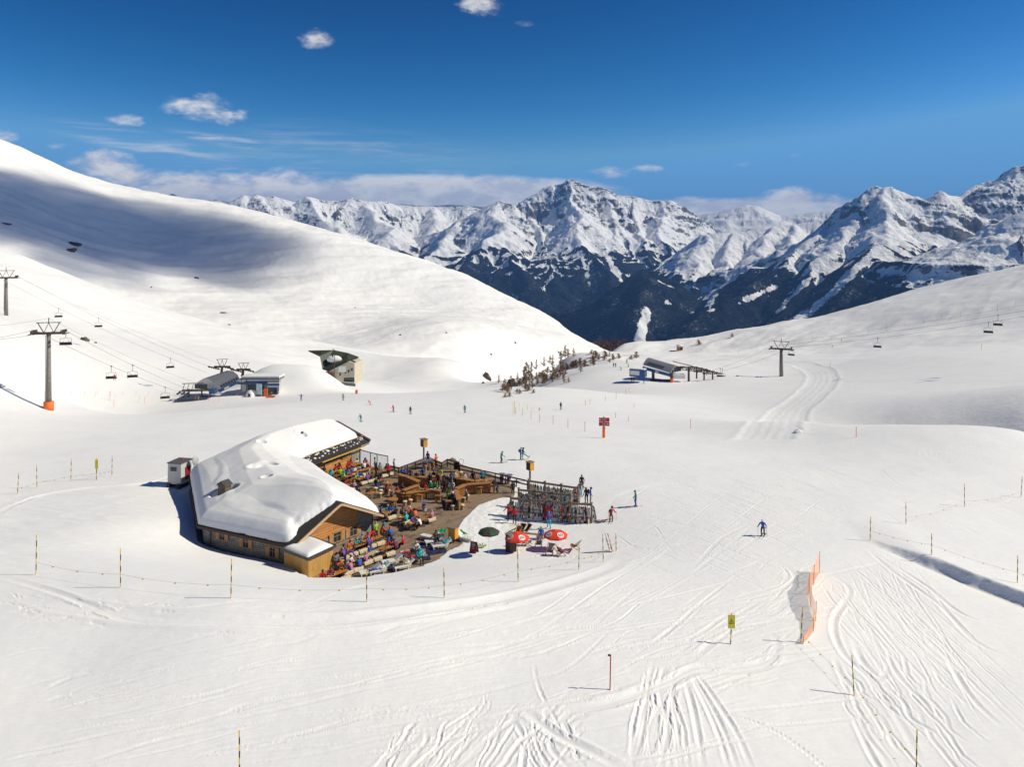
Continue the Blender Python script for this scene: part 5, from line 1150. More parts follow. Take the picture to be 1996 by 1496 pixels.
for px, py, k, fa, ne, where in TABLES:
    loc = D3(px, py, .76); TPOS[where] = loc
    lab = {'T': 'orange table, ', 'G': 'pale table, ', 'S': 'short orange table, '}[k]+where
    {'T': PT, 'G': PTG, 'S': PTS}[k].place(loc, TA, lab, 'folding tables on the terrace')
    q = Vector((math.sin(TA), -math.cos(TA), 0))          # towards the lower right
    for f, sg, nm in ((fa, -1, 'far'), (ne, 1, 'near')):
        if f:
            bl = loc+q*.62*sg; 
            sc = .55 if k == 'S' else 1
            b = PB.place(bl, TA, f'orange bench, {nm} side of {where}', 'beer benches on the terrace'); b.scale = (sc, 1, 1)
            for j, off in enumerate((-.55, .55) if k != 'S' else (0,)):
                if rnd.random() < (.85 if nm == 'near' else .45): fleece_on(bl, TA, off*(.95 if sc == 1 else 1), f'{"left" if off < 0 else "right" if off > 0 else "single"} sheepskin, {nm} bench, {where}')
    clutter(loc, TA, where, 5 if k != 'S' else 2, L=1.9 if k != 'S' else .8)
FQ, NQ = 48+180, 48          # facing the lower right / the upper left
SEATED = [  # torso px,py, pose, yaw, top, legs, hat, hatcolour, label
 (713, 1044, 'sit_eat', FQ, 'red', 'black', 'hair', 'brown', 'person in a red jacket eating at the long table below the pier'), (725, 1037, 'sit_chat', FQ, 'red', 'black', 'hair', 'dark', 'person in a red jacket leaning back beside the stone pier'),
 (742, 1032, 'sit_eat', -50, 'orange', 'black', 'hair', 'dark', 'person in a dark orange jacket at the end of the long table'), (747, 1027, 'sit', -40, 'blue', 'black', 'helmet', 'teal', 'person with a blue helmet near the hut corner'), (763, 1036, 'sit_chat', NQ, 'blue', 'black', 'beanie', 'orange', 'person in a blue jacket with orange hat seen from behind'),
 (733, 1027, 'stand', 40, 'lime', 'black', 'hair', 'blond', 'person in a lime vest standing close to the hut corner'),
 (678, 1060, 'sit_eat', FQ, 'orange', 'brown', 'hair', 'brown', 'person in a dark orange jacket in front of the gable shutters'), (691, 1056, 'sit_eat', FQ, 'teal', 'black', 'hair', 'grey', 'grey haired person in a bright blue jacket by the gable'),
 (753, 1057, 'sit_eat', FQ, 'red', 'black', 'helmet', 'blue', 'person in a red patterned jacket with a blue cap at the short table'), (761, 1052, 'sit_chat', FQ, 'navy', 'black', 'helmet', 'navy', 'person in navy beside the blue capped guest'), (773, 1061, 'sit_eat', NQ, 'maroon', 'black', 'beanie', 'purple', 'person in a maroon jacket with a purple hat'), (787, 1052, 'sit', NQ+20, 'red', 'black', 'beanie', 'grey', 'person in a bright red jacket sitting alone on a bench'),
 (626, 1118, 'sit_eat', FQ, 'red', 'black', 'hair', 'dark', 'person in a red jacket right beside the shed at the snow edge'), (641, 1113, 'sit_eat', FQ, 'maroon', 'black', 'beanie', 'maroon', 'person in maroon second from the shed'), (654, 1105, 'sit_chat', FQ, 'black', 'black', 'hair', 'brown', 'person in black third from the shed'), (660, 1097, 'sit_eat', FQ, 'orange', 'black', 'hair', 'blond', 'person in orange behind the group by the shed'), (655, 1085, 'sit', FQ, 'grey', 'black', 'hair', 'dark', 'person in grey leaning on the shed wall'),
 (667, 1068, 'sit_eat', FQ, 'purple', 'black', 'hair', 'dark', 'person in purple at the shed corner table'),
 (821, 1016, 'sit_eat', NQ+30, 'white', 'black', 'hair', 'brown', 'person in a white jacket at the edge of the open planks'), (802, 1004, 'sit', NQ, 'black', 'black', 'hair', 'dark', 'person in black with the back to the white coated guest'), (811, 1000, 'sit_eat', NQ, 'orange', 'black', 'hair', 'dark', 'person in a bright orange jacket under the log stools'), (795, 993, 'sit_eat', FQ, 'orange', 'black', 'beanie', 'white', 'person in an orange scarf with a striped hat'), (789, 1001, 'sit', -60, 'teal', 'black', 'beanie', 'blue', 'person in pale blue beside the striped hat'),
 (772, 994, 'sit', NQ, 'black', 'black', 'hair', 'dark', 'broad person in black at the eave table'), (781, 992, 'sit_eat', FQ, 'brown', 'black', 'hair', 'brown', 'person in a brown checked shirt at the eave table'), (762, 990, 'sit_chat', FQ, 'royal', 'black', 'hair', 'dark', 'person in blue behind the eave table'), (755, 991, 'sit', FQ, 'teal', 'black', 'hair', 'grey', 'person in grey blue at the left of the eave table'), (741, 996, 'sit', -60, 'navy', 'black', 'helmet', 'blue', 'person in navy just under the gable eave'),
 # upper terrace
 (676, 904, 'sit_eat', FQ, 'red', 'black', 'hair', 'brown', 'left one of two people in red at the far timber wall'), (683, 901, 'sit_chat', FQ, 'red', 'black', 'hair', 'dark', 'right one of two people in red at the far timber wall'), (651, 911, 'sit_eat', FQ, 'red', 'black', 'hair', 'dark', 'person in crimson under the far windows'), (660, 908, 'sit', FQ, 'black', 'black', 'hair', 'brown', 'person in black next to the crimson jacket'),
 (695, 899, 'sit_chat', FQ, 'white', 'black', 'beanie', 'maroon', 'person with a white scarf under the far eave'), (711, 898, 'sit', FQ, 'blue', 'black', 'helmet', 'blue', 'person in blue in front of the glass screen'), (711, 906, 'sit_chat', NQ, 'white', 'black', 'hair', 'blond', 'person in a white jacket below the glass screen'), (718, 904, 'sit_eat', NQ, 'orange', 'black', 'hair', 'blond', 'person in pale orange below the glass screen'),
 (667, 922, 'sit_eat', FQ, 'green', 'lime', 'hair', 'blond', 'person in a bright green jacket on the upper terrace'), (676, 919, 'sit_chat', FQ, 'blue', 'black', 'hair', 'dark', 'person in blue beside the bright green jacket'), (692, 928, 'sit_eat', FQ, 'lightgreen', 'black', 'hair', 'blond', 'blond person in a pale green shirt'), (699, 924, 'sit_eat', FQ, 'blue', 'black', 'hair', 'brown', 'person in a blue shirt at the bright middle table'),
 (645, 921, 'sit', FQ, 'turquoise', 'black', 'helmet', 'teal', 'person in turquoise at the edge of the snowy roof'), (672, 938, 'sit_eat', FQ, 'red', 'white', 'hair', 'brown', 'person in a red waistcoat beside the roof snow'), (688, 937, 'sit_chat', FQ, 'black', 'white', 'hair', 'blond', 'person in black and white beside the roof snow'), (696, 948, 'sit', FQ, 'navy', 'black', 'hair', 'dark', 'person in navy half hidden by the roof snow'), (631, 914, 'sit', FQ, 'black', 'black', 'hair', 'dark', 'person in black at the end of the far wall bench'),
 (686, 915, 'sit', NQ, 'purple', 'black', 'hair', 'dark', 'person in purple with the back to the bright middle table'),
 (742, 932, 'sit', -60, 'red', 'black', 'hair', 'dark', 'person in red at the round log table'), (732, 938, 'sit', -40, 'black', 'blue', 'hair', 'grey', 'person in a black coat on a sheepskin stool'), (744, 942, 'sit_eat', 30, 'black', 'white', 'hair', 'blond', 'person in black with a white collar on a sheepskin stool'),
 (770, 954, 'sit_eat', -60, 'red', 'black', 'hair', 'brown', 'person in red at the left end of the high counter'), (779, 948, 'sit_eat', -60, 'brown', 'black', 'hair', 'dark', 'person in brown behind the high counter'),
 (782, 917, 'sit', -60, 'blue', 'black', 'hair', 'brown', 'person in blue by the rear railing corner'), (788, 917, 'sit', -70, 'royal', 'black', 'beanie', 'blue', 'person in bright blue by the rear railing corner'),
 (862, 919, 'sit_chat', 120, 'yellow', 'lime', 'hair', 'brown', 'person in a bright yellow jacket near the railing bend'), (846, 923, 'sit', 170, 'black', 'black', 'beanie', 'purple', 'person in black with a violet hat at the bar'),
 (871, 965, 'sit_chat', -50, 'lime', 'black', 'hair', 'brown', 'person in a lime green top at the front log table'), (878, 967, 'sit_eat', -40, 'navy', 'black', 'helmet', 'white', 'person in black and white leaning on the front log table'), (884, 973, 'sit', -20, 'black', 'black', 'hair', 'dark', 'person in black on the sheepskin stool at the front log table'),
 (839, 944, 'sit', 180, 'green', 'black', 'beanie', 'white', 'person in green behind the middle bar'), (848, 944, 'sit_eat', 170, 'green', 'black', 'hair', 'brown', 'person in dark green behind the middle bar'), (828, 948, 'sit', 180, 'red', 'black', 'hair', 'dark', 'person in red behind the middle bar'),
 (870, 941, 'sit', 180, 'black', 'black', 'hair', 'dark', 'person in black in the crowd behind the long bar'), (862, 938, 'sit', 180, 'grey', 'black', 'hair', 'brown', 'person in grey in the crowd behind the long bar'), (882, 943, 'sit', 160, 'white', 'black', 'hair', 'blond', 'person in white in the crowd behind the long bar'), (877, 936, 'sit', 180, 'black', 'navy', 'hair', 'grey', 'person in navy in the crowd behind the long bar'), (881, 925, 'sit', 180, 'brown', 'brown', 'hair', 'brown', 'person in brown between the two bar counters')]
for px, py, ps, yaw, top, legs, hat, hc, lab in SEATED:
    h = 1.25 if ps == 'stand' else .95
    l = D3(px, py, h); person(l, ps, yaw+rnd.uniform(-12, 12), top, legs, hat, lab, hc, group='guests on the sun terrace')
STAND = [(674, 1103, 'bend', -70, 'purple', 'navy', 'hair', 'dark', 'person in a pale top and navy trousers bending over the low table'), (733, 930, 'stand', -100, 'black', 'black', 'hair', 'brown', 'person in black standing between the upper tables'), (741, 930, 'stand', 170, 'white', 'white', 'beanie', 'black', 'person in a white jacket standing between the upper tables'),
         (731, 919, 'stand', 100, 'grey', 'black', 'hair', 'dark', 'person in grey standing at the glass screen'), (970, 962, 'tuck', 70, 'black', 'black', 'hair', 'dark', 'person in black leaning on the right end of the long bar')]
for px, py, ps, yaw, top, legs, hat, hc, lab in STAND: person(D3(px, py), ps, yaw, top, legs, hat, lab, hc, group='guests on the sun terrace')
# more guests filling the benches
rg = random.Random(21); CS = ['red', 'orange', 'blue', 'teal', 'green', 'lime', 'black', 'navy', 'white', 'grey', 'brown', 'maroon', 'purple', 'turquoise', 'black', 'olive', 'pink']; HC = ['brown', 'blond', 'dark', 'grey']
for px, py, k, fa, ne, where in TABLES:
    loc = TPOS[where]; q = Vector((math.sin(TA), -math.cos(TA), 0)); d = Vector((math.cos(TA), math.sin(TA), 0)); seen = set()
    for sg, nm, f in ((-1, 'far', 1), (1, 'near', ne)):
        for off in ((-.75, -.1, .65) if k != 'S' else (0.0,)):
            if not f or rg.random() > (.42 if nm == 'far' else .30): continue
            p = loc+d*(off+rg.uniform(-.1, .1))+q*.66*sg
            if any((p-o_.location).length < .55 for o_ in PPL): continue
            top = rg.choice([c for c in CS if c not in seen]); seen.add(top); hc = rg.choice(HC)
            person(p, rg.choice(['sit', 'sit_eat', 'sit_chat']), (FQ if sg < 0 else NQ)+rg.uniform(-15, 15), top, rg.choice(['black', 'navy', 'grey', 'brown']), 'hair', f'person in {top}, {hc} hair, {nm} side, {where}', hc, group='guests on the sun terrace', sc=rg.uniform(.94, 1.05))
# ------------------------------------------------------------------ chunky log bar furniture
def P2(px, py, h): return D3(px, py, h)
def counter(pts, h, wd, where, label):
    """long bar: thick plank top following pixel polyline at height h, with upright half-log front"""
    P = [P2(x, y, h) for x, y in pts]; t = thing('bar_counter', label, 'bar counter', P[0], 0, 'log bar counters on the terrace'); P = [p-P[0] for p in P]
    mb = MB(); [mb.beam(a+Vector((0, 0, h)), b+Vector((0, 0, h)), wd, .09) for a, b in zip(P[:-1], P[1:])]; mb.build('counter_top', WOOD_BAR, t)
    mb = MB()
    for a, b in zip(P[:-1], P[1:]):
        L = (b-a).length; n = max(2, int(L/.2)); d = (b-a).normalized(); q = Vector((-d.y, d.x, 0))*.02
        for i in range(n): p = a.lerp(b, (i+.5)/n)+q; mb.tube((p.x, p.y, 0), (p.x, p.y, h-.05), .095, .09, 7)
    mb.build('log_front', WOOD_BAR, t); return t
counter([(772, 958), (790, 962), (831, 956)], 1.05, .62, '', 'high log counter with a red jacketed guest at its left end')
counter([(786, 956), (815, 946)], 1.35, .5, '', 'sloping upper shelf above the high log counter')
counter([(776, 925), (795, 930), (816, 939)], 1.05, .6, '', 'long dark log counter running down from the rear corner')
counter([(801, 929), (830, 931), (860, 928)], 1.05, .55, '', 'log counter behind the middle bar near the railing')
counter([(818, 956), (842, 955), (859, 957)], 1.05, .55, '', 'middle bar counter with green dressed guests')
counter([(888, 917), (892, 933), (925, 938), (958, 935)], 1.05, .62, '', 'curved rear bar counter below the brown railing')
counter([(889, 953), (908, 945), (957, 941)], 1.15, .6, '', 'bright front bar counter with stools along it')
counter([(889, 955), (894, 975)], 1.15, .5, '', 'tall plank return of the bright front bar')
def log_stool():
    t = thing('log_stool', '', 'stool'); MB().box((0, 0, .80), (.95, .34, .08)).build('seat', WOOD_BAR, t); r = random.Random(2)
    for x in (-.28, .28): MB().tube((x*1.15, .02, 0), (x, 0, .77), .11, .09, 8).build('leg', WOOD_LOG, t)
    return t
LS = Proto(log_stool())
for px, py, lb in ((792, 967, 'left log stool in front of the high counter'), (816, 965, 'right log stool in front of the high counter'), (932, 950, 'left log stool at the bright front bar'), (958, 948, 'right log stool at the bright front bar'), (856, 967, 'log stool with a rolled fleece left of the front log table'), (876, 977, 'log stool in front of the front log table'), (904, 934, 'log stool behind the curved rear bar'), (906, 925, 'upper log stool beside the curved rear bar'), (843, 935, 'log stool with a pale fleece at the middle bar')):
    l = P2(px, py, .8); LS.place(l, R(rnd.uniform(-12, 25)), lb, 'log stools on the terrace')
def stump(r=.2, h=.5): t = thing('stump_stool', '', 'stool'); MB().lathe([(r, 0), (r*.96, h)], 10).build('stump', WOOD_LOG, t); MB().ell((0, 0, h), (r*1.35, r*1.3, .1), 12, 6).build('sheepskin_cover', FLEECE, t, True); return t
ST = Proto(stump())
for k, (px, py) in enumerate(((732, 952), (742, 956), (756, 956), (763, 960), (741, 962), (800, 975), (789, 978), (904, 970), (911, 966), (882, 986), (901, 985), (870, 948), (898, 921), (900, 930))):
    ST.place(P2(px, py, .5), 0, ['leftmost fleece stump at the round log table', 'second fleece stump at the round log table', 'fleece stump right of the round log table', 'rightmost fleece stump near the round log table', 'front fleece stump at the round log table', 'fleece stump under the high counter', 'small fleece stump below the left log stool', 'fleece stump at the return of the front bar', 'fleece stump right of the bar return', 'fleece stump in front of the front log table', 'fleece stump right of the front log table', 'fleece stump in the crowd behind the bar', 'upper fleece stump by the curved rear bar', 'lower fleece stump by the curved rear bar'][k], 'fleece covered stumps')
def log_table(): 
    t = thing('log_table', '', 'table'); MB().lathe([(.62, .74), (.62, .82)], 12).build('table_top', WOOD_BAR, t)
    for q in range(4): MB().tube((.42*math.cos(q*1.57+.6), .42*math.sin(q*1.57+.6), 0), (.3*math.cos(q*1.57+.6), .3*math.sin(q*1.57+.6), .74), .09, .09, 8).build('leg', WOOD_LOG, t)
    return t
LT = Proto(log_table()); LT.place(P2(757, 941, .8), 0, 'round log table in the middle of the terrace', 'log tables'); LT.place(P2(890, 970, .8), 0, 'round log table in front of the bright bar', 'log tables'); LT.place(P2(765, 973, .8), 0, 'empty log table below the sheepskin stumps', 'log tables')
for (px, py), wh in zip(((757, 941), (890, 970)), ('the round log table in the middle', 'the round log table by the bright bar')): clutter(P2(px, py, .8), 0, wh, 3, .83, .7)
for px, py, wh in ((805, 958, 'the high log counter'), (930, 942, 'the bright front bar'), (925, 937, 'the curved rear bar'), (838, 955, 'the middle bar counter')): clutter(P2(px, py, 1.05), R(10), wh, 6, 1.12 if 'bright' not in wh else 1.2, 2.6, .15)
def drum():
    t = thing('drum_table', '', 'bar table'); MB().lathe([(.24, 0), (.24, .45), (.27, .5), (.24, .55), (.24, 1.0)], 14).build('drum', mat('pale_drum', (.5, .47, .42), .5, var=.2), t); MB().lathe([(.46, 1.0), (.47, 1.04), (.44, 1.05)], 16).build('table_top', STEEL, t)
    MB().lathe([(.248, .35), (.248, .75)], 14).build('blue_band', mat('band_blue', (.02, .03, .16), .4), t); MB().lathe([(.252, .5), (.252, .6)], 14).build('red_stripe', REDP, t); return t
DR = Proto(drum())
for px, py, lb in ((827, 977, 'drum bar table in the middle of the open planks'), (978, 924, 'left drum bar table at the brown railing'), (992, 926, 'right drum bar table at the brown railing'), (827, 898, 'left drum bar table at the rear corner'), (838, 897, 'right drum bar table at the rear corner')): DR.place(P2(px, py, 1.05), 0, lb, 'drum bar tables')
for k, (px, py) in enumerate(((829, 913), (837, 911), (844, 908))):
    o = MB().lathe([(.17, 0), (.16, .75)], 10).build('log_post', WOOD_LOG); o.location = P2(px, py, .4); tag(o, ['left', 'middle', 'right'][k]+' upright log seat at the rear drum tables', 'log seat', 'upright log seats')
for px, py, ps, yaw, top, legs, hc, wh in ((838, 951, 'stand', 180, 'black', 'black', 'dark', 'behind the middle bar'), (853, 950, 'stand', 160, 'maroon', 'black', 'brown', 'behind the middle bar'), (866, 952, 'stand', 200, 'navy', 'black', 'grey', 'behind the middle bar'), (873, 955, 'stand', 180, 'black', 'grey', 'blond', 'in the bar crowd'), (880, 952, 'stand', 120, 'grey', 'black', 'dark', 'in the bar crowd'), (866, 961, 'stand', 150, 'brown', 'black', 'brown', 'in the bar crowd'), (886, 947, 'stand', 170, 'white', 'black', 'dark', 'in the bar crowd'),
    (800, 941, 'stand', 180, 'olive', 'black', 'brown', 'inside the dark log bar'), (812, 947, 'stand', 190, 'black', 'navy', 'blond', 'inside the dark log bar'), (824, 940, 'stand', 170, 'blue', 'black', 'dark', 'inside the dark log bar'), (905, 950, 'stand', 180, 'white', 'black', 'brown', 'behind the bright front bar'), (922, 947, 'stand', 170, 'black', 'black', 'dark', 'behind the bright front bar'), (940, 945, 'stand', 190, 'teal', 'black', 'blond', 'behind the bright front bar'),
    (762, 967, 'sit', -60, 'navy', 'black', 'dark', 'at the empty log table'), (756, 952, 'sit', 60, 'maroon', 'black', 'brown', 'on the round log table stumps'), (910, 962, 'sit', 120, 'grey', 'black', 'grey', 'on a stump by the bar return'), (793, 960, 'sit', 10, 'black', 'navy', 'brown', 'on the left log stool'), (817, 958, 'sit', 0, 'pink', 'black', 'blond', 'on the right log stool'), (834, 906, 'stand', 150, 'purple', 'black', 'dark', 'at the rear drum tables'), (850, 912, 'stand', 60, 'orange', 'black', 'brown', 'at the rear drum tables'), (768, 922, 'stand', -60, 'white', 'black', 'blond', 'by the rear railing corner'), (757, 932, 'stand', 200, 'red', 'black', 'dark', 'between the upper tables and the log bar')):
    person(D3(px, py, .9 if ps == 'sit' else .0), ps, yaw, top, legs, 'hair', f'person in {top} with {hc} hair {wh}', hc, group='guests on the sun terrace')
# railing round the terrace
def railing(pts, label, n_between, m=WOOD_D):
    P = [P2(x, y, 1.0) for x, y in pts]; t = thing('railing', label, 'railing', P[0], 0, 'brown terrace railings'); Q = [p-P[0] for p in P]
    for z in (1.0, .55):
        mb = MB(); [mb.beam(a+Vector((0, 0, z)), b+Vector((0, 0, z)), .07, .15) for a, b in zip(Q[:-1], Q[1:])]; mb.build('rail', m, t)
    for (a, b), n in zip(zip(Q[:-1], Q[1:]), n_between):
        for i in range(n+1):
            if i == 0 and a is not Q[0]: continue
            p = a.lerp(b, i/n); MB().box((p.x, p.y, .5), (.13, .13, 1.0)).build('post', m, t)
railing([(757, 908), (777, 913), (826, 895)], 'brown timber railing along the rear left of the terrace', (1, 3))
railing([(842, 897), (861, 903), (872, 896), (886, 900)], 'brown timber railing bending round the rear corner', (1, 1, 1))
railing([(896, 908), (945, 919), (1028, 938)], 'long brown timber railing behind the bar', (2, 4))
# glass wind screen
P = [P2(701, 877, 1.9), P2(722, 883, 1.9), P2(735, 886, 1.9), P2(756, 890, 1.9)]; t = thing('wind_screen', 'glass wind screen in a brown frame beside the far eave', 'wind screen', P[0]); Q = [p-P[0] for p in P]
for i, q in enumerate(Q): MB().box((q.x, q.y, .95), (.09, .09, 1.9)).build('post', WOOD_D, t)
mb = MB(); [mb.beam(a+Vector((0, 0, z)), b+Vector((0, 0, z)), .08, .1) for z in (1.9, .12) for a, b in zip(Q[:-1], Q[1:])]; mb.build('rail', WOOD_D, t)
CLEAR = mat('clear_glass', (.8, .85, .85), .05, alpha=.18)
for a, b in zip(Q[:-1], Q[1:]): MB().beam(a.lerp(b, .03)+Vector((0, 0, 1.0)), a.lerp(b, .97)+Vector((0, 0, 1.0)), .02, 1.6).build('pane', CLEAR, t)
# wooden loudspeaker boxes on posts
def speaker(px, py_box, py_foot, yaw, label, onsnow=True, h=3.4, front=BLACK):
    g = gp(px, py_foot) if onsnow else D3(px, py_foot)
    d = (g-Vector((0, 0, 0))).length; top = (py_foot-py_box)/FPX*d*1.03
    t = thing('loudspeaker_box', label, 'loudspeaker box', g, R(yaw), 'orange timber boxes on posts')
    MB().box((0, 0, top/2-.2), (.16, .16, top-.1)).build('post', RUST, t)
    MB().box((0, .03, top), (.78, .62, 1.0)).build('cabinet', mat('ochre_timber', (.62, .30, .03), .6, var=.15, scale=3), t)
    MB().box((0, -.3, top), (.62, .04, .84)).build('opening', front, t); MB().box((0, 0, top+.53), (.9, .8, .06)).build('lid', WOOD_G, t); return t
speaker(826, 866, 894, -50, 'ochre box on a post at the rear terrace corner', False); speaker(1033, 911, 938, -50, 'ochre box on a post above the top ski rack')
speaker(884, 1036, 1060, 150, 'ochre box with snowy lid between the deck loungers')
# tall steel frame cabinet and chairs by the rail
p = P2(890, 905, 1.0); o = thing('heater_cabinet', 'black slatted cabinet with a steel hoop ladder beside the rear rail', 'cabinet', p); o.scale = (.75, .75, .72); MB().box((0, 0, .85), (.9, .8, 1.7)).build('cabinet_body', BLACK, o); MB().box((.47, 0, .9), (.05, .6, 1.3)).build('side_panel', WOOD_BAR, o)
MB().path([(-1.0, 0, 0), (-1.0, 0, 2.1), (-.7, 0, 2.35), (-.2, 0, 2.3), (-.2, 0, 1.6)], .03).path([(.4, 0, 1.7), (.6, 0, 2.3), (1.2, 0, 2.1), (1.0, 0, 1.2), (.6, 0, 1.1)], .03).build('hoop_ladder', RUST, o)
# ------------------------------------------------------------------ loungers and deckchairs
def lounger():
    t = thing('sun_lounger', '', 'sun lounger'); fr = MB()
    for x in (-.3, .3): fr.beam((x, -.2, .34), (x, 1.0, .34), .07, .09).beam((x, -.2, .34), (x, -.85, .78), .07, .08)
    fr.build('frame', WHITE, t)
    for x in (-.3, .3):
        for y in (-.25, .9): MB().beam((x, y, 0), (x, y, .34), .08, .08).build('leg', WHITE, t)
    MB().box((0, .4, .4), (.6, 1.2, .05)).beam((0, -.2, .4), (0, -.85, .84), .6, .05).build('seat', WHITE, t); return t
LO = Proto(lounger())
def fleece_long(loc, yaw, label):
    o = bpy.data.objects.new('sheepskin', FL[1]); C.objects.link(o); o.location = loc; o.rotation_euler.z = R(yaw+90); o.scale = (1.2, 1.6, .86); tag(o, label, 'sheepskin', 'sheepskins on the sun loungers')
LOUNG = [(848, 1053, 110, 'rear white lounger below the ochre box'), (862, 1061, 110, 'white lounger with the turquoise hooded guest'), (838, 1046, 60, 'white lounger with a guest in dark clothes'), (905, 1047, -120, 'white chair with a green cushion at the planks edge'), (765, 1092, 115, 'white lounger with sheepskin at the lower middle'), (788, 1101, 120, 'sheepskin lounger next to the resting group'), (722, 1112, 120, 'sheepskin lounger near the snow bank'), (740, 1109, 120, 'lounger with a blue dressed sleeper'), (810, 1086, 110, 'lounger with the red and turquoise pair'), (800, 1075, 115, 'lounger with the black dressed pair')]
for px, py, yaw, lb in LOUNG:
    l = P2(px, py, .4); LO.place(l, R(yaw), lb, 'white sun loungers on the terrace'); fleece_long(l+Vector((0, 0, -.02)), yaw, 'cream sheepskin on the '+lb.replace('lounger', 'couch').replace('white chair', 'seat'))
LYING = [(738, 1108, 120, 'white', 'blue', 'helmet', 'turquoise', 'person in white and blue sleeping on a lounger by the bank'), (810, 1084, 110, 'turquoise', 'red', 'beanie', 'turquoise', 'person with turquoise hood and red trousers lying down'), (800, 1075, 115, 'black', 'red', 'hair', 'brown', 'person in black lying beside the blanket'), (786, 1099, 120, 'cream', 'olive', 'hair', 'dark', 'dark haired person resting under a fleece'), (863, 1058, 110, 'turquoise', 'grey', 'beanie', 'turquoise', 'person with a turquoise hood lying below the ochre box')]
for px, py, yaw, top, legs, hat, hc, lb in LYING: person(P2(px, py, .5), 'lie', yaw, top, legs, hat, lb, hc, group='guests lying on loungers')
for px, py, ps, yaw, top, legs, hat, hc, lb in ((811, 1064, 'sit', 200, 'white', 'black', 'hair', 'grey', 'person in a black and white jacket sitting upright behind the loungers'), (849, 1042, 'sit', -150, 'olive', 'black', 'hair', 'brown', 'person in olive sitting on a white lounger'), (818, 1078, 'sit', 210, 'turquoise', 'black', 'beanie', 'turquoise', 'person with a turquoise hat crouching by the blankets')): person(P2(px, py, .9), ps, yaw, top, legs, hat, lb, hc, group='guests on the sun terrace')
def blanket(px, py, rz, m, label, z=.0, sz=(1.5, 1.0)):
    n = 12; V = []; r = random.Random(px)
    for i in range(n+1):
        for j in range(n+1): V.append(((i/n-.5)*sz[0]+r.uniform(-.03, .03), (j/n-.5)*sz[1]+r.uniform(-.03, .03), .05+.06*math.sin(i*.9+px)*math.cos(j*.8)+r.uniform(0, .03)))
    o = np_mesh('blanket', V, grid_faces(n+1, n+1), m); o.location = P2(px, py, z)+Vector((0, 0, z)); o.rotation_euler.z = R(rz); fix_up(o); tag(o, label, 'blanket')
blanket(831, 1064, 20, FAB['navy'], 'dark blue blanket spread behind the magenta cloth', sz=(1.7, 1.3)); blanket(851, 1076, 25, FAB['navy'], 'dark blue blanket under the magenta cloth', sz=(1.9, 1.3)); blanket(847, 1070, 10, FAB['magenta'], 'crumpled magenta cloth on the dark blue blanket', .09, (.8, .45)); blanket(900, 1040, 30, GREENP, 'bright green cushion on the white chair at the planks edge', .42, (.6, 1.3)); blanket(862, 1036, 40, GREENP, 'green throw beside the olive dressed guest', .4, (.7, .9))
blanket(823, 1090, 15, FAB['navy'], 'dark blanket at the edge of the snow bank', sz=(1.5, .9)); blanket(763, 1108, 30, FAB['navy'], 'dark blanket beside the sleeping guest', sz=(1.4, .8)); blanket(776, 1109, 30, FAB['turquoise'], 'turquoise bundle at the snow edge', .02, (.45, .4))
def deckchair(m):
    t = thing('deckchair', '', 'deckchair'); 
    MB().beam((-.3, -.5, .85), (-.3, .55, .0), .045).beam((.3, -.5, .85), (.3, .55, .0), .045).beam((-.3, -.5, .85), (.3, -.5, .85), .045).build('back_frame', WOOD_L, t)
    MB().beam((-.26, .45, .42), (-.26, -.45, .0), .045).beam((.26, .45, .42), (.26, -.45, .0), .045).beam((-.26, .45, .42), (.26, .45, .42), .045).build('seat_frame', WOOD_L, t)
    mb = MB(); P = [(-.5, .84), (-.3, .55), (-.1, .36), (.1, .28), (.3, .31), (.45, .41)]
    for (y0, z0), (y1, z1) in zip(P[:-1], P[1:]): mb.add([(-.25, y0, z0), (.25, y0, z0), (.25, y1, z1), (-.25, y1, z1), (-.25, y0, z0-.012), (.25, y0, z0-.012), (.25, y1, z1-.012), (-.25, y1, z1-.012)], [(0, 1, 2, 3), (4, 7, 6, 5), (0, 3, 7, 4), (1, 5, 6, 2)])
    mb.build('sling', m, t, True); return t
DCs = {'w': Proto(deckchair(mat('canvas_grey', (.45, .43, .42), .9))), 'd': Proto(deckchair(mat('canvas_dark', (.03, .03, .045), .9))), 'm': Proto(deckchair(mat('canvas_maroon', (.12, .03, .03), .9))), 'o': Proto(deckchair(mat('canvas_orange', (.6, .12, .02), .9)))}
for px, py, k, yaw, lb in ((1072, 1082, 'w', 160, 'pale deckchair left of the sunbathing guest'), (1090, 1085, 'w', -120, 'pale deckchair of the sunbathing guest'), (1050, 1067, 'w', 170, 'pale deckchair between the two red parasols'), (1026, 1064, 'w', -100, 'pale deckchair behind the left red parasol'), (1015, 1064, 'w', -60, 'pale deckchair hidden under the left red parasol'), (1016, 1041, 'd', 150, 'left dark deckchair behind the left red parasol'), (1026, 1041, 'd', 130, 'right dark deckchair behind the left red parasol'), (1008, 1046, 'o', 150, 'orange deckchair behind the left red parasol'), (1122, 1072, 'm', 70, 'maroon deckchair right of the parasols')):
    DCs[k].place(gp(px, py), R(yaw), lb, 'deckchairs on the snow')
person(gp(1093, 1083)+Vector((0, 0, -.05)), 'lie', -120, 'maroon', 'pink', 'hair', 'person sunbathing in a deckchair under the right parasol', 'brown', group='guests in the snow lounge'); person(gp(1055, 1053)-Vector((0, 0, .1)), 'sit', 0, 'blue', 'red', 'helmet', 'person in a blue jacket on the bench between the parasols', 'lime', group='guests in the snow lounge')
t = thing('bench', 'plain wooden bench between the two red parasols', 'bench', gp(1040, 1050), R(-12)); MB().box((0, 0, .42), (2.6, .35, .06)).build('seat', WOOD_G, t); [MB().box((x, 0, .2), (.08, .3, .4)).build('leg', WOOD_G, t) for x in (-1.1, 1.1)]
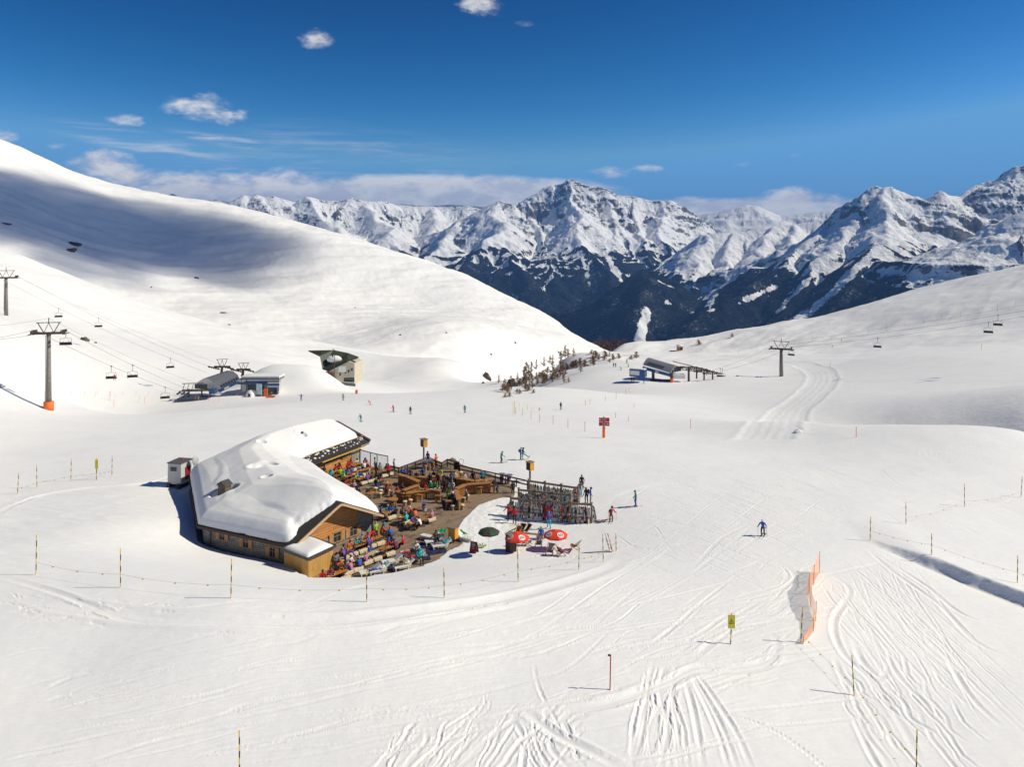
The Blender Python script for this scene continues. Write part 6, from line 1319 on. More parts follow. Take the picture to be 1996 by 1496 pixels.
# parasols
def parasol(px, py, r, h, cols, label, logo):
    g = gp(px, py); t = thing('parasol', label, 'parasol', g, R(12)); MB().tube((0, 0, -.1), (0, 0, h+.1), .022, .022, 8).build('pole', WHITE, t)
    mb = MB(); n = 8
    for i in range(n):
        mb.cur = i % 2; a0, a1 = 2*math.pi*i/n, 2*math.pi*(i+1)/n
        prof = [(0.02, h), (r*.5, h-.13*r/1.2), (r*.85, h-.33*r/1.2), (r, h-.47*r/1.2)]
        for (r0, z0), (r1, z1) in zip(prof[:-1], prof[1:]):
            for dz in (0, -.012): mb.add([(r0*math.cos(a0), r0*math.sin(a0), z0+dz), (r1*math.cos(a0), r1*math.sin(a0), z1+dz), (r1*math.cos(a1), r1*math.sin(a1), z1+dz), (r0*math.cos(a1), r0*math.sin(a1), z0+dz)], [(0, 1, 2, 3)])
        mb.add([(r*math.cos(a0), r*math.sin(a0), h-.47*r/1.2), (r*math.cos(a1), r*math.sin(a1), h-.47*r/1.2), (r*math.cos(a1), r*math.sin(a1), h-.47*r/1.2-.14), (r*math.cos(a0), r*math.sin(a0), h-.47*r/1.2-.14)], [(0, 1, 2, 3)])
    mb.build('canopy', cols, t)
    mb = MB(); [mb.tube((0, 0, h-.5), (r*.55*math.cos(2*math.pi*i/n), r*.55*math.sin(2*math.pi*i/n), h-.2), .008, .008, 4) for i in range(n)]; mb.build('stay', STEEL, t)
    if logo:
        for i in range(0, n, 2):
            a = 2*math.pi*(i+.5)/n; M = Matrix.Rotation(a, 3, 'Z') @ Matrix.Rotation(R(31), 3, 'Y'); c = Matrix.Rotation(a, 3, 'Z') @ Vector((r*.665, 0, h-.245*r/1.2+.0)); nrm = M @ Vector((0, 0, 1))
            e = MB().ell((0, 0, 0), (r*.27, r*.30, .006), 20, 4, M).build('round_patch', WHITE, t); e.location = c
            mb = MB(); mb.box((0, 0, .008), (.2*r, .40*r, .012), M=M).box((0, 0, .011), (.15*r, .35*r, .012), M=M); l2 = mb.build('logo_border', REDP, t); l2.location = c+nrm*.004
            mb = MB(); [mb.box(M @ Vector((0, (k-2.5)*.055*r, .02)), (.09*r, .032*r, .01), M=M) for k in range(6)]; l3 = mb.build('logo_lettering', WHITE, t); l3.location = c+nrm*.006
    return t
RC = mat('parasol_red', (.80, .045, .015), .8); parasol(1008, 1076, 1.14, 1.75, [RC, RC], 'left red parasol with white round patches beside the dark crate', True); parasol(1083, 1071, 1.14, 1.75, [RC, RC], 'right red parasol with white round patches over the deckchairs', True)
parasol(953, 1083, .98, 2.5, [mat('parasol_green', (.02, .07, .03), .8), mat('parasol_brown', (.06, .035, .03), .8)], 'dark green and brown parasol on a thin pole in the snow', False)
# A-frame menu board, crate bar, plant, leaning skis
def signboard(px, py):
    t = thing('menu_board', 'dark red folding menu board standing on the snow', 'sign', gp(px, py), R(-25)); M1 = Matrix.Rotation(R(-17), 3, 'X'); M2 = Matrix.Rotation(R(17), 3, 'X')
    MB().box((0, -.16, .5), (.66, .04, 1.05), M=M1).build('front_panel', mat('board_red', (.22, .015, .015), .6), t); MB().box((0, .16, .5), (.66, .04, 1.05), M=M2).build('rear_panel', mat('board_dark', (.03, .02, .02), .6), t)
    mb = MB(); [mb.box(M1 @ Vector((0, -.02, z))+Vector((0, -.185, .5)), (w_, .012, .035), M=M1) for z, w_ in ((.38, .4), (.28, .3), (.18, .36), (.08, .22), (-.05, .3))]; mb.build('writing', WHITE, t)
signboard(924, 1078)
t = thing('ice_bar_crate', 'tall dark crate with a red door below the left parasol', 'crate', gp(996, 1076), R(35)); MB().box((0, 0, .8), (.75, .7, 1.6)).build('cabinet_body', mat('crate_dark', (.05, .03, .03), .7), t); MB().box((0, 0, 1.64), (.85, .8, .07)).build('lid', WOOD_G, t); MB().box((.39, 0, .75), (.03, .6, 1.3)).build('door', mat('crate_red', (.3, .02, .015), .6), t)
t = MB(); r = random.Random(4)
for k in range(18): a = k*.7; t.add([(0, 0, .05), (.5*math.cos(a), .5*math.sin(a), .28+r.uniform(-.1, .1)), (.42*math.cos(a+.3), .42*math.sin(a+.3), .12)], [(0, 1, 2)])
o = t.build('bundle', mat('lime_bundle', (.25, .35, .05), .8)); o.location = gp(940, 1067); tag(o, 'crumpled lime green bundle on the snow beside the menu board', 'bundle')
# ------------------------------------------------------------------ ski racks
ordn = ['first', 'second', 'third', 'fourth', 'fifth', 'sixth', 'seventh', 'eighth', 'ninth', 'tenth']
SKIC = ['red', 'orange', 'navy', 'white', 'white', 'white', 'white', 'white', 'black', 'cream', 'cream', 'cream', 'grey', 'brown', 'white', 'tan', 'tan', 'lightgreen', 'teal', 'tan', 'cream']; FAB['tan'] = fabric((.42, .33, .22))
USED = set()
def pair_mesh(seed):
    r = random.Random(seed); mb = MB()
    for sx in (-.04, .05):
        L = r.uniform(1.5, 1.75); tz = r.uniform(-.05, .05)
        P = [(0, .0, .05), (.3, 0, .045), (.6, 0, .033), (.95, 0, .033), (L-.3, 0, .052), (L-.1, .02, .05), (L, .09, .02)]
        for k, ((z0, y0, w0), (z1, y1, w1)) in enumerate(zip(P[:-1], P[1:])):
            mb.cur = 0 if k not in (1, 4) else 1
            mb.add([(sx-w0, y0, z0), (sx+w0, y0, z0), (sx+w1, y1, z1), (sx-w1, y1, z1), (sx-w0, y0-.02, z0), (sx+w0, y0-.02, z0), (sx+w1, y1-.02, z1), (sx-w1, y1-.02, z1)], [(0, 1, 2, 3), (4, 7, 6, 5), (0, 4, 5, 1), (2, 6, 7, 3), (1, 5, 6, 2), (0, 3, 7, 4)])
        mb.cur = 2; mb.box((sx, -.04, .62), (.06, .06, .09)); mb.box((sx, -.04, .95), (.06, .05, .06))
    mb.cur = 2; mb.tube((.14, -.06, .0), (.12, .02, 1.2), .012, .012, 5); mb.tube((.18, -.03, .0), (.15, .03, 1.18), .012, .012, 5)
    return mb.mesh('ski_pair', [FAB['red'], FAB['black'], DGREY])
PM = [pair_mesh(k) for k in range(6)]
def pair(loc, rz, lean, c1, c2, label, group):
    o = bpy.data.objects.new('ski_pair', PM[rnd.randrange(6)]); C.objects.link(o); o.location = loc; o.rotation_euler = (lean, R(rnd.uniform(-5, 5)), rz+R(rnd.uniform(8, 38))); slots(o, [FAB[c1], FAB[c2], DGREY]); tag(o, label, 'skis', group); return o
def rack(a, b, nb_, which, n):
    A_ = gp(*a); B_ = gp(*b); zz = min(A_.z, B_.z); d = B_-A_; L = math.hypot(d.x, d.y); ang = math.atan2(d.y, d.x)
    t = thing('ski_rack', f'grey wooden ski rack full of skis, {which} of the three rows', 'ski rack', A_, ang, 'wooden ski racks'); sl = (B_.z-A_.z)/L
    for i in range(nb_+1): MB().box((L*i/nb_, 0, sl*L*i/nb_+.9), (.17, .17, 2.2)).box((L*i/nb_, 0, sl*L*i/nb_+2.03), (.22, .3, .08)).build('post', WOOD_G, t)
    for z in (1.75, .35): MB().beam((0, .12, z), (L, .12, z+sl*L), .1, .12).build('rail', WOOD_G, t)
    mb = MB()
    for i in range(int(L/.28)): mb.box(((i+.5)*.28, -.12, 1.78+sl*(i+.5)*.28), (.05, .34, .05))
    mb.beam((0, -.05, 1.9), (L, -.05, 1.9+sl*L), .12, .08); mb.build('peg_rail', WOOD_G, t)
    u = Vector((math.cos(ang), math.sin(ang), 0)); q = Vector((u.y, -u.x, 0))
    for i in range(n):
        f = (i+.5)/n+rnd.uniform(-.3, .3)/n; side = 1 if i % 2 == 0 else -1; sd = 'near' if side > 0 else 'far'; bay = ordn[min(nb_-1, int(f*nb_))]
        for _ in range(60):
            c1 = rnd.choice(SKIC); c2 = rnd.choice(SKIC); lb = f'{c1} skis with {c2} middle, {sd} side, {bay} bay of the {which} ski rack'
            if lb not in USED: USED.add(lb); break
        p = A_+u*L*f+q*(.32 if side > 0 else -.35); p.z = A_.z+sl*L*f-.04
        pair(p, ang+(0 if side > 0 else math.pi), R(-13), c1, c2, lb, f'skis in the {which} rack')
rack((996, 1006), (1153, 1020), 4, 'front', 76); rack((1011, 989), (1112, 1000), 3, 'middle', 50); rack((1031, 973), (1127, 985), 3, 'rear', 46)
mbx = (1157, 1020)
for k, (px, py, lb) in enumerate(((1158, 1016, 'skis leaning against the right end of the front rack'), (1162, 1019, 'skis standing just right of the front rack end'), (1193, 1077, 'skis stuck in the snow between the striped poles'), (1188, 1075, 'skis crossed beside the pair between the striped poles'))):
    pair(gp(px, py), R(-20+k*30), R(-14), rnd.choice(SKIC), 'black', lb, None)
for px, py, c, rz, lb in ((1170, 1018, 'red', -60, 'left red ski lying flat on the snow by the bending guest'), (1178, 1015, 'darkred', -68, 'right red ski lying flat on the snow by the bending guest'), (996, 1036, 'black', -35, 'black ski lying on the snow above the green parasol'), (1001, 1034, 'black', -40, 'second black ski lying above the green parasol'), (1008, 1024, 'yellow', -70, 'yellow ski lying in front of the red coated guest')):
    o = bpy.data.objects.new('ski', ski_mesh()); C.objects.link(o); o.location = gp(px, py)+Vector((0, 0, .03)); o.rotation_euler.z = R(rz); slots(o, [FAB[c], BLACK]); tag(o, lb, 'ski')
# ------------------------------------------------------------------ striped marker poles, ropes and nets
def striped_mesh(h=2.1):
    mb = MB(); n = 7
    for i in range(n): mb.cur = i % 2; mb.tube((0, 0, h*i/n), (0, 0, h*(i+1)/n), .034, .034, 8)
    return mb.mesh('marker_pole', [YEL, BLACK])
SM = striped_mesh()
def spole(px, py, label, py_top=None):
    g = gp(px, py); g.z -= .08; o = bpy.data.objects.new('marker_pole', SM); C.objects.link(o); o.location = g; o.rotation_euler = (R(rnd.uniform(-2, 2)), R(rnd.uniform(-1, 3)), rnd.random()*6)
    if py_top is not None:
        top = (py-py_top)/FPX*g.length*1.02; o.scale = (1, 1, (top+.08)/2.1)
    tag(o, label, 'marker pole', 'yellow and black striped poles'); return g
ordn = ['first', 'second', 'third', 'fourth', 'fifth', 'sixth', 'seventh', 'eighth', 'ninth', 'tenth']
ROW = [(70, 1121, 1060), (235, 1146, 1085), (450, 1167, 1102), (715, 1174, 1120), (866, 1167, 1114), (1010, 1135, 1078), (1128, 1112, 1067), (1176, 1096, 1046), (1201, 1076, 1044)]
G1 = [spole(x, y, f'striped pole, {ordn[i]} from the left in the curved row below the hut', t_) for i, (x, y, t_) in enumerate(ROW)]
ROW2 = [(34, 964, 930), (72, 952, 915), (138, 938, 902), (188, 934, 899), (218, 929, 895)]
G2 = [spole(x, y, f'striped pole, {ordn[i]} from the left in the short row left of the hut', t_) for i, (x, y, t_) in enumerate(ROW2)]
ROW3 = [(1696, 1054, 1015), (1766, 1024, 988), (1880, 989, 952), (1990, 970, 937)]
G3 = [spole(x, y, f'striped pole, {ordn[i]} from the left in the row climbing to the right edge', t_) for i, (x, y, t_) in enumerate(ROW3)]
ROW4 = [(1816, 1094, 1060), (1983, 1147, 1105)]
G4 = [spole(x, y, f'striped pole, {ordn[i]} from the left above the shaded snow bank', t_) for i, (x, y, t_) in enumerate(ROW4)]
ROW5 = [(1561, 1254, 1195), (1665, 1357, 1295), (1786, 1508, 1445)]
G5 = [spole(x, y, f'striped pole, {ordn[i]} from the top in the row running down from the orange net', t_) for i, (x, y, t_) in enumerate(ROW5)]
spole(467, 1515, 'striped pole cut off by the bottom edge of the picture', 1447)
def rope(G, label, hh=1.0, tags=3, group='thin ropes between striped poles', dy=0):
    t = thing('rope', label, 'rope', G[0], 0, group); P = []; r = random.Random(int(G[0].x*10))
    mb = MB(); tg = []
    for a, b in zip(G[:-1], G[1:]):
        pts = []
        for k in range(13): f = k/12; p = a.lerp(b, f)+Vector((0, 0, hh-.35*4*f*(1-f)*min(1, (b-a).length/14)))-G[0]; pts.append(p)
        mb.path(pts, .007, 4)
        for k in range(tags): f = (k+.7)/(tags+.4); i = int(f*12); tg.append(pts[i].lerp(pts[i+1], f*12-i))
    mb.build('cord', mat('rope_grey', (.3, .25, .18), .8), t)
    for p in tg: MB().add([(p.x-.02, p.y, p.z), (p.x+.10, p.y+.02, p.z-.04), (p.x+.03, p.y, p.z-.12), (p.x-.08, p.y-.02, p.z-.05), (p.x-.02, p.y-.015, p.z), (p.x+.10, p.y+.01, p.z-.04), (p.x+.03, p.y-.015, p.z-.12), (p.x-.08, p.y-.03, p.z-.05)], [(0, 1, 2, 3), (4, 7, 6, 5), (0, 4, 5, 1), (1, 5, 6, 2), (2, 6, 7, 3), (3, 7, 4, 0)]).build('flag', YEL, t)
rope(G1, 'thin rope with small yellow flags along the curved row below the hut', 1.0, 3); rope(G2, 'thin rope with yellow flags in the row left of the hut', .75, 3); rope(G3[1:], 'thin rope with yellow flags climbing to the right edge', .8, 4); rope([G3[0]]+G4+[G4[-1]+(G4[1]-G4[0])*.4], 'thin rope with yellow flags above the shaded snow bank', 1.0, 4); rope(G5, 'thin rope with yellow flags running down from the orange net', .75, 4)
def plain_pole(px, py, py_top, m, label, group, r=.028, name='piste_pole', cat='piste pole'):
    g = gp(px, py); L = (py-py_top)/FPX*g.length*1.02; o = MB().tube((0, 0, -.1), (0, 0, L), r, r, 6).build(name, m); o.location = g; tag(o, label, cat, group); return g, L
t = thing('red_pole', 'red piste pole with a small black reflector on top', 'piste pole', gp(1189, 1346)); MB().tube((0, 0, -.1), (.04, 0, 2.05), .035, .035, 8).build('shaft', REDP, t); MB().box((-.04, 0, 2.05), (.16, .06, .1)).build('reflector', BLACK, t)
def warn(px, py, yt, label, s=1.0):
    g = gp(px, py); L = (py-yt)/FPX*g.length*1.02; t = thing('warning_sign', label, 'warning sign', g); mb = MB()
    for i in range(6): mb.cur = i % 2; mb.tube((.08*i/6, 0, L*i/6-.05), (.08*(i+1)/6, 0, L*(i+1)/6-.05), .035, .035, 8)
    mb.build('pole', [BLACK, YEL], t); z = L-.2; w_ = .36*s; h = L*.42
    MB().box((.05, -.05, z-h/2+.05), (w_*1.3, .03, h)).build('board', YELS, t)
    if s > .9:
        c = z-h/2+.05
        mb = MB()
        P = [(0, .17), (-.17, -.13), (.17, -.13)]
        for (x0, z0), (x1, z1) in zip(P, P[1:]+P[:1]): mb.beam((.05+x0, -.072, c+z0), (.05+x1, -.072, c+z1), .012, .03, (0, 1, 0))
        mb.build('triangle', BLACK, t); MB().box((.05, -.072, c+.01), (.035, .012, .12)).box((.05, -.072, c-.085), (.035, .012, .03)).build('exclamation_mark', BLACK, t)
warn(1424, 1257, 1204, 'yellow warning sign with a black triangle on a striped pole'); warn(188, 936, 901, 'small yellow sign on a striped pole left of the hut', .8); warn(1051, 803, 795, 'tiny yellow sign beside the far row of thin poles', .8)
warn(1622, 683, 674, 'left yellow sign on the slope above the tower', .8); warn(1640, 672, 662, 'right yellow sign on the slope above the tower', .8)
# orange net
def net(pts, hs, label):
    G = [gp(x, y) for x, y in pts]; t = thing('safety_net', label, 'safety net', G[0]); m = bpy.data.materials.new('orange_mesh'); m.use_nodes = True; q = NT(m.node_tree)
    b = q.node('ShaderNodeBsdfPrincipled'); b.inputs['Base Color'].default_value = (1.0, .36, .05, 1); b.inputs['Roughness'].default_value = .6; uv = q.node('ShaderNodeTexCoord').outputs['UV']
    sp = q.node('ShaderNodeSeparateXYZ'); q.put(sp.inputs[0], uv); fx = q.m('ABSOLUTE', q.m('SUBTRACT', q.m('FRACT', q.m('MULTIPLY', sp.outputs[0], 14)), .5)); fy = q.m('ABSOLUTE', q.m('SUBTRACT', q.m('FRACT', q.m('MULTIPLY', sp.outputs[1], 14)), .5))
    al = q.m('GREATER_THAN', q.m('MAXIMUM', fx, fy), .375); q.put(b.inputs['Alpha'], al); o_ = q.node('ShaderNodeOutputMaterial'); q.l.new(b.outputs[0], o_.inputs[0])
    P = spl([(g.x, g.y) for g in G], 6); zs = np.interp(np.linspace(0, 1, len(P)), np.linspace(0, 1, len(G)), [g.z for g in G]); hh = np.interp(np.linspace(0, 1, len(P)), np.linspace(0, 1, len(hs)), hs)
    V = []; F = []; UV = []; acc = 0; n = 6
    for i, (p, z, h) in enumerate(zip(P, zs, hh)):
        if i: acc += math.hypot(p[0]-P[i-1][0], p[1]-P[i-1][1])
        for j in range(n+1): f = j/n; bel = .16*math.sin(math.pi*f)*math.sin(i*.55)**2; V.append((p[0]-G[0].x-bel, p[1]-G[0].y, z-G[0].z+.05+h*f-(.05 if 0 < i < len(P)-1 else 0)*math.sin(i*.9)*f)); UV.append((acc, h*f))
    for i in range(len(P)-1):
        for j in range(n): F.append((i*(n+1)+j, (i+1)*(n+1)+j, (i+1)*(n+1)+j+1, i*(n+1)+j+1))
    me = bpy.data.meshes.new('net_mesh'); me.from_pydata(V, [], F); u = me.uv_layers.new(name='uv')
    for lp in me.loops: u.data[lp.index].uv = UV[lp.vertex_index]
    me.materials.append(m); o = bpy.data.objects.new('net_mesh', me); C.objects.link(o); o.parent = t
    for g, h in zip(G, np.interp(np.linspace(0, 1, len(G)), np.linspace(0, 1, len(hs)), hs)): MB().tube((g.x-G[0].x, g.y-G[0].y, g.z-G[0].z-.1), (g.x-G[0].x+.05, g.y-G[0].y, g.z-G[0].z+h+.15), .02, .02, 6).build('post', mat('net_post', (.45, .12, .03), .6), t)
net([(1597, 1118), (1586, 1140), (1577, 1160), (1580, 1185), (1590, 1212)], [1.7, 1.45, 1.5, 1.4, 1.3], 'orange plastic safety net curving across the piste')
net([(1590, 1212), (1585, 1232), (1565, 1257)], [1.25, .8, .4], 'sagging lower end of orange net beside the striped pole')
# ------------------------------------------------------------------ piste signpost
g = gp(1177, 854); t = thing('piste_signpost', 'red direction boards on a post with orange padding', 'signpost', g, R(-4)); L = (854-814)/FPX*g.length
MB().tube((0, 0, -.1), (0, 0, L), .09, .09, 8).build('post', DGREY, t); MB().tube((0, 0, 0), (0, 0, L*.52), .24, .24, 12).build('pad', ORANGE, t)
for z, nm in ((L*.86, 'upper'), (L*.66, 'lower')):
    MB().box((.05, -.13, z), (1.75, .05, L*.185)).build('board', mat('sign_red', (.50, .008, .02), .5), t); s = -1 if nm == 'upper' else 1
    MB().add([(x*.16+s*.62, -.17, z+zz*.16) for x, zz in ((s*1.1, 0), (0, 1), (0, .4), (-s*.9, .4), (-s*.9, -.4), (0, -.4), (0, -1))], [tuple(range(7))]).build('arrow', WHITE, t)
    mb = MB(); [mb.box((.05+(k-2)*.16*1.0, -.165, z+zz), (.11, .01, .055)) for k in range(5) for zz in (.08, -.08)]; mb.build('lettering', WHITE, t)
# ------------------------------------------------------------------ thin poles marking the far piste edges
THIN = [(1000, 785, 812, 'y'), (1003, 784, 806, 'o'), (1012, 786, 801, 'y'), (1005, 795, 808, 'o'), (1018, 797, 812, 'o'), (1028, 789, 800, 'y'), (1035, 801, 818, 'o'), (1052, 808, 824, 'o'), (1078, 811, 828, 'o'), (1107, 818, 835, 'o'), (1140, 823, 843, 'o'), (1039, 795, 802, 'y'),
        (1141, 781, 790, 'o'), (1150, 780, 789, 'o'), (1180, 773, 782, 'o'), (1201, 766, 778, 'o'), (1220, 758, 769, 'o'), (1226, 756, 764, 'o'), (1236, 787, 796, 'o'), (1346, 818, 836, 'r'), (1200, 805, 815, 'o'), (1669, 835, 853, 'r'), (1618, 706, 716, 'r'), (1913, 673, 683, 'r'), (1225, 812, 823, 'r'),
        (186, 764, 775, 'y'), (214, 766, 780, 'r'), (224, 770, 783, 'y'), (272, 772, 784, 'y'), (282, 775, 787, 'r'), (222, 784, 796, 'r'), (330, 770, 782, 'y'), (381, 772, 783, 'r'), (387, 774, 785, 'y'), (407, 773, 782, 'r'), (427, 774, 785, 'y'), (462, 769, 775, 'y')]
TM = {'y': mat('pole_yellow', (.75, .6, .05), .6), 'o': mat('pole_ochre', (.55, .2, .03), .6), 'r': mat('pole_orange', (.85, .12, .03), .6)}
ON = ordn+['eleventh', 'twelfth', 'thirteenth', 'fourteenth', 'fifteenth', 'sixteenth', 'seventeenth', 'eighteenth', 'nineteenth', 'twentieth']+['twenty '+q for q in ordn]
THIN.sort(); CN = {'y': 0, 'o': 0, 'r': 0}
for x, t0, y, c in THIN:
    CN[c] += 1; plain_pole(x, y, t0, TM[c], {'y': 'thin yellow pole', 'o': 'thin ochre pole', 'r': 'thin orange red pole'}[c]+f' marking the snow edge, {ON[CN[c]-1]} from the left', {'y': 'thin yellow poles', 'o': 'thin ochre poles', 'r': 'thin orange red poles'}[c], .045)
for k in range(16): x = 1440+k*36; plain_pole(x, 692-k*6.2+(k % 3)*2, 692-k*6.2-9, TM['o'], f'thin ochre pole in the right slope line, {ON[k]} from the left', 'thin poles on the right slope', .04)
for k in range(9): x = 240+k*25-100; plain_pole(x, 770+(k % 2), 764, TM['o'], f'thin ochre pole behind the left tower, {ON[k]} from the left', 'thin poles behind the left tower', .03)
# ------------------------------------------------------------------ chairlift
def tower_mb(root, H, s=1.0, pad=True, head=True):
    MB().tube((0, 0, -.5), (0, 0, H-1.6*s), .62*s, .40*s, 14).build('mast', CONC, root, True)
    MB().tube((0, 0, H-1.6*s), (0, 0, H-1.2*s), .5*s, .5*s, 12).box((0, 0, H-1.1*s), (6.6*s, .5*s, .5*s)).build('crossarm', RUST, root)
    for sx in (-1, 1):
        x = sx*3.0*s; mb = MB().beam((x, -1.9*s, H-.85*s), (x, 1.9*s, H-.85*s), .22*s, .3*s)
        for k in range(6): y = (-1.6+k*.64)*s; mb.tube((x-.1*s, y, H-.62*s), (x+.1*s, y, H-.62*s), .25*s, .25*s, 10)
        mb.build('sheave_assembly', RUST, root)
        MB().beam((x+.5*s*sx, -1.8*s, H-1.25*s), (x+.5*s*sx, 1.8*s, H-1.25*s), .5*s, .05).build('catwalk', RUST, root)
    if head: MB().beam((-1.0*s, 0, H-1.0*s), (-2.2*s, 0, H+1.2*s), .16*s).beam((1.0*s, 0, H-1.0*s), (2.2*s, 0, H+1.2*s), .16*s).beam((-1.0*s, 0, H-1.0*s), (0, 0, H+1.2*s), .1*s).beam((1.0*s, 0, H-1.0*s), (0, 0, H+1.2*s), .1*s).beam((-2.5*s, 0, H+1.25*s), (2.5*s, 0, H+1.25*s), .16*s).tube((0, 0, H+1.2*s), (0, 0, H+2.3*s), .1*s, .1*s, 6).build('lifting_frame', RUST, root)
    if pad: MB().tube((0, 0, -.2), (0, 0, 1.7), .98, .98, 16).build('base_pad', ORANGE, root, True)
    mb = MB(); mb.path([(-.55*s, -.3, 1.8), (-.42*s, -.3, H-1.6*s)], .03).path([(-.55*s, -.6, 1.8), (-.42*s, -.6, H-1.6*s)], .03); [mb.tube((-.5*s, -.3, z), (-.5*s, -.6, z), .02, .02, 4) for z in np.arange(2, H-2, .5)]; mb.build('ladder', RUST, root)
def lift_tower(g, py, y_head, label, rz, s=1.0, pad=True):
    H = (py-y_head)/FPX*g.length*1.02; t = thing('lift_tower', label, 'lift tower', g, R(rz), 'chairlift towers'); tower_mb(t, H, s, pad); return H
gA = gp(95, 799); HA = lift_tower(gA, 799, 667, 'large concrete chairlift tower with an orange padded foot', 12, .95)
gB = gp(12, 615); HB = lift_tower(gB, 615, 549, 'chairlift tower on the hill at the left edge of the picture', 18, 1.1, False)
gC = gp(1523, 734); HC = lift_tower(gC, 734, 679, 'chairlift tower alone on the right basin slope', -25, 1.15, False)
def head(g, H, rz, sx, s): a = R(rz); return g+Vector((math.cos(a)*3.0*s*sx, math.sin(a)*3.0*s*sx, H-.35*s))
def cable(a, b, sag, label, r=.028, ex=None):
    n = 24; P = []
    for k in range(n+1): f = k/n; p = a.lerp(b, f); p.z -= sag*4*f*(1-f); P.append(p-a)
    o = MB().path(P, r, 4).build('lift_cable', mat('cable', (.05, .05, .055), .5, .5)); o.location = a; tag(o, label, 'cable', 'chairlift cables'); return lambda f: a.lerp(b, f)-Vector((0, 0, sag*4*f*(1-f)))
def cabproj(fn, px):
    best = min((abs(998+FPX*v.x/v.y-px), f) for f in [i/400 for i in range(401)] for v in [fn(f)]); return fn(best[1])
def chair():
    t = thing('lift_chair', '', 'lift chair'); MB().box((0, 0, 0), (.35, .6, .18)).path([(0, 0, 0), (0, 0, -.9), (-.1, 0, -1.5)], .05).build('hanger', RUST, t)
    MB().path([(-.1, 0, -1.5), (-1.1, 0, -1.65), (-1.2, 0, -2.9)], .035).path([(-.1, 0, -1.5), (1.0, 0, -1.65), (1.1, 0, -2.9)], .035).path([(-.6, .1, -1.9), (-.6, .5, -2.6), (.5, .5, -2.6), (.5, .1, -1.9)], .025).build('bail', RUST, t)
    MB().box((-.05, .1, -2.95), (2.4, .55, .14)).box((-.05, -.18, -2.62), (2.3, .08, .5)).build('seat', BLACK, t); return t
CHP = Proto(chair())
stA = gp(440, 770); 
hd = []
# left lift, lower cable pair: tower -> station drive head
st_top = atd(470, 735, 262)
a1 = head(gA, HA, 12, 1, .95); a2 = head(gA, HA, 12, -1, .95)
e1 = atd(445, 800, 236); e1 = atd(395, 783, 236); e2 = atd(470, 776, 250)
c1 = cable(a2+Vector((.0, 0, 0)), atd(372, 772, 243), .9, 'near cable of the left lift from the padded tower to the station'); c2 = cable(a1, atd(400, 771, 250), .9, 'second cable of the left lift from the padded tower to the station')
cable(gA+Vector((0, 0, HA+2.1)), atd(430, 762, 258), 1.2, 'thin upper cable above the left lift', .018)
cable(a2, atd(-260, 676, 150), 1.0, 'near cable leaving the padded tower to the left'); cable(a1, atd(-260, 672, 160), 1.0, 'second cable leaving the padded tower to the left'); cable(gA+Vector((0, 0, HA+2.1)), atd(-260, 640, 155), 1.0, 'thin upper cable leaving the padded tower to the left', .018)
b1 = head(gB, HB, 18, 1, 1.1); b2 = head(gB, HB, 18, -1, 1.1)
d1 = cable(b1, atd(425, 722, 268), 1.5, 'right cable of the hillside lift from the edge tower'); d2 = cable(b2, atd(403, 727, 262), 1.5, 'left cable of the hillside lift from the edge tower'); cable(gB+Vector((0, 0, HB+1.2)), atd(460, 722, 270), 1.5, 'thin upper cable of the hillside lift', .02)
for fn, px, lb, rz in ((c1, 217, 'left chair carrying one rider below the padded tower cables', 20), (c2, 259, 'empty chair right of the chair with a rider', 20), (c1, 322, 'lift chair low above the yellow poles', 25), (c2, 93, 'empty chair hanging at the padded tower', 14), (d2, 114, 'upper left chair on the hillside lift', 25), (d1, 192, 'second chair on the hillside lift', 25), (d2, 332, 'third chair on the hillside lift near the station', 25)):
    if px == 93: v = c2(.012)
    else: v = cabproj(fn, px)
    ch_ = CHP.place(v, R(rz), lb, 'chairs of the lifts')
    if px == 217: person(v+Vector((.75, .1, -3.35)), 'sit', 180+20, 'red', 'black', 'helmet', 'person in red riding alone on a lift chair', 'red')
cr = cable(head(gC, HC, -25, 1, 1.15), atd(2150, 590, 250), 1.2, 'front cable of the right lift climbing out of the picture'); cs = cable(head(gC, HC, -25, -1, 1.15), atd(2150, 578, 262), 1.2, 'rear cable of the right lift climbing out of the picture'); cable(gC+Vector((0, 0, HC+1.3)), atd(2150, 566, 262), 1.0, 'thin upper cable of the right lift', .02)
cable(head(gC, HC, -25, -1, 1.15), atd(1388, 722, 300), .8, 'rear cable between the right tower and its station'); cable(head(gC, HC, -25, 1, 1.15), atd(1404, 724, 296), .8, 'front cable between the right tower and its station')
for fn, px, lb in ((cr, 1711, 'single chair in the middle of the right lift'), (cr, 1926, 'left one of the two chairs near the right edge'), (cs, 1945, 'right one of the two chairs near the right edge'), (cr, 1532, 'chair hanging at the right tower')): CHP.place(cabproj(fn, px), R(-35), lb, 'chairs of the lifts')
for x, y, lb in ((1404, 730, 'left chair waiting at the right station'), (1408, 731, 'right chair waiting at the right station')): v = atd(x, y-11, 296); CHP.place(v, R(-30), lb, 'chairs of the lifts')
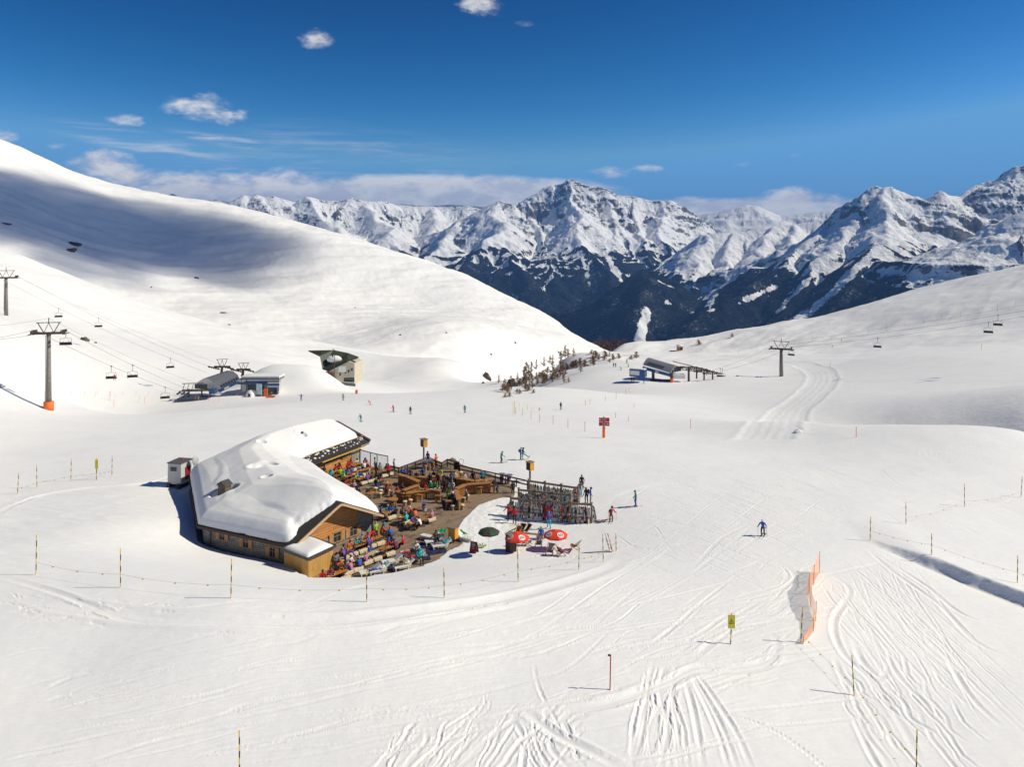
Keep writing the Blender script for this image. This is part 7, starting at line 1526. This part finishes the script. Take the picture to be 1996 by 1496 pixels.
# ------------------------------------------------------------------ left lift station
def F3(px, py, d): return atd(px, py, d)
def station_left():
    g = gp(430, 773); t = thing('lift_station', 'left valley station with a curved silver roof and blue stripe', 'lift station', g, 0)
    S = g.length/FPX                      # metres per pixel there
    def q(px, py, dy=0): return Vector(((px-430)*S, dy, (773-py)*S))
    # slanted silver hull: side profile extruded in depth, falling to the left
    prof = [(400, 741), (418, 732), (452, 729), (466, 737), (464, 745), (424, 764), (405, 758), (396, 750)]
    V0 = [q(x, y, 0) for x, y in prof]; V1 = [q(x+(-22), y-2, 6.5) for x, y in prof]
    top = [(404, 742), (440, 729), (463, 736), (470, 745), (424, 765)]
    mb = MB(); n = 9; ring = []
    for k, (x0, z0, x1, z1) in enumerate(((421, 768, 464, 748), (421, 757, 464, 741), (414, 748, 459, 735), (402, 744, 447, 730), (388, 746, 432, 731), (374, 754, 420, 740), (372, 764, 418, 750))):
        dy = [0, 0, .8, 2.5, 4.5, 6, 6][k]; ring.append((q(x0, z0, dy), q(x1, z1, dy)))
    for (a, b), (c, d) in zip(ring[:-1], ring[1:]): mb.add([a, b, d, c], [(0, 1, 2, 3)])
    mb.add([r_[0] for r_ in ring], [tuple(range(len(ring)))]); mb.add([r_[1] for r_ in ring], [tuple(range(len(ring)))])
    mb.build('hull', mat('silver_panels', (.42, .43, .44), .4, .4, var=.15, scale=2, stretch=(4, 1, 1)), t, False)
    a, b = q(427, 764, -.12), q(459, 748, -.12); MB().beam(a, b, .12, 1.0).build('blue_stripe', BLUE, t)
    mb = MB(); [mb.beam(q(430+k*4.6, 755.5-k*2.2, -.15), q(433.2+k*4.6, 754-k*2.2, -.15), .1, .85) for k in range(7)]; mb.build('window_row', GLASS, t)
    MB().beam(q(437, 759.5, -.22), q(446, 755, -.22), .05, .55).build('lettering', WHITE, t)
    MB().box(q(396, 752, -.5)+Vector((0, 0, -.4)), (3.8, .2, 1.4)).build('front_opening', GLASS, t); MB().box(q(417, 763, -.8), (1.6, 1.4, 1.5)).build('blue_drive_cover', BLUE, t)
    mb = MB(); 
    for x in (376, 399): mb.box(q(x, 768, -1.2), (.35, .35, 3.2))
    mb.beam(q(358, 763, -1.2), q(420, 761, -1.2), .3, .3).beam(q(358, 763, 1), q(420, 761, 1), .3, .3)
    for x in (364, 372, 380, 390): mb.beam(q(x, 763, -1.2), q(x+4, 750, -1.2), .14)
    mb.beam(q(364, 749, -1.2), q(402, 748, -1.2), .2)
    for x in (356, 364, 372): mb.tube(q(x, 767, -1.6), q(x, 767, .4), .3, .3, 8)
    mb.build('steel_frame', RUST, t)
    MB().prism([], 0, 0) if False else None
    MB().box(q(386, 776, -1.0), (9.0, 4.5, .9)).build('platform', mat('blue_mat', (.06, .07, .12), .8), t)
    for x, y, s in ((421, 716, 1.0), (460, 721, .85)):       # two integrated towers
        base = q(x, 742, 4.5); top_ = q(x+2, y+8, 4.5); mb = MB().tube(base, top_, .45, .35, 10).box(top_, (5.0*s, .5, .5)); sg = MB()
        for sx in (-1, 1):
            mb.beam(top_+Vector((sx*.6, 0, 0)), top_+Vector((sx*1.5, 0, 2.2*s)), .14).beam(top_+Vector((sx*.6, 0, 0)), top_+Vector((0, 0, 2.2*s)), .1)
            for k in range(5): sg.tube(top_+Vector((sx*2.2*s+(k-2)*.7, -1.2-.0*k, .1-k*.14)), top_+Vector((sx*2.2*s+(k-2)*.7, -.9, .1-k*.14)), .28, .28, 8)
            sg.beam(top_+Vector((sx*2.2*s-1.8, -1, .3)), top_+Vector((sx*2.2*s+1.8, -1, -.6)), .2, .3)
        mb.beam(top_+Vector((-1.8, 0, 2.2*s)), top_+Vector((1.8, 0, 2.4*s)), .14); mb.build('integrated_tower', RUST, t); sg.build('sheave_assembly', RUST, t)
    # control building to the right
    MB().box(q(498, 757, 1.5)+Vector((0, 1.5, 0)), (10.5, 5, 2.7)).build('control_cabin', WGREY, t); MB().box(q(498, 744, 1.5)+Vector((0, 1.2, 0)), (12.5, 6.5, .4)).build('cabin_roof', STEEL, t); MB().box(q(500, 740, 2.0)+Vector((0, 1.5, .1)), (11.5, 5.5, .5)).build('roof_snow', SNOWM, t)
    MB().box(q(497, 749, -.35), (12.4, .12, .75)).build('blue_band', BLUE, t); mb = MB(); [mb.box(q(x, 757, .1), (1.5, .12, 1.6)) for x in (483, 493, 503)]; mb.build('cabin_window', GLASS, t); [MB().box(q(x, 752, -.5), (.2, .2, 3.6)).build('post', RUST, t) for x in (468, 478, 535)]
    mb = MB(); mb.box(q(528, 751, -.6), (3.6, 2.5, 1.3)); mb.build('ticket_booth', WGREY, t); MB().box(q(528, 750, -1.9), (3.7, .1, .6)).build('booth_band', BLUE, t); MB().box(q(528, 761, -.9), (2.4, 1.6, 2.4)).build('booth_base', GLASS, t)
    o = thing('piste_map_board', 'pale blue piste map board in front of the left station', 'map board', g+q(503, 770, -2.0), R(-20)); MB().box((0, 0, 2.0), (2.0, .12, 3.2)).build('panel', mat('map_blue', (.35, .55, .62), .6, col2=(.6, .68, .62), scale=1.2), o); [MB().box((x, 0, .3), (.1, .1, 1.2)).build('post', WGREY, o) for x in (-.8, .8)]
    o = MB().box((0, 0, .6), (1.1, .5, 2.4)).build('advertising_pillar', ORANGE); o.location = g+q(515, 768, -2); tag(o, 'orange padded pillar right of the piste map board', 'pillar')
    o = MB().box((0, 0, .3), (2.6, .15, .7)).box((-1.1, 0, .1), (.1, .5, .2)).box((1.1, 0, .1), (.1, .5, .2)).build('barrier', ORANGE); o.location = gp(527, 776); tag(o, 'low orange barrier beside the left lift queue', 'barrier')
    o = thing('igloo_tent', 'small white domed hut beside the piste map board', 'tent', gp(489, 773)); MB().ell((0, 0, .0), (1.6, 1.6, 2.0), 14, 8).build('shell', WHITE, o, True); MB().box((0, -1.5, .5), (.7, .2, 1.1)).build('door', GLASS, o)
station_left()
# ruined looking barn with green roof and snow mound
def barn():
    g = gp(665, 764); S = g.length/FPX; t = thing('alpine_barn', 'beige building under a buckled green roof heaped with snow', 'building', g, 0)
    def q(px, py, dy=0): return Vector(((px-665)*S, dy, (764-py)*S))
    BE = mat('beige_render', (.56, .50, .38), .9, var=.15, scale=1.5); GR = mat('green_tin', (.045, .055, .03), .6, var=.4, scale=3)
    mb = MB(); F = [q(640, 757), q(660, 762), q(690, 768), q(690, 728), q(678, 724), q(647, 741), q(640, 744)]; B = [v+Vector((1, 9, 0)) for v in F]; n = len(F); mb.add(F+B, [tuple(range(n)), tuple(range(2*n-1, n-1, -1))]+[(i, i+n, (i+1) % n+n, (i+1) % n) for i in range(n)]); mb.build('wall', BE, t)
    mb = MB(); [mb.box(q(x, y, -.05), (.55, .1, 1.0)) for x, y in ((663, 748), (673, 744), (679, 742), (685, 739))]; mb.box(q(680, 758, -.05), (3.6, .12, 1.3)); mb.build('window', GLASS, t); MB().box(q(667, 738, -.12), (2.6, .06, 2.0)).build('poster', WHITE, t)
    MB().beam(q(622, 752, -.3), q(682, 721, -.3), 1.0, .35).beam(q(682, 721, -.3), q(692, 725, -.3), 1.0, .35).build('verge', GR, t)
    mb = MB(); V = [q(594, 708, 6), q(640, 708.5, 8), q(668, 714, 8), q(690, 722, 8), q(676, 723, .0), q(640, 741, .0), q(629, 738, .5), q(621, 716, 3)]
    mb.add(V, [(0, 7, 6, 1), (1, 6, 5, 4, 3, 2)]); mb.add([v+Vector((0, .1, -.25)) for v in V], [(0, 1, 6, 7), (1, 2, 3, 4, 5, 6)]); mb.build('roof', GR, t)
    MB().beam(q(596, 708.5, 5.8), q(622, 711, 5), .5, .3).build('roof_edge', GR, t)
    o = MB().ell(q(648, 722, 3.0), (2.6, 1.6, 1.3), 14, 8).build('roof_snow', SNOWM, t, True)
    MB().box(q(642, 752, -.6), (3.2, .3, 2.4)).build('brown_door', mat('rust_door', (.25, .09, .04), .8), t); MB().box(q(638, 750, -1.2), (1.2, .8, 2.2)).build('orange_pad', ORANGE, t)
    o = MB().box((0, 0, .35), (8.0, .5, .8)).build('fence_mat', mat('mat_grey', (.15, .12, .12), .8)); o.location = g+q(672, 764, -2.5)+Vector((0, 0, -.2)); o.rotation_euler.y = R(7); tag(o, 'rolled dark crash mat lying in front of the beige building', 'crash mat')
    o = MB().box((0, 0, .5), (.6, .6, 1.2)).build('orange_block', ORANGE); o.location = gp(695, 768); tag(o, 'orange padded block at the end of the crash mat', 'padded block')
    o = thing('mast', 'dark lamp mast in front of the beige building', 'mast', g+q(654, 752, -1.5)); H = (752-700)*S; MB().tube((0, 0, -1), (0, 0, H), .16, .1, 8).build('pole', RUST, o); MB().path([(0, 0, H-.2), (-.4, 0, H+.2), (-.6, 0, H-1.8)], .06).ell((-.6, 0, H-2.2), (.25, .25, .4), 8, 6).build('lamp', BLACK, o)
barn()
# right lift station
def station_right():
    g = gp(1300, 744); S = g.length/FPX; t = thing('lift_station', 'right valley station with barrel roof and blue side band', 'lift station', g, 0)
    def q(px, py, dy=0): return Vector(((px-1300)*S, dy, (744-py)*S))
    A_ = q(1257, 718, 3); B_ = q(1304, 729, -2); ax = (B_-A_); L = ax.length; n = 10
    # cross-section: arch going backwards/up
    mb = MB(); r1, r2 = [], []
    for k in range(n+1):
        f = k/n; an = math.pi*(1-f); off = Vector((3.1*S/S*(1-math.cos(math.pi*f))*.9, 6.5*f, 3.0*math.sin(math.pi*f)*.95)); off = Vector((5.2*f, 5.5*f, 2.7*math.sin(math.pi*min(1, f*.9+.06)))); r1.append(A_+off); r2.append(B_+off)
    for k in range(n): mb.add([r1[k], r2[k], r2[k+1], r1[k+1]], [(0, 1, 2, 3)])
    mb.add(r1, [tuple(range(n+1))]); mb.add(r2, [tuple(range(n+1))]); mb.build('barrel_roof', mat('roof_silver', (.30, .30, .33), .4, .4, var=.15), t, False)
    MB().beam(A_+Vector((-.05, -.1, -.5)), B_+Vector((.6, -.1, -.4)), .3, 1.1).build('blue_band', BLUE, t); MB().beam(A_.lerp(B_, .45)+Vector((0, -.3, -.4)), A_.lerp(B_, .58)+Vector((0, -.3, -.4)), .05, .4).build('lettering', WHITE, t)
    mb = MB(); [mb.beam(A_.lerp(B_, .14+k*.085)+Vector((1.2, 1.1, 1.75)), A_.lerp(B_, .2+k*.085)+Vector((1.2, 1.1, 1.75)), 1.3, .25) for k in range(7)]; mb.build('skylight_row', GLASS, t)
    mb = MB(); [mb.box(B_+Vector((1.0+k*1.05, 1.0+k*1.05, .9+.35*math.sin(k*.9))), (.85, .3, 1.0+.4*math.sin(k*1.0))) for k in range(4)]; mb.build('end_window', GLASS, t)
    MB().box(B_+Vector((3.0, 2.2, -.9)), (4.8, 4, 1.4)).build('end_apron', WHITE, t)
    for p, m in ((q(1276, 730, 2), RUST), (q(1307, 736, -2), DGREY)): MB().tube((p.x, p.y, -.4), (p.x, p.y, 3.4), .55, .5, 10).build('column', m, t)
    MB().tube((q(1307, 0).x, -2, -.1), (q(1307, 0).x, -2, 1.5), .65, .65, 10).build('orange_pad', ORANGE, t)
    MB().box((q(1290, 0).x, 1.5, .12), (7.5, 3.5, .2)).build('boarding_mat', mat('mat_brown', (.12, .07, .06), .8), t)
    for k, (x, yb, yt, w_) in enumerate(((1341, 747, 717, 3.4), (1356, 736, 719, 2.4), (1370, 740, 723, 2.2), (1386, 741, 727, 2.0))):
        p = q(x, yb, 0); H = (yb-yt)*S; mb = MB().tube((p.x, p.y, p.z-.5), (p.x, p.y, p.z+H), .42 if k == 0 else .28, .36 if k == 0 else .24, 10).beam((p.x-w_, p.y-.6, p.z+H+.3), (p.x+w_, p.y+.6, p.z+H-.1), .3, .3)
        mb.beam((p.x-w_, p.y-.6, p.z+H+.3), (p.x-w_-.3, p.y-.6, p.z+H-1.0), .16); mb.build('portal_frame', RUST, t); sg = MB()
        for sx in (-1, 1):
            sg.beam((p.x+sx*w_-1.5, p.y, p.z+H-.1), (p.x+sx*w_+1.5, p.y, p.z+H-.35), .22, .22)
            for j in range(5): sg.tube((p.x+sx*w_-1.3+j*.65, p.y-.2, p.z+H-.5), (p.x+sx*w_-1.3+j*.65, p.y+.2, p.z+H-.5), .22, .22, 8)
        sg.build('sheave_assembly', RUST, t)
    MB().beam(q(1318, 716, 0), q(1396, 728, 0), .22, .3).beam(q(1318, 722, 2), q(1396, 732, 2), .2, .25).beam(q(1312, 707, 1), q(1350, 716, 1), .25, .25).build('guide_rail', RUST, t)
    o = thing('ticket_kiosk', 'blue ticket kiosk with white windows left of the right station', 'kiosk', g+q(1245, 733, -1), R(-28)); MB().box((0, 0, 1.2), (5.6, 2.6, 2.6)).build('kiosk_body', BLUE, o); MB().box((-.8, -1.33, 1.25), (3.4, .06, 1.5)).build('window', WHITE, o); MB().box((2.85, -.2, 1.4), (.06, 1.0, 1.4)).build('door', GLASS, o); MB().box((0, 0, 2.62), (5.3, 2.4, .3)).build('roof_snow', SNOWM, o)
station_right()
# tiny wooden hut on the saddle
g = gp(1325, 684); t = thing('lookout_hut', 'tiny wooden hut with snow cap on the saddle behind the right station', 'hut', g); MB().box((0, 0, 1.4), (3.4, 2.6, 2.8)).build('cabin', WOOD_BAR, t); MB().ell((0, 0, 2.9), (2.3, 2.0, .9), 12, 6).build('roof_snow', SNOWM, t, True); MB().box((.6, -1.35, 1.2), (.8, .06, 1.9)).build('door', BLACK, t)
# snow groomer behind the hut and satellite dish
g = gp(351, 947); t = thing('snow_groomer_cabin', 'pale grey snow groomer parked behind the left end of the hut', 'snow groomer', g, R(-12)); MB().box((0, 0, 1.65), (1.75, 2.2, 2.35), taper=.96).build('cab_body', mat('machine_grey', (.55, .55, .52), .5, var=.08), t); MB().box((0, 0, 2.88), (1.85, 2.3, .1)).build('roof', mat('machine_roof', (.12, .10, .10), .5), t)
MB().box((-.1, -1.1, 2.2), (.75, .05, .45)).build('window', GLASS, t); [MB().box((x, 0, .3), (.4, 2.6, .55)).build('track', BLACK, t) for x in (-.65, .65)]; MB().box((.9, .2, 1.5), (.06, 1.0, 1.5)).build('red_side', mat('machine_red', (.25, .02, .02), .5), t); MB().box((-.0, .4, 2.96), (.25, .25, .1)).build('beacon', REDP, t)
q = atz(383, 896, -25.6); o = thing('satellite_dish', 'small grey satellite dish on a mast at the left roof corner', 'satellite dish', (q.x-.3, q.y, -27.2)); MB().tube((0, 0, 0), (0, 0, 1.9), .04, .04, 8).build('mast', DGREY, o); MB().ell((.22, -.05, 1.5), (.5, .12, .58), 16, 8, Matrix.Rotation(R(65), 3, 'Z')).build('dish', WGREY, o, True)
# ------------------------------------------------------------------ larches and rocks
LB = mat('larch_bark', (.10, .06, .045), .9, var=.3); LTW = mat('larch_twigs', (.27, .15, .075), .9, var=.4, scale=.8); LTW2 = mat('ochre_twigs', (.36, .22, .11), .9, var=.4, scale=.8); SPR = mat('dark_spruce', (.03, .03, .022), .9, var=.4)
def larch(seed, twig, H=8.0, n=30, wide=1.0):
    r = random.Random(seed); t = thing('larch_tree', '', 'tree'); mb = MB(); P = [(0, 0, -.3)]
    for k in range(1, 9): P.append((P[-1][0]+r.uniform(-.12, .12), P[-1][1]+r.uniform(-.12, .12), H*k/8))
    for i, (a, b) in enumerate(zip(P[:-1], P[1:])): mb.tube(a, b, .22*(1-i/9), .22*(1-(i+1)/9), 6)
    br = []
    for k in range(n):
        f = .12+.84*(k/n); z = H*f; L = wide*(1.9*(1-f)**.75+.25)*r.uniform(.6, 1.15); a = r.random()*6.28; i = min(7, int(f*8)); base = Vector(P[i]).lerp(Vector(P[i+1]), f*8-i) if i < 8 else Vector(P[8])
        tip = base+Vector((math.cos(a)*L, math.sin(a)*L, r.uniform(-.25, .35)*L*.6)); br.append((base, tip)); mb.tube(base, tip, .06, .03, 4, False)
    mb.build('trunk', LB, t); tw = MB()
    for base, tip in br:
        L = (tip-base).length; m = int(12+L*16)
        for j in range(m):
            f = r.uniform(.15, 1.05); p = base.lerp(tip, f)+Vector((r.gauss(0, .07), r.gauss(0, .07), r.gauss(0, .06))); d = Vector((r.uniform(-1, 1), r.uniform(-1, 1), r.uniform(-1.0, .3))).normalized()*r.uniform(.18, .5); s_ = d.cross(Vector((r.random()-.5, r.random()-.5, r.random()-.5))).normalized()*.06
            tw.add([p-s_, p+s_, p+d+s_*.3, p+d-s_*.3], [(0, 1, 2, 3)])
    tw.build('crown', twig, t); return t
LAR = [Proto(larch(1, LTW, 8.5, 46)), Proto(larch(2, LTW, 7.5, 40, .8)), Proto(larch(3, LTW2, 8, 44, 1.25)), Proto(larch(4, LTW, 9, 50, .75)), Proto(larch(5, LTW2, 5.5, 34, 1.2)), Proto(larch(6, LTW2, 3.2, 26, 1.1))]
SIZ = [8.5, 7.5, 8, 9, 5.5, 3.2]
TR = [(1102, 697, 678, 2), (1108, 697, 684, 4), (1118, 696, 682, 2), (1093, 711, 690, 1), (1078, 703, 694, 2), (1072, 709, 696, 1), (1061, 715, 700, 1), (1045, 724, 708, 1), (1035, 738, 712, 3), (1026, 746, 714, 0), (1021, 748, 722, 1), (1031, 742, 718, 1), (1009, 745, 730, 1), (972, 748, 734, 1), (984, 762, 743, 2), (980, 764, 752, 4), (990, 765, 752, 4), (997, 760, 738, 2), (1025, 762, 741, 0), (1038, 757, 736, 1), (1047, 750, 741, 4), (1058, 750, 735, 1), (1077, 745, 712, 0), (1092, 735, 710, 3), (1097, 737, 712, 0), (1085, 730, 715, 1), (1132, 727, 709, 0), (1157, 713, 690, 1), (1114, 716, 707, 4), (1122, 712, 704, 4), (1099, 748, 733, 2), (1108, 746, 738, 4), (1013, 768, 761, 5), (1040, 767, 761, 5), (1153, 691, 684, 5), (1195, 702, 693, 5), (1206, 700, 692, 5), (1230, 702, 695, 5), (1240, 700, 690, 5), (1427, 661, 655, 5), (1362, 673, 665, 5), (1166, 701, 696, 5), (1188, 706, 700, 5), (1062, 748, 740, 5), (1066, 744, 732, 4)]
for k in range(46):      # low bushes thick along the ravine edge
    f = (k+.5)/46; x = 985+200*f+rnd.uniform(-8, 8); y = 764-72*f+rnd.uniform(-8, 16)*(1-f*.6); TR.append((x, y, y-rnd.uniform(4, 12), rnd.choice([5, 5, 4, 2, 5])))
sidew = {0: 'tall', 1: 'slim', 2: 'broad ochre', 3: 'tallest brown', 4: 'small ochre', 5: 'shrub sized'}
TR.sort(); LN = {}
for i, (x, y, yt, k) in enumerate(TR):
    g = gp(x, y); H = (y-yt)/FPX*g.length*1.3; s = max(.35, H/SIZ[k]); where = 'on the crest of the ravine' if y < 712 else 'by the gully rocks of the ravine' if x < 1005 else 'on the shaded flank of the ravine' if x < 1105 else 'on the snow spur right of the ravine'
    LN[(k, where)] = LN.get((k, where), 0)+1; LAR[k].place(g, i*1.7, f'{sidew[k]} bare larch {where}, {ON[min(29, LN[(k, where)]-1)]} from left', f'{sidew[k]} larches {where}', s)
# brown wood at the notch of the valley
t = MB(); r = random.Random(9)
def wood():
    mb = MB()
    for i in range(420):
        x = r.uniform(1156, 1222); g = atd(x, 676+r.uniform(-3, 10)-(x-1190)*.02, r.uniform(900, 1150)); H = r.uniform(9, 17); b = Vector((g.x, g.y, g.z-6)); a = r.random()*3
        for k in range(14): z = H*(.2+.8*k/14); w_ = 3.0*(1-k/15); q = r.random()*6.28; mb.add([b+Vector((0, 0, z+1.2)), b+Vector((math.cos(q)*w_, math.sin(q)*w_, z-1)), b+Vector((math.cos(q+.8)*w_, math.sin(q+.8)*w_, z-1.0))], [(0, 1, 2)])
    o = mb.build('larch_wood', mat('far_larch_wood', (.085, .04, .03), .95, var=.5, scale=.05)); tag(o, 'brown larch wood filling the notch above the valley', 'wood', kind='stuff')
wood()
RK = mat('rock', (.12, .085, .065), .9, var=.5, scale=1.2, bump=.6, bscale=6)
def rock(px, py, w_, h, label, grp='rocks showing through the snow', tilt=0):
    g = gp(px, py); s = g.length/FPX; bm = bmesh.new(); bmesh.ops.create_icosphere(bm, subdivisions=3, radius=1); r = random.Random(px*7+py)
    o1, o2 = r.random()*9, r.random()*9; P = np.array([v.co[:] for v in bm.verts]); nz = fbm(P[:, 0]*1.7+o1+P[:, 2], P[:, 1]*1.7+o2, 4, .6)
    for v, k in zip(bm.verts, nz): v.co = v.co*(1+.55*float(k)); v.co.x *= w_*s/2; v.co.y *= w_*s/3; v.co.z *= h*s/1.6
    me = bpy.data.meshes.new('rock'); bm.to_mesh(me); bm.free(); me.materials.append(SNOWM if 'snow dusted' in label else RK); o = bpy.data.objects.new('rock', me); C.objects.link(o); o.location = g; o.rotation_euler.y = R(tilt); tag(o, label, 'rock', grp)
for px, py, w_, h, lb, tl in ((166, 664, 17, 8, 'dark boulder in a snow hollow right of the padded tower', 15), (186, 669, 5, 3, 'small stone right of the dark boulder', 0), (144, 479, 24, 5, 'upper rock strip in the shadowed hillside', 10), (137, 492, 22, 6, 'lower rock patch in the shadowed hillside', -12), (10, 437, 20, 2, 'thin rock ledge at the left edge of the hillside', 5), (383, 545, 9, 4, 'small rock below the cloud shadow', 10), (295, 563, 3, 3, 'tiny stone below the cloud shadow', 0), (436, 610, 14, 2, 'flat rock streak on the lower hillside', 5), (447, 635, 6, 3, 'small rock on the lower hillside', 0), (692, 602, 5, 3, 'tiny stone in the middle of the white slope', 0),
                             (957, 692, 4, 4, 'tiny rock on the slope above the larches', 0), (1004, 673, 5, 4, 'stone right of the slope above the larches', 0), (950, 738, 12, 20, 'brown rock rib left of the ravine', -25), (942, 748, 5, 6, 'small rock left of the ravine rib', 0), (995, 752, 16, 22, 'jagged brown crag in the ravine', 20), (987, 759, 12, 12, 'low brown crag at the bottom of the ravine', 10), (1556, 843, 16, 8, 'snow dusted lump beside the groomed cat road', 0), (780, 655, 4, 3, 'stone on the white slope above the piste', 0), (870, 650, 4, 3, 'second stone on the white slope above the piste', 0)): rock(px, py, w_, h, lb, tilt=tl)
# ------------------------------------------------------------------ the air
HAZE = 4.3e-5
def haze():
    lo, hi = (-14500, -400, -1100), (14500, 19500, 1050)
    bm = bmesh.new(); r = bmesh.ops.create_cube(bm, size=1)
    for v in r['verts']: v.co = Vector([lo[i] if v.co[i] < 0 else hi[i] for i in range(3)])
    me = bpy.data.meshes.new('haze'); bm.to_mesh(me); bm.free(); o = bpy.data.objects.new('haze', me); C.objects.link(o); tag(o, kind='stuff')
    m = bpy.data.materials.new('haze'); m.use_nodes = True; t = NT(m.node_tree); v = t.node('ShaderNodeVolumePrincipled'); q = t.node('ShaderNodeOutputMaterial')
    v.inputs['Color'].default_value = (.2, .45, 1, 1); v.inputs['Density'].default_value = HAZE; v.inputs['Anisotropy'].default_value = 0.1
    t.l.new(v.outputs[0], q.inputs['Volume']); me.materials.append(m); m.cycles.homogeneous_volume = True if hasattr(m.cycles, 'homogeneous_volume') else None
if HAZE: haze()
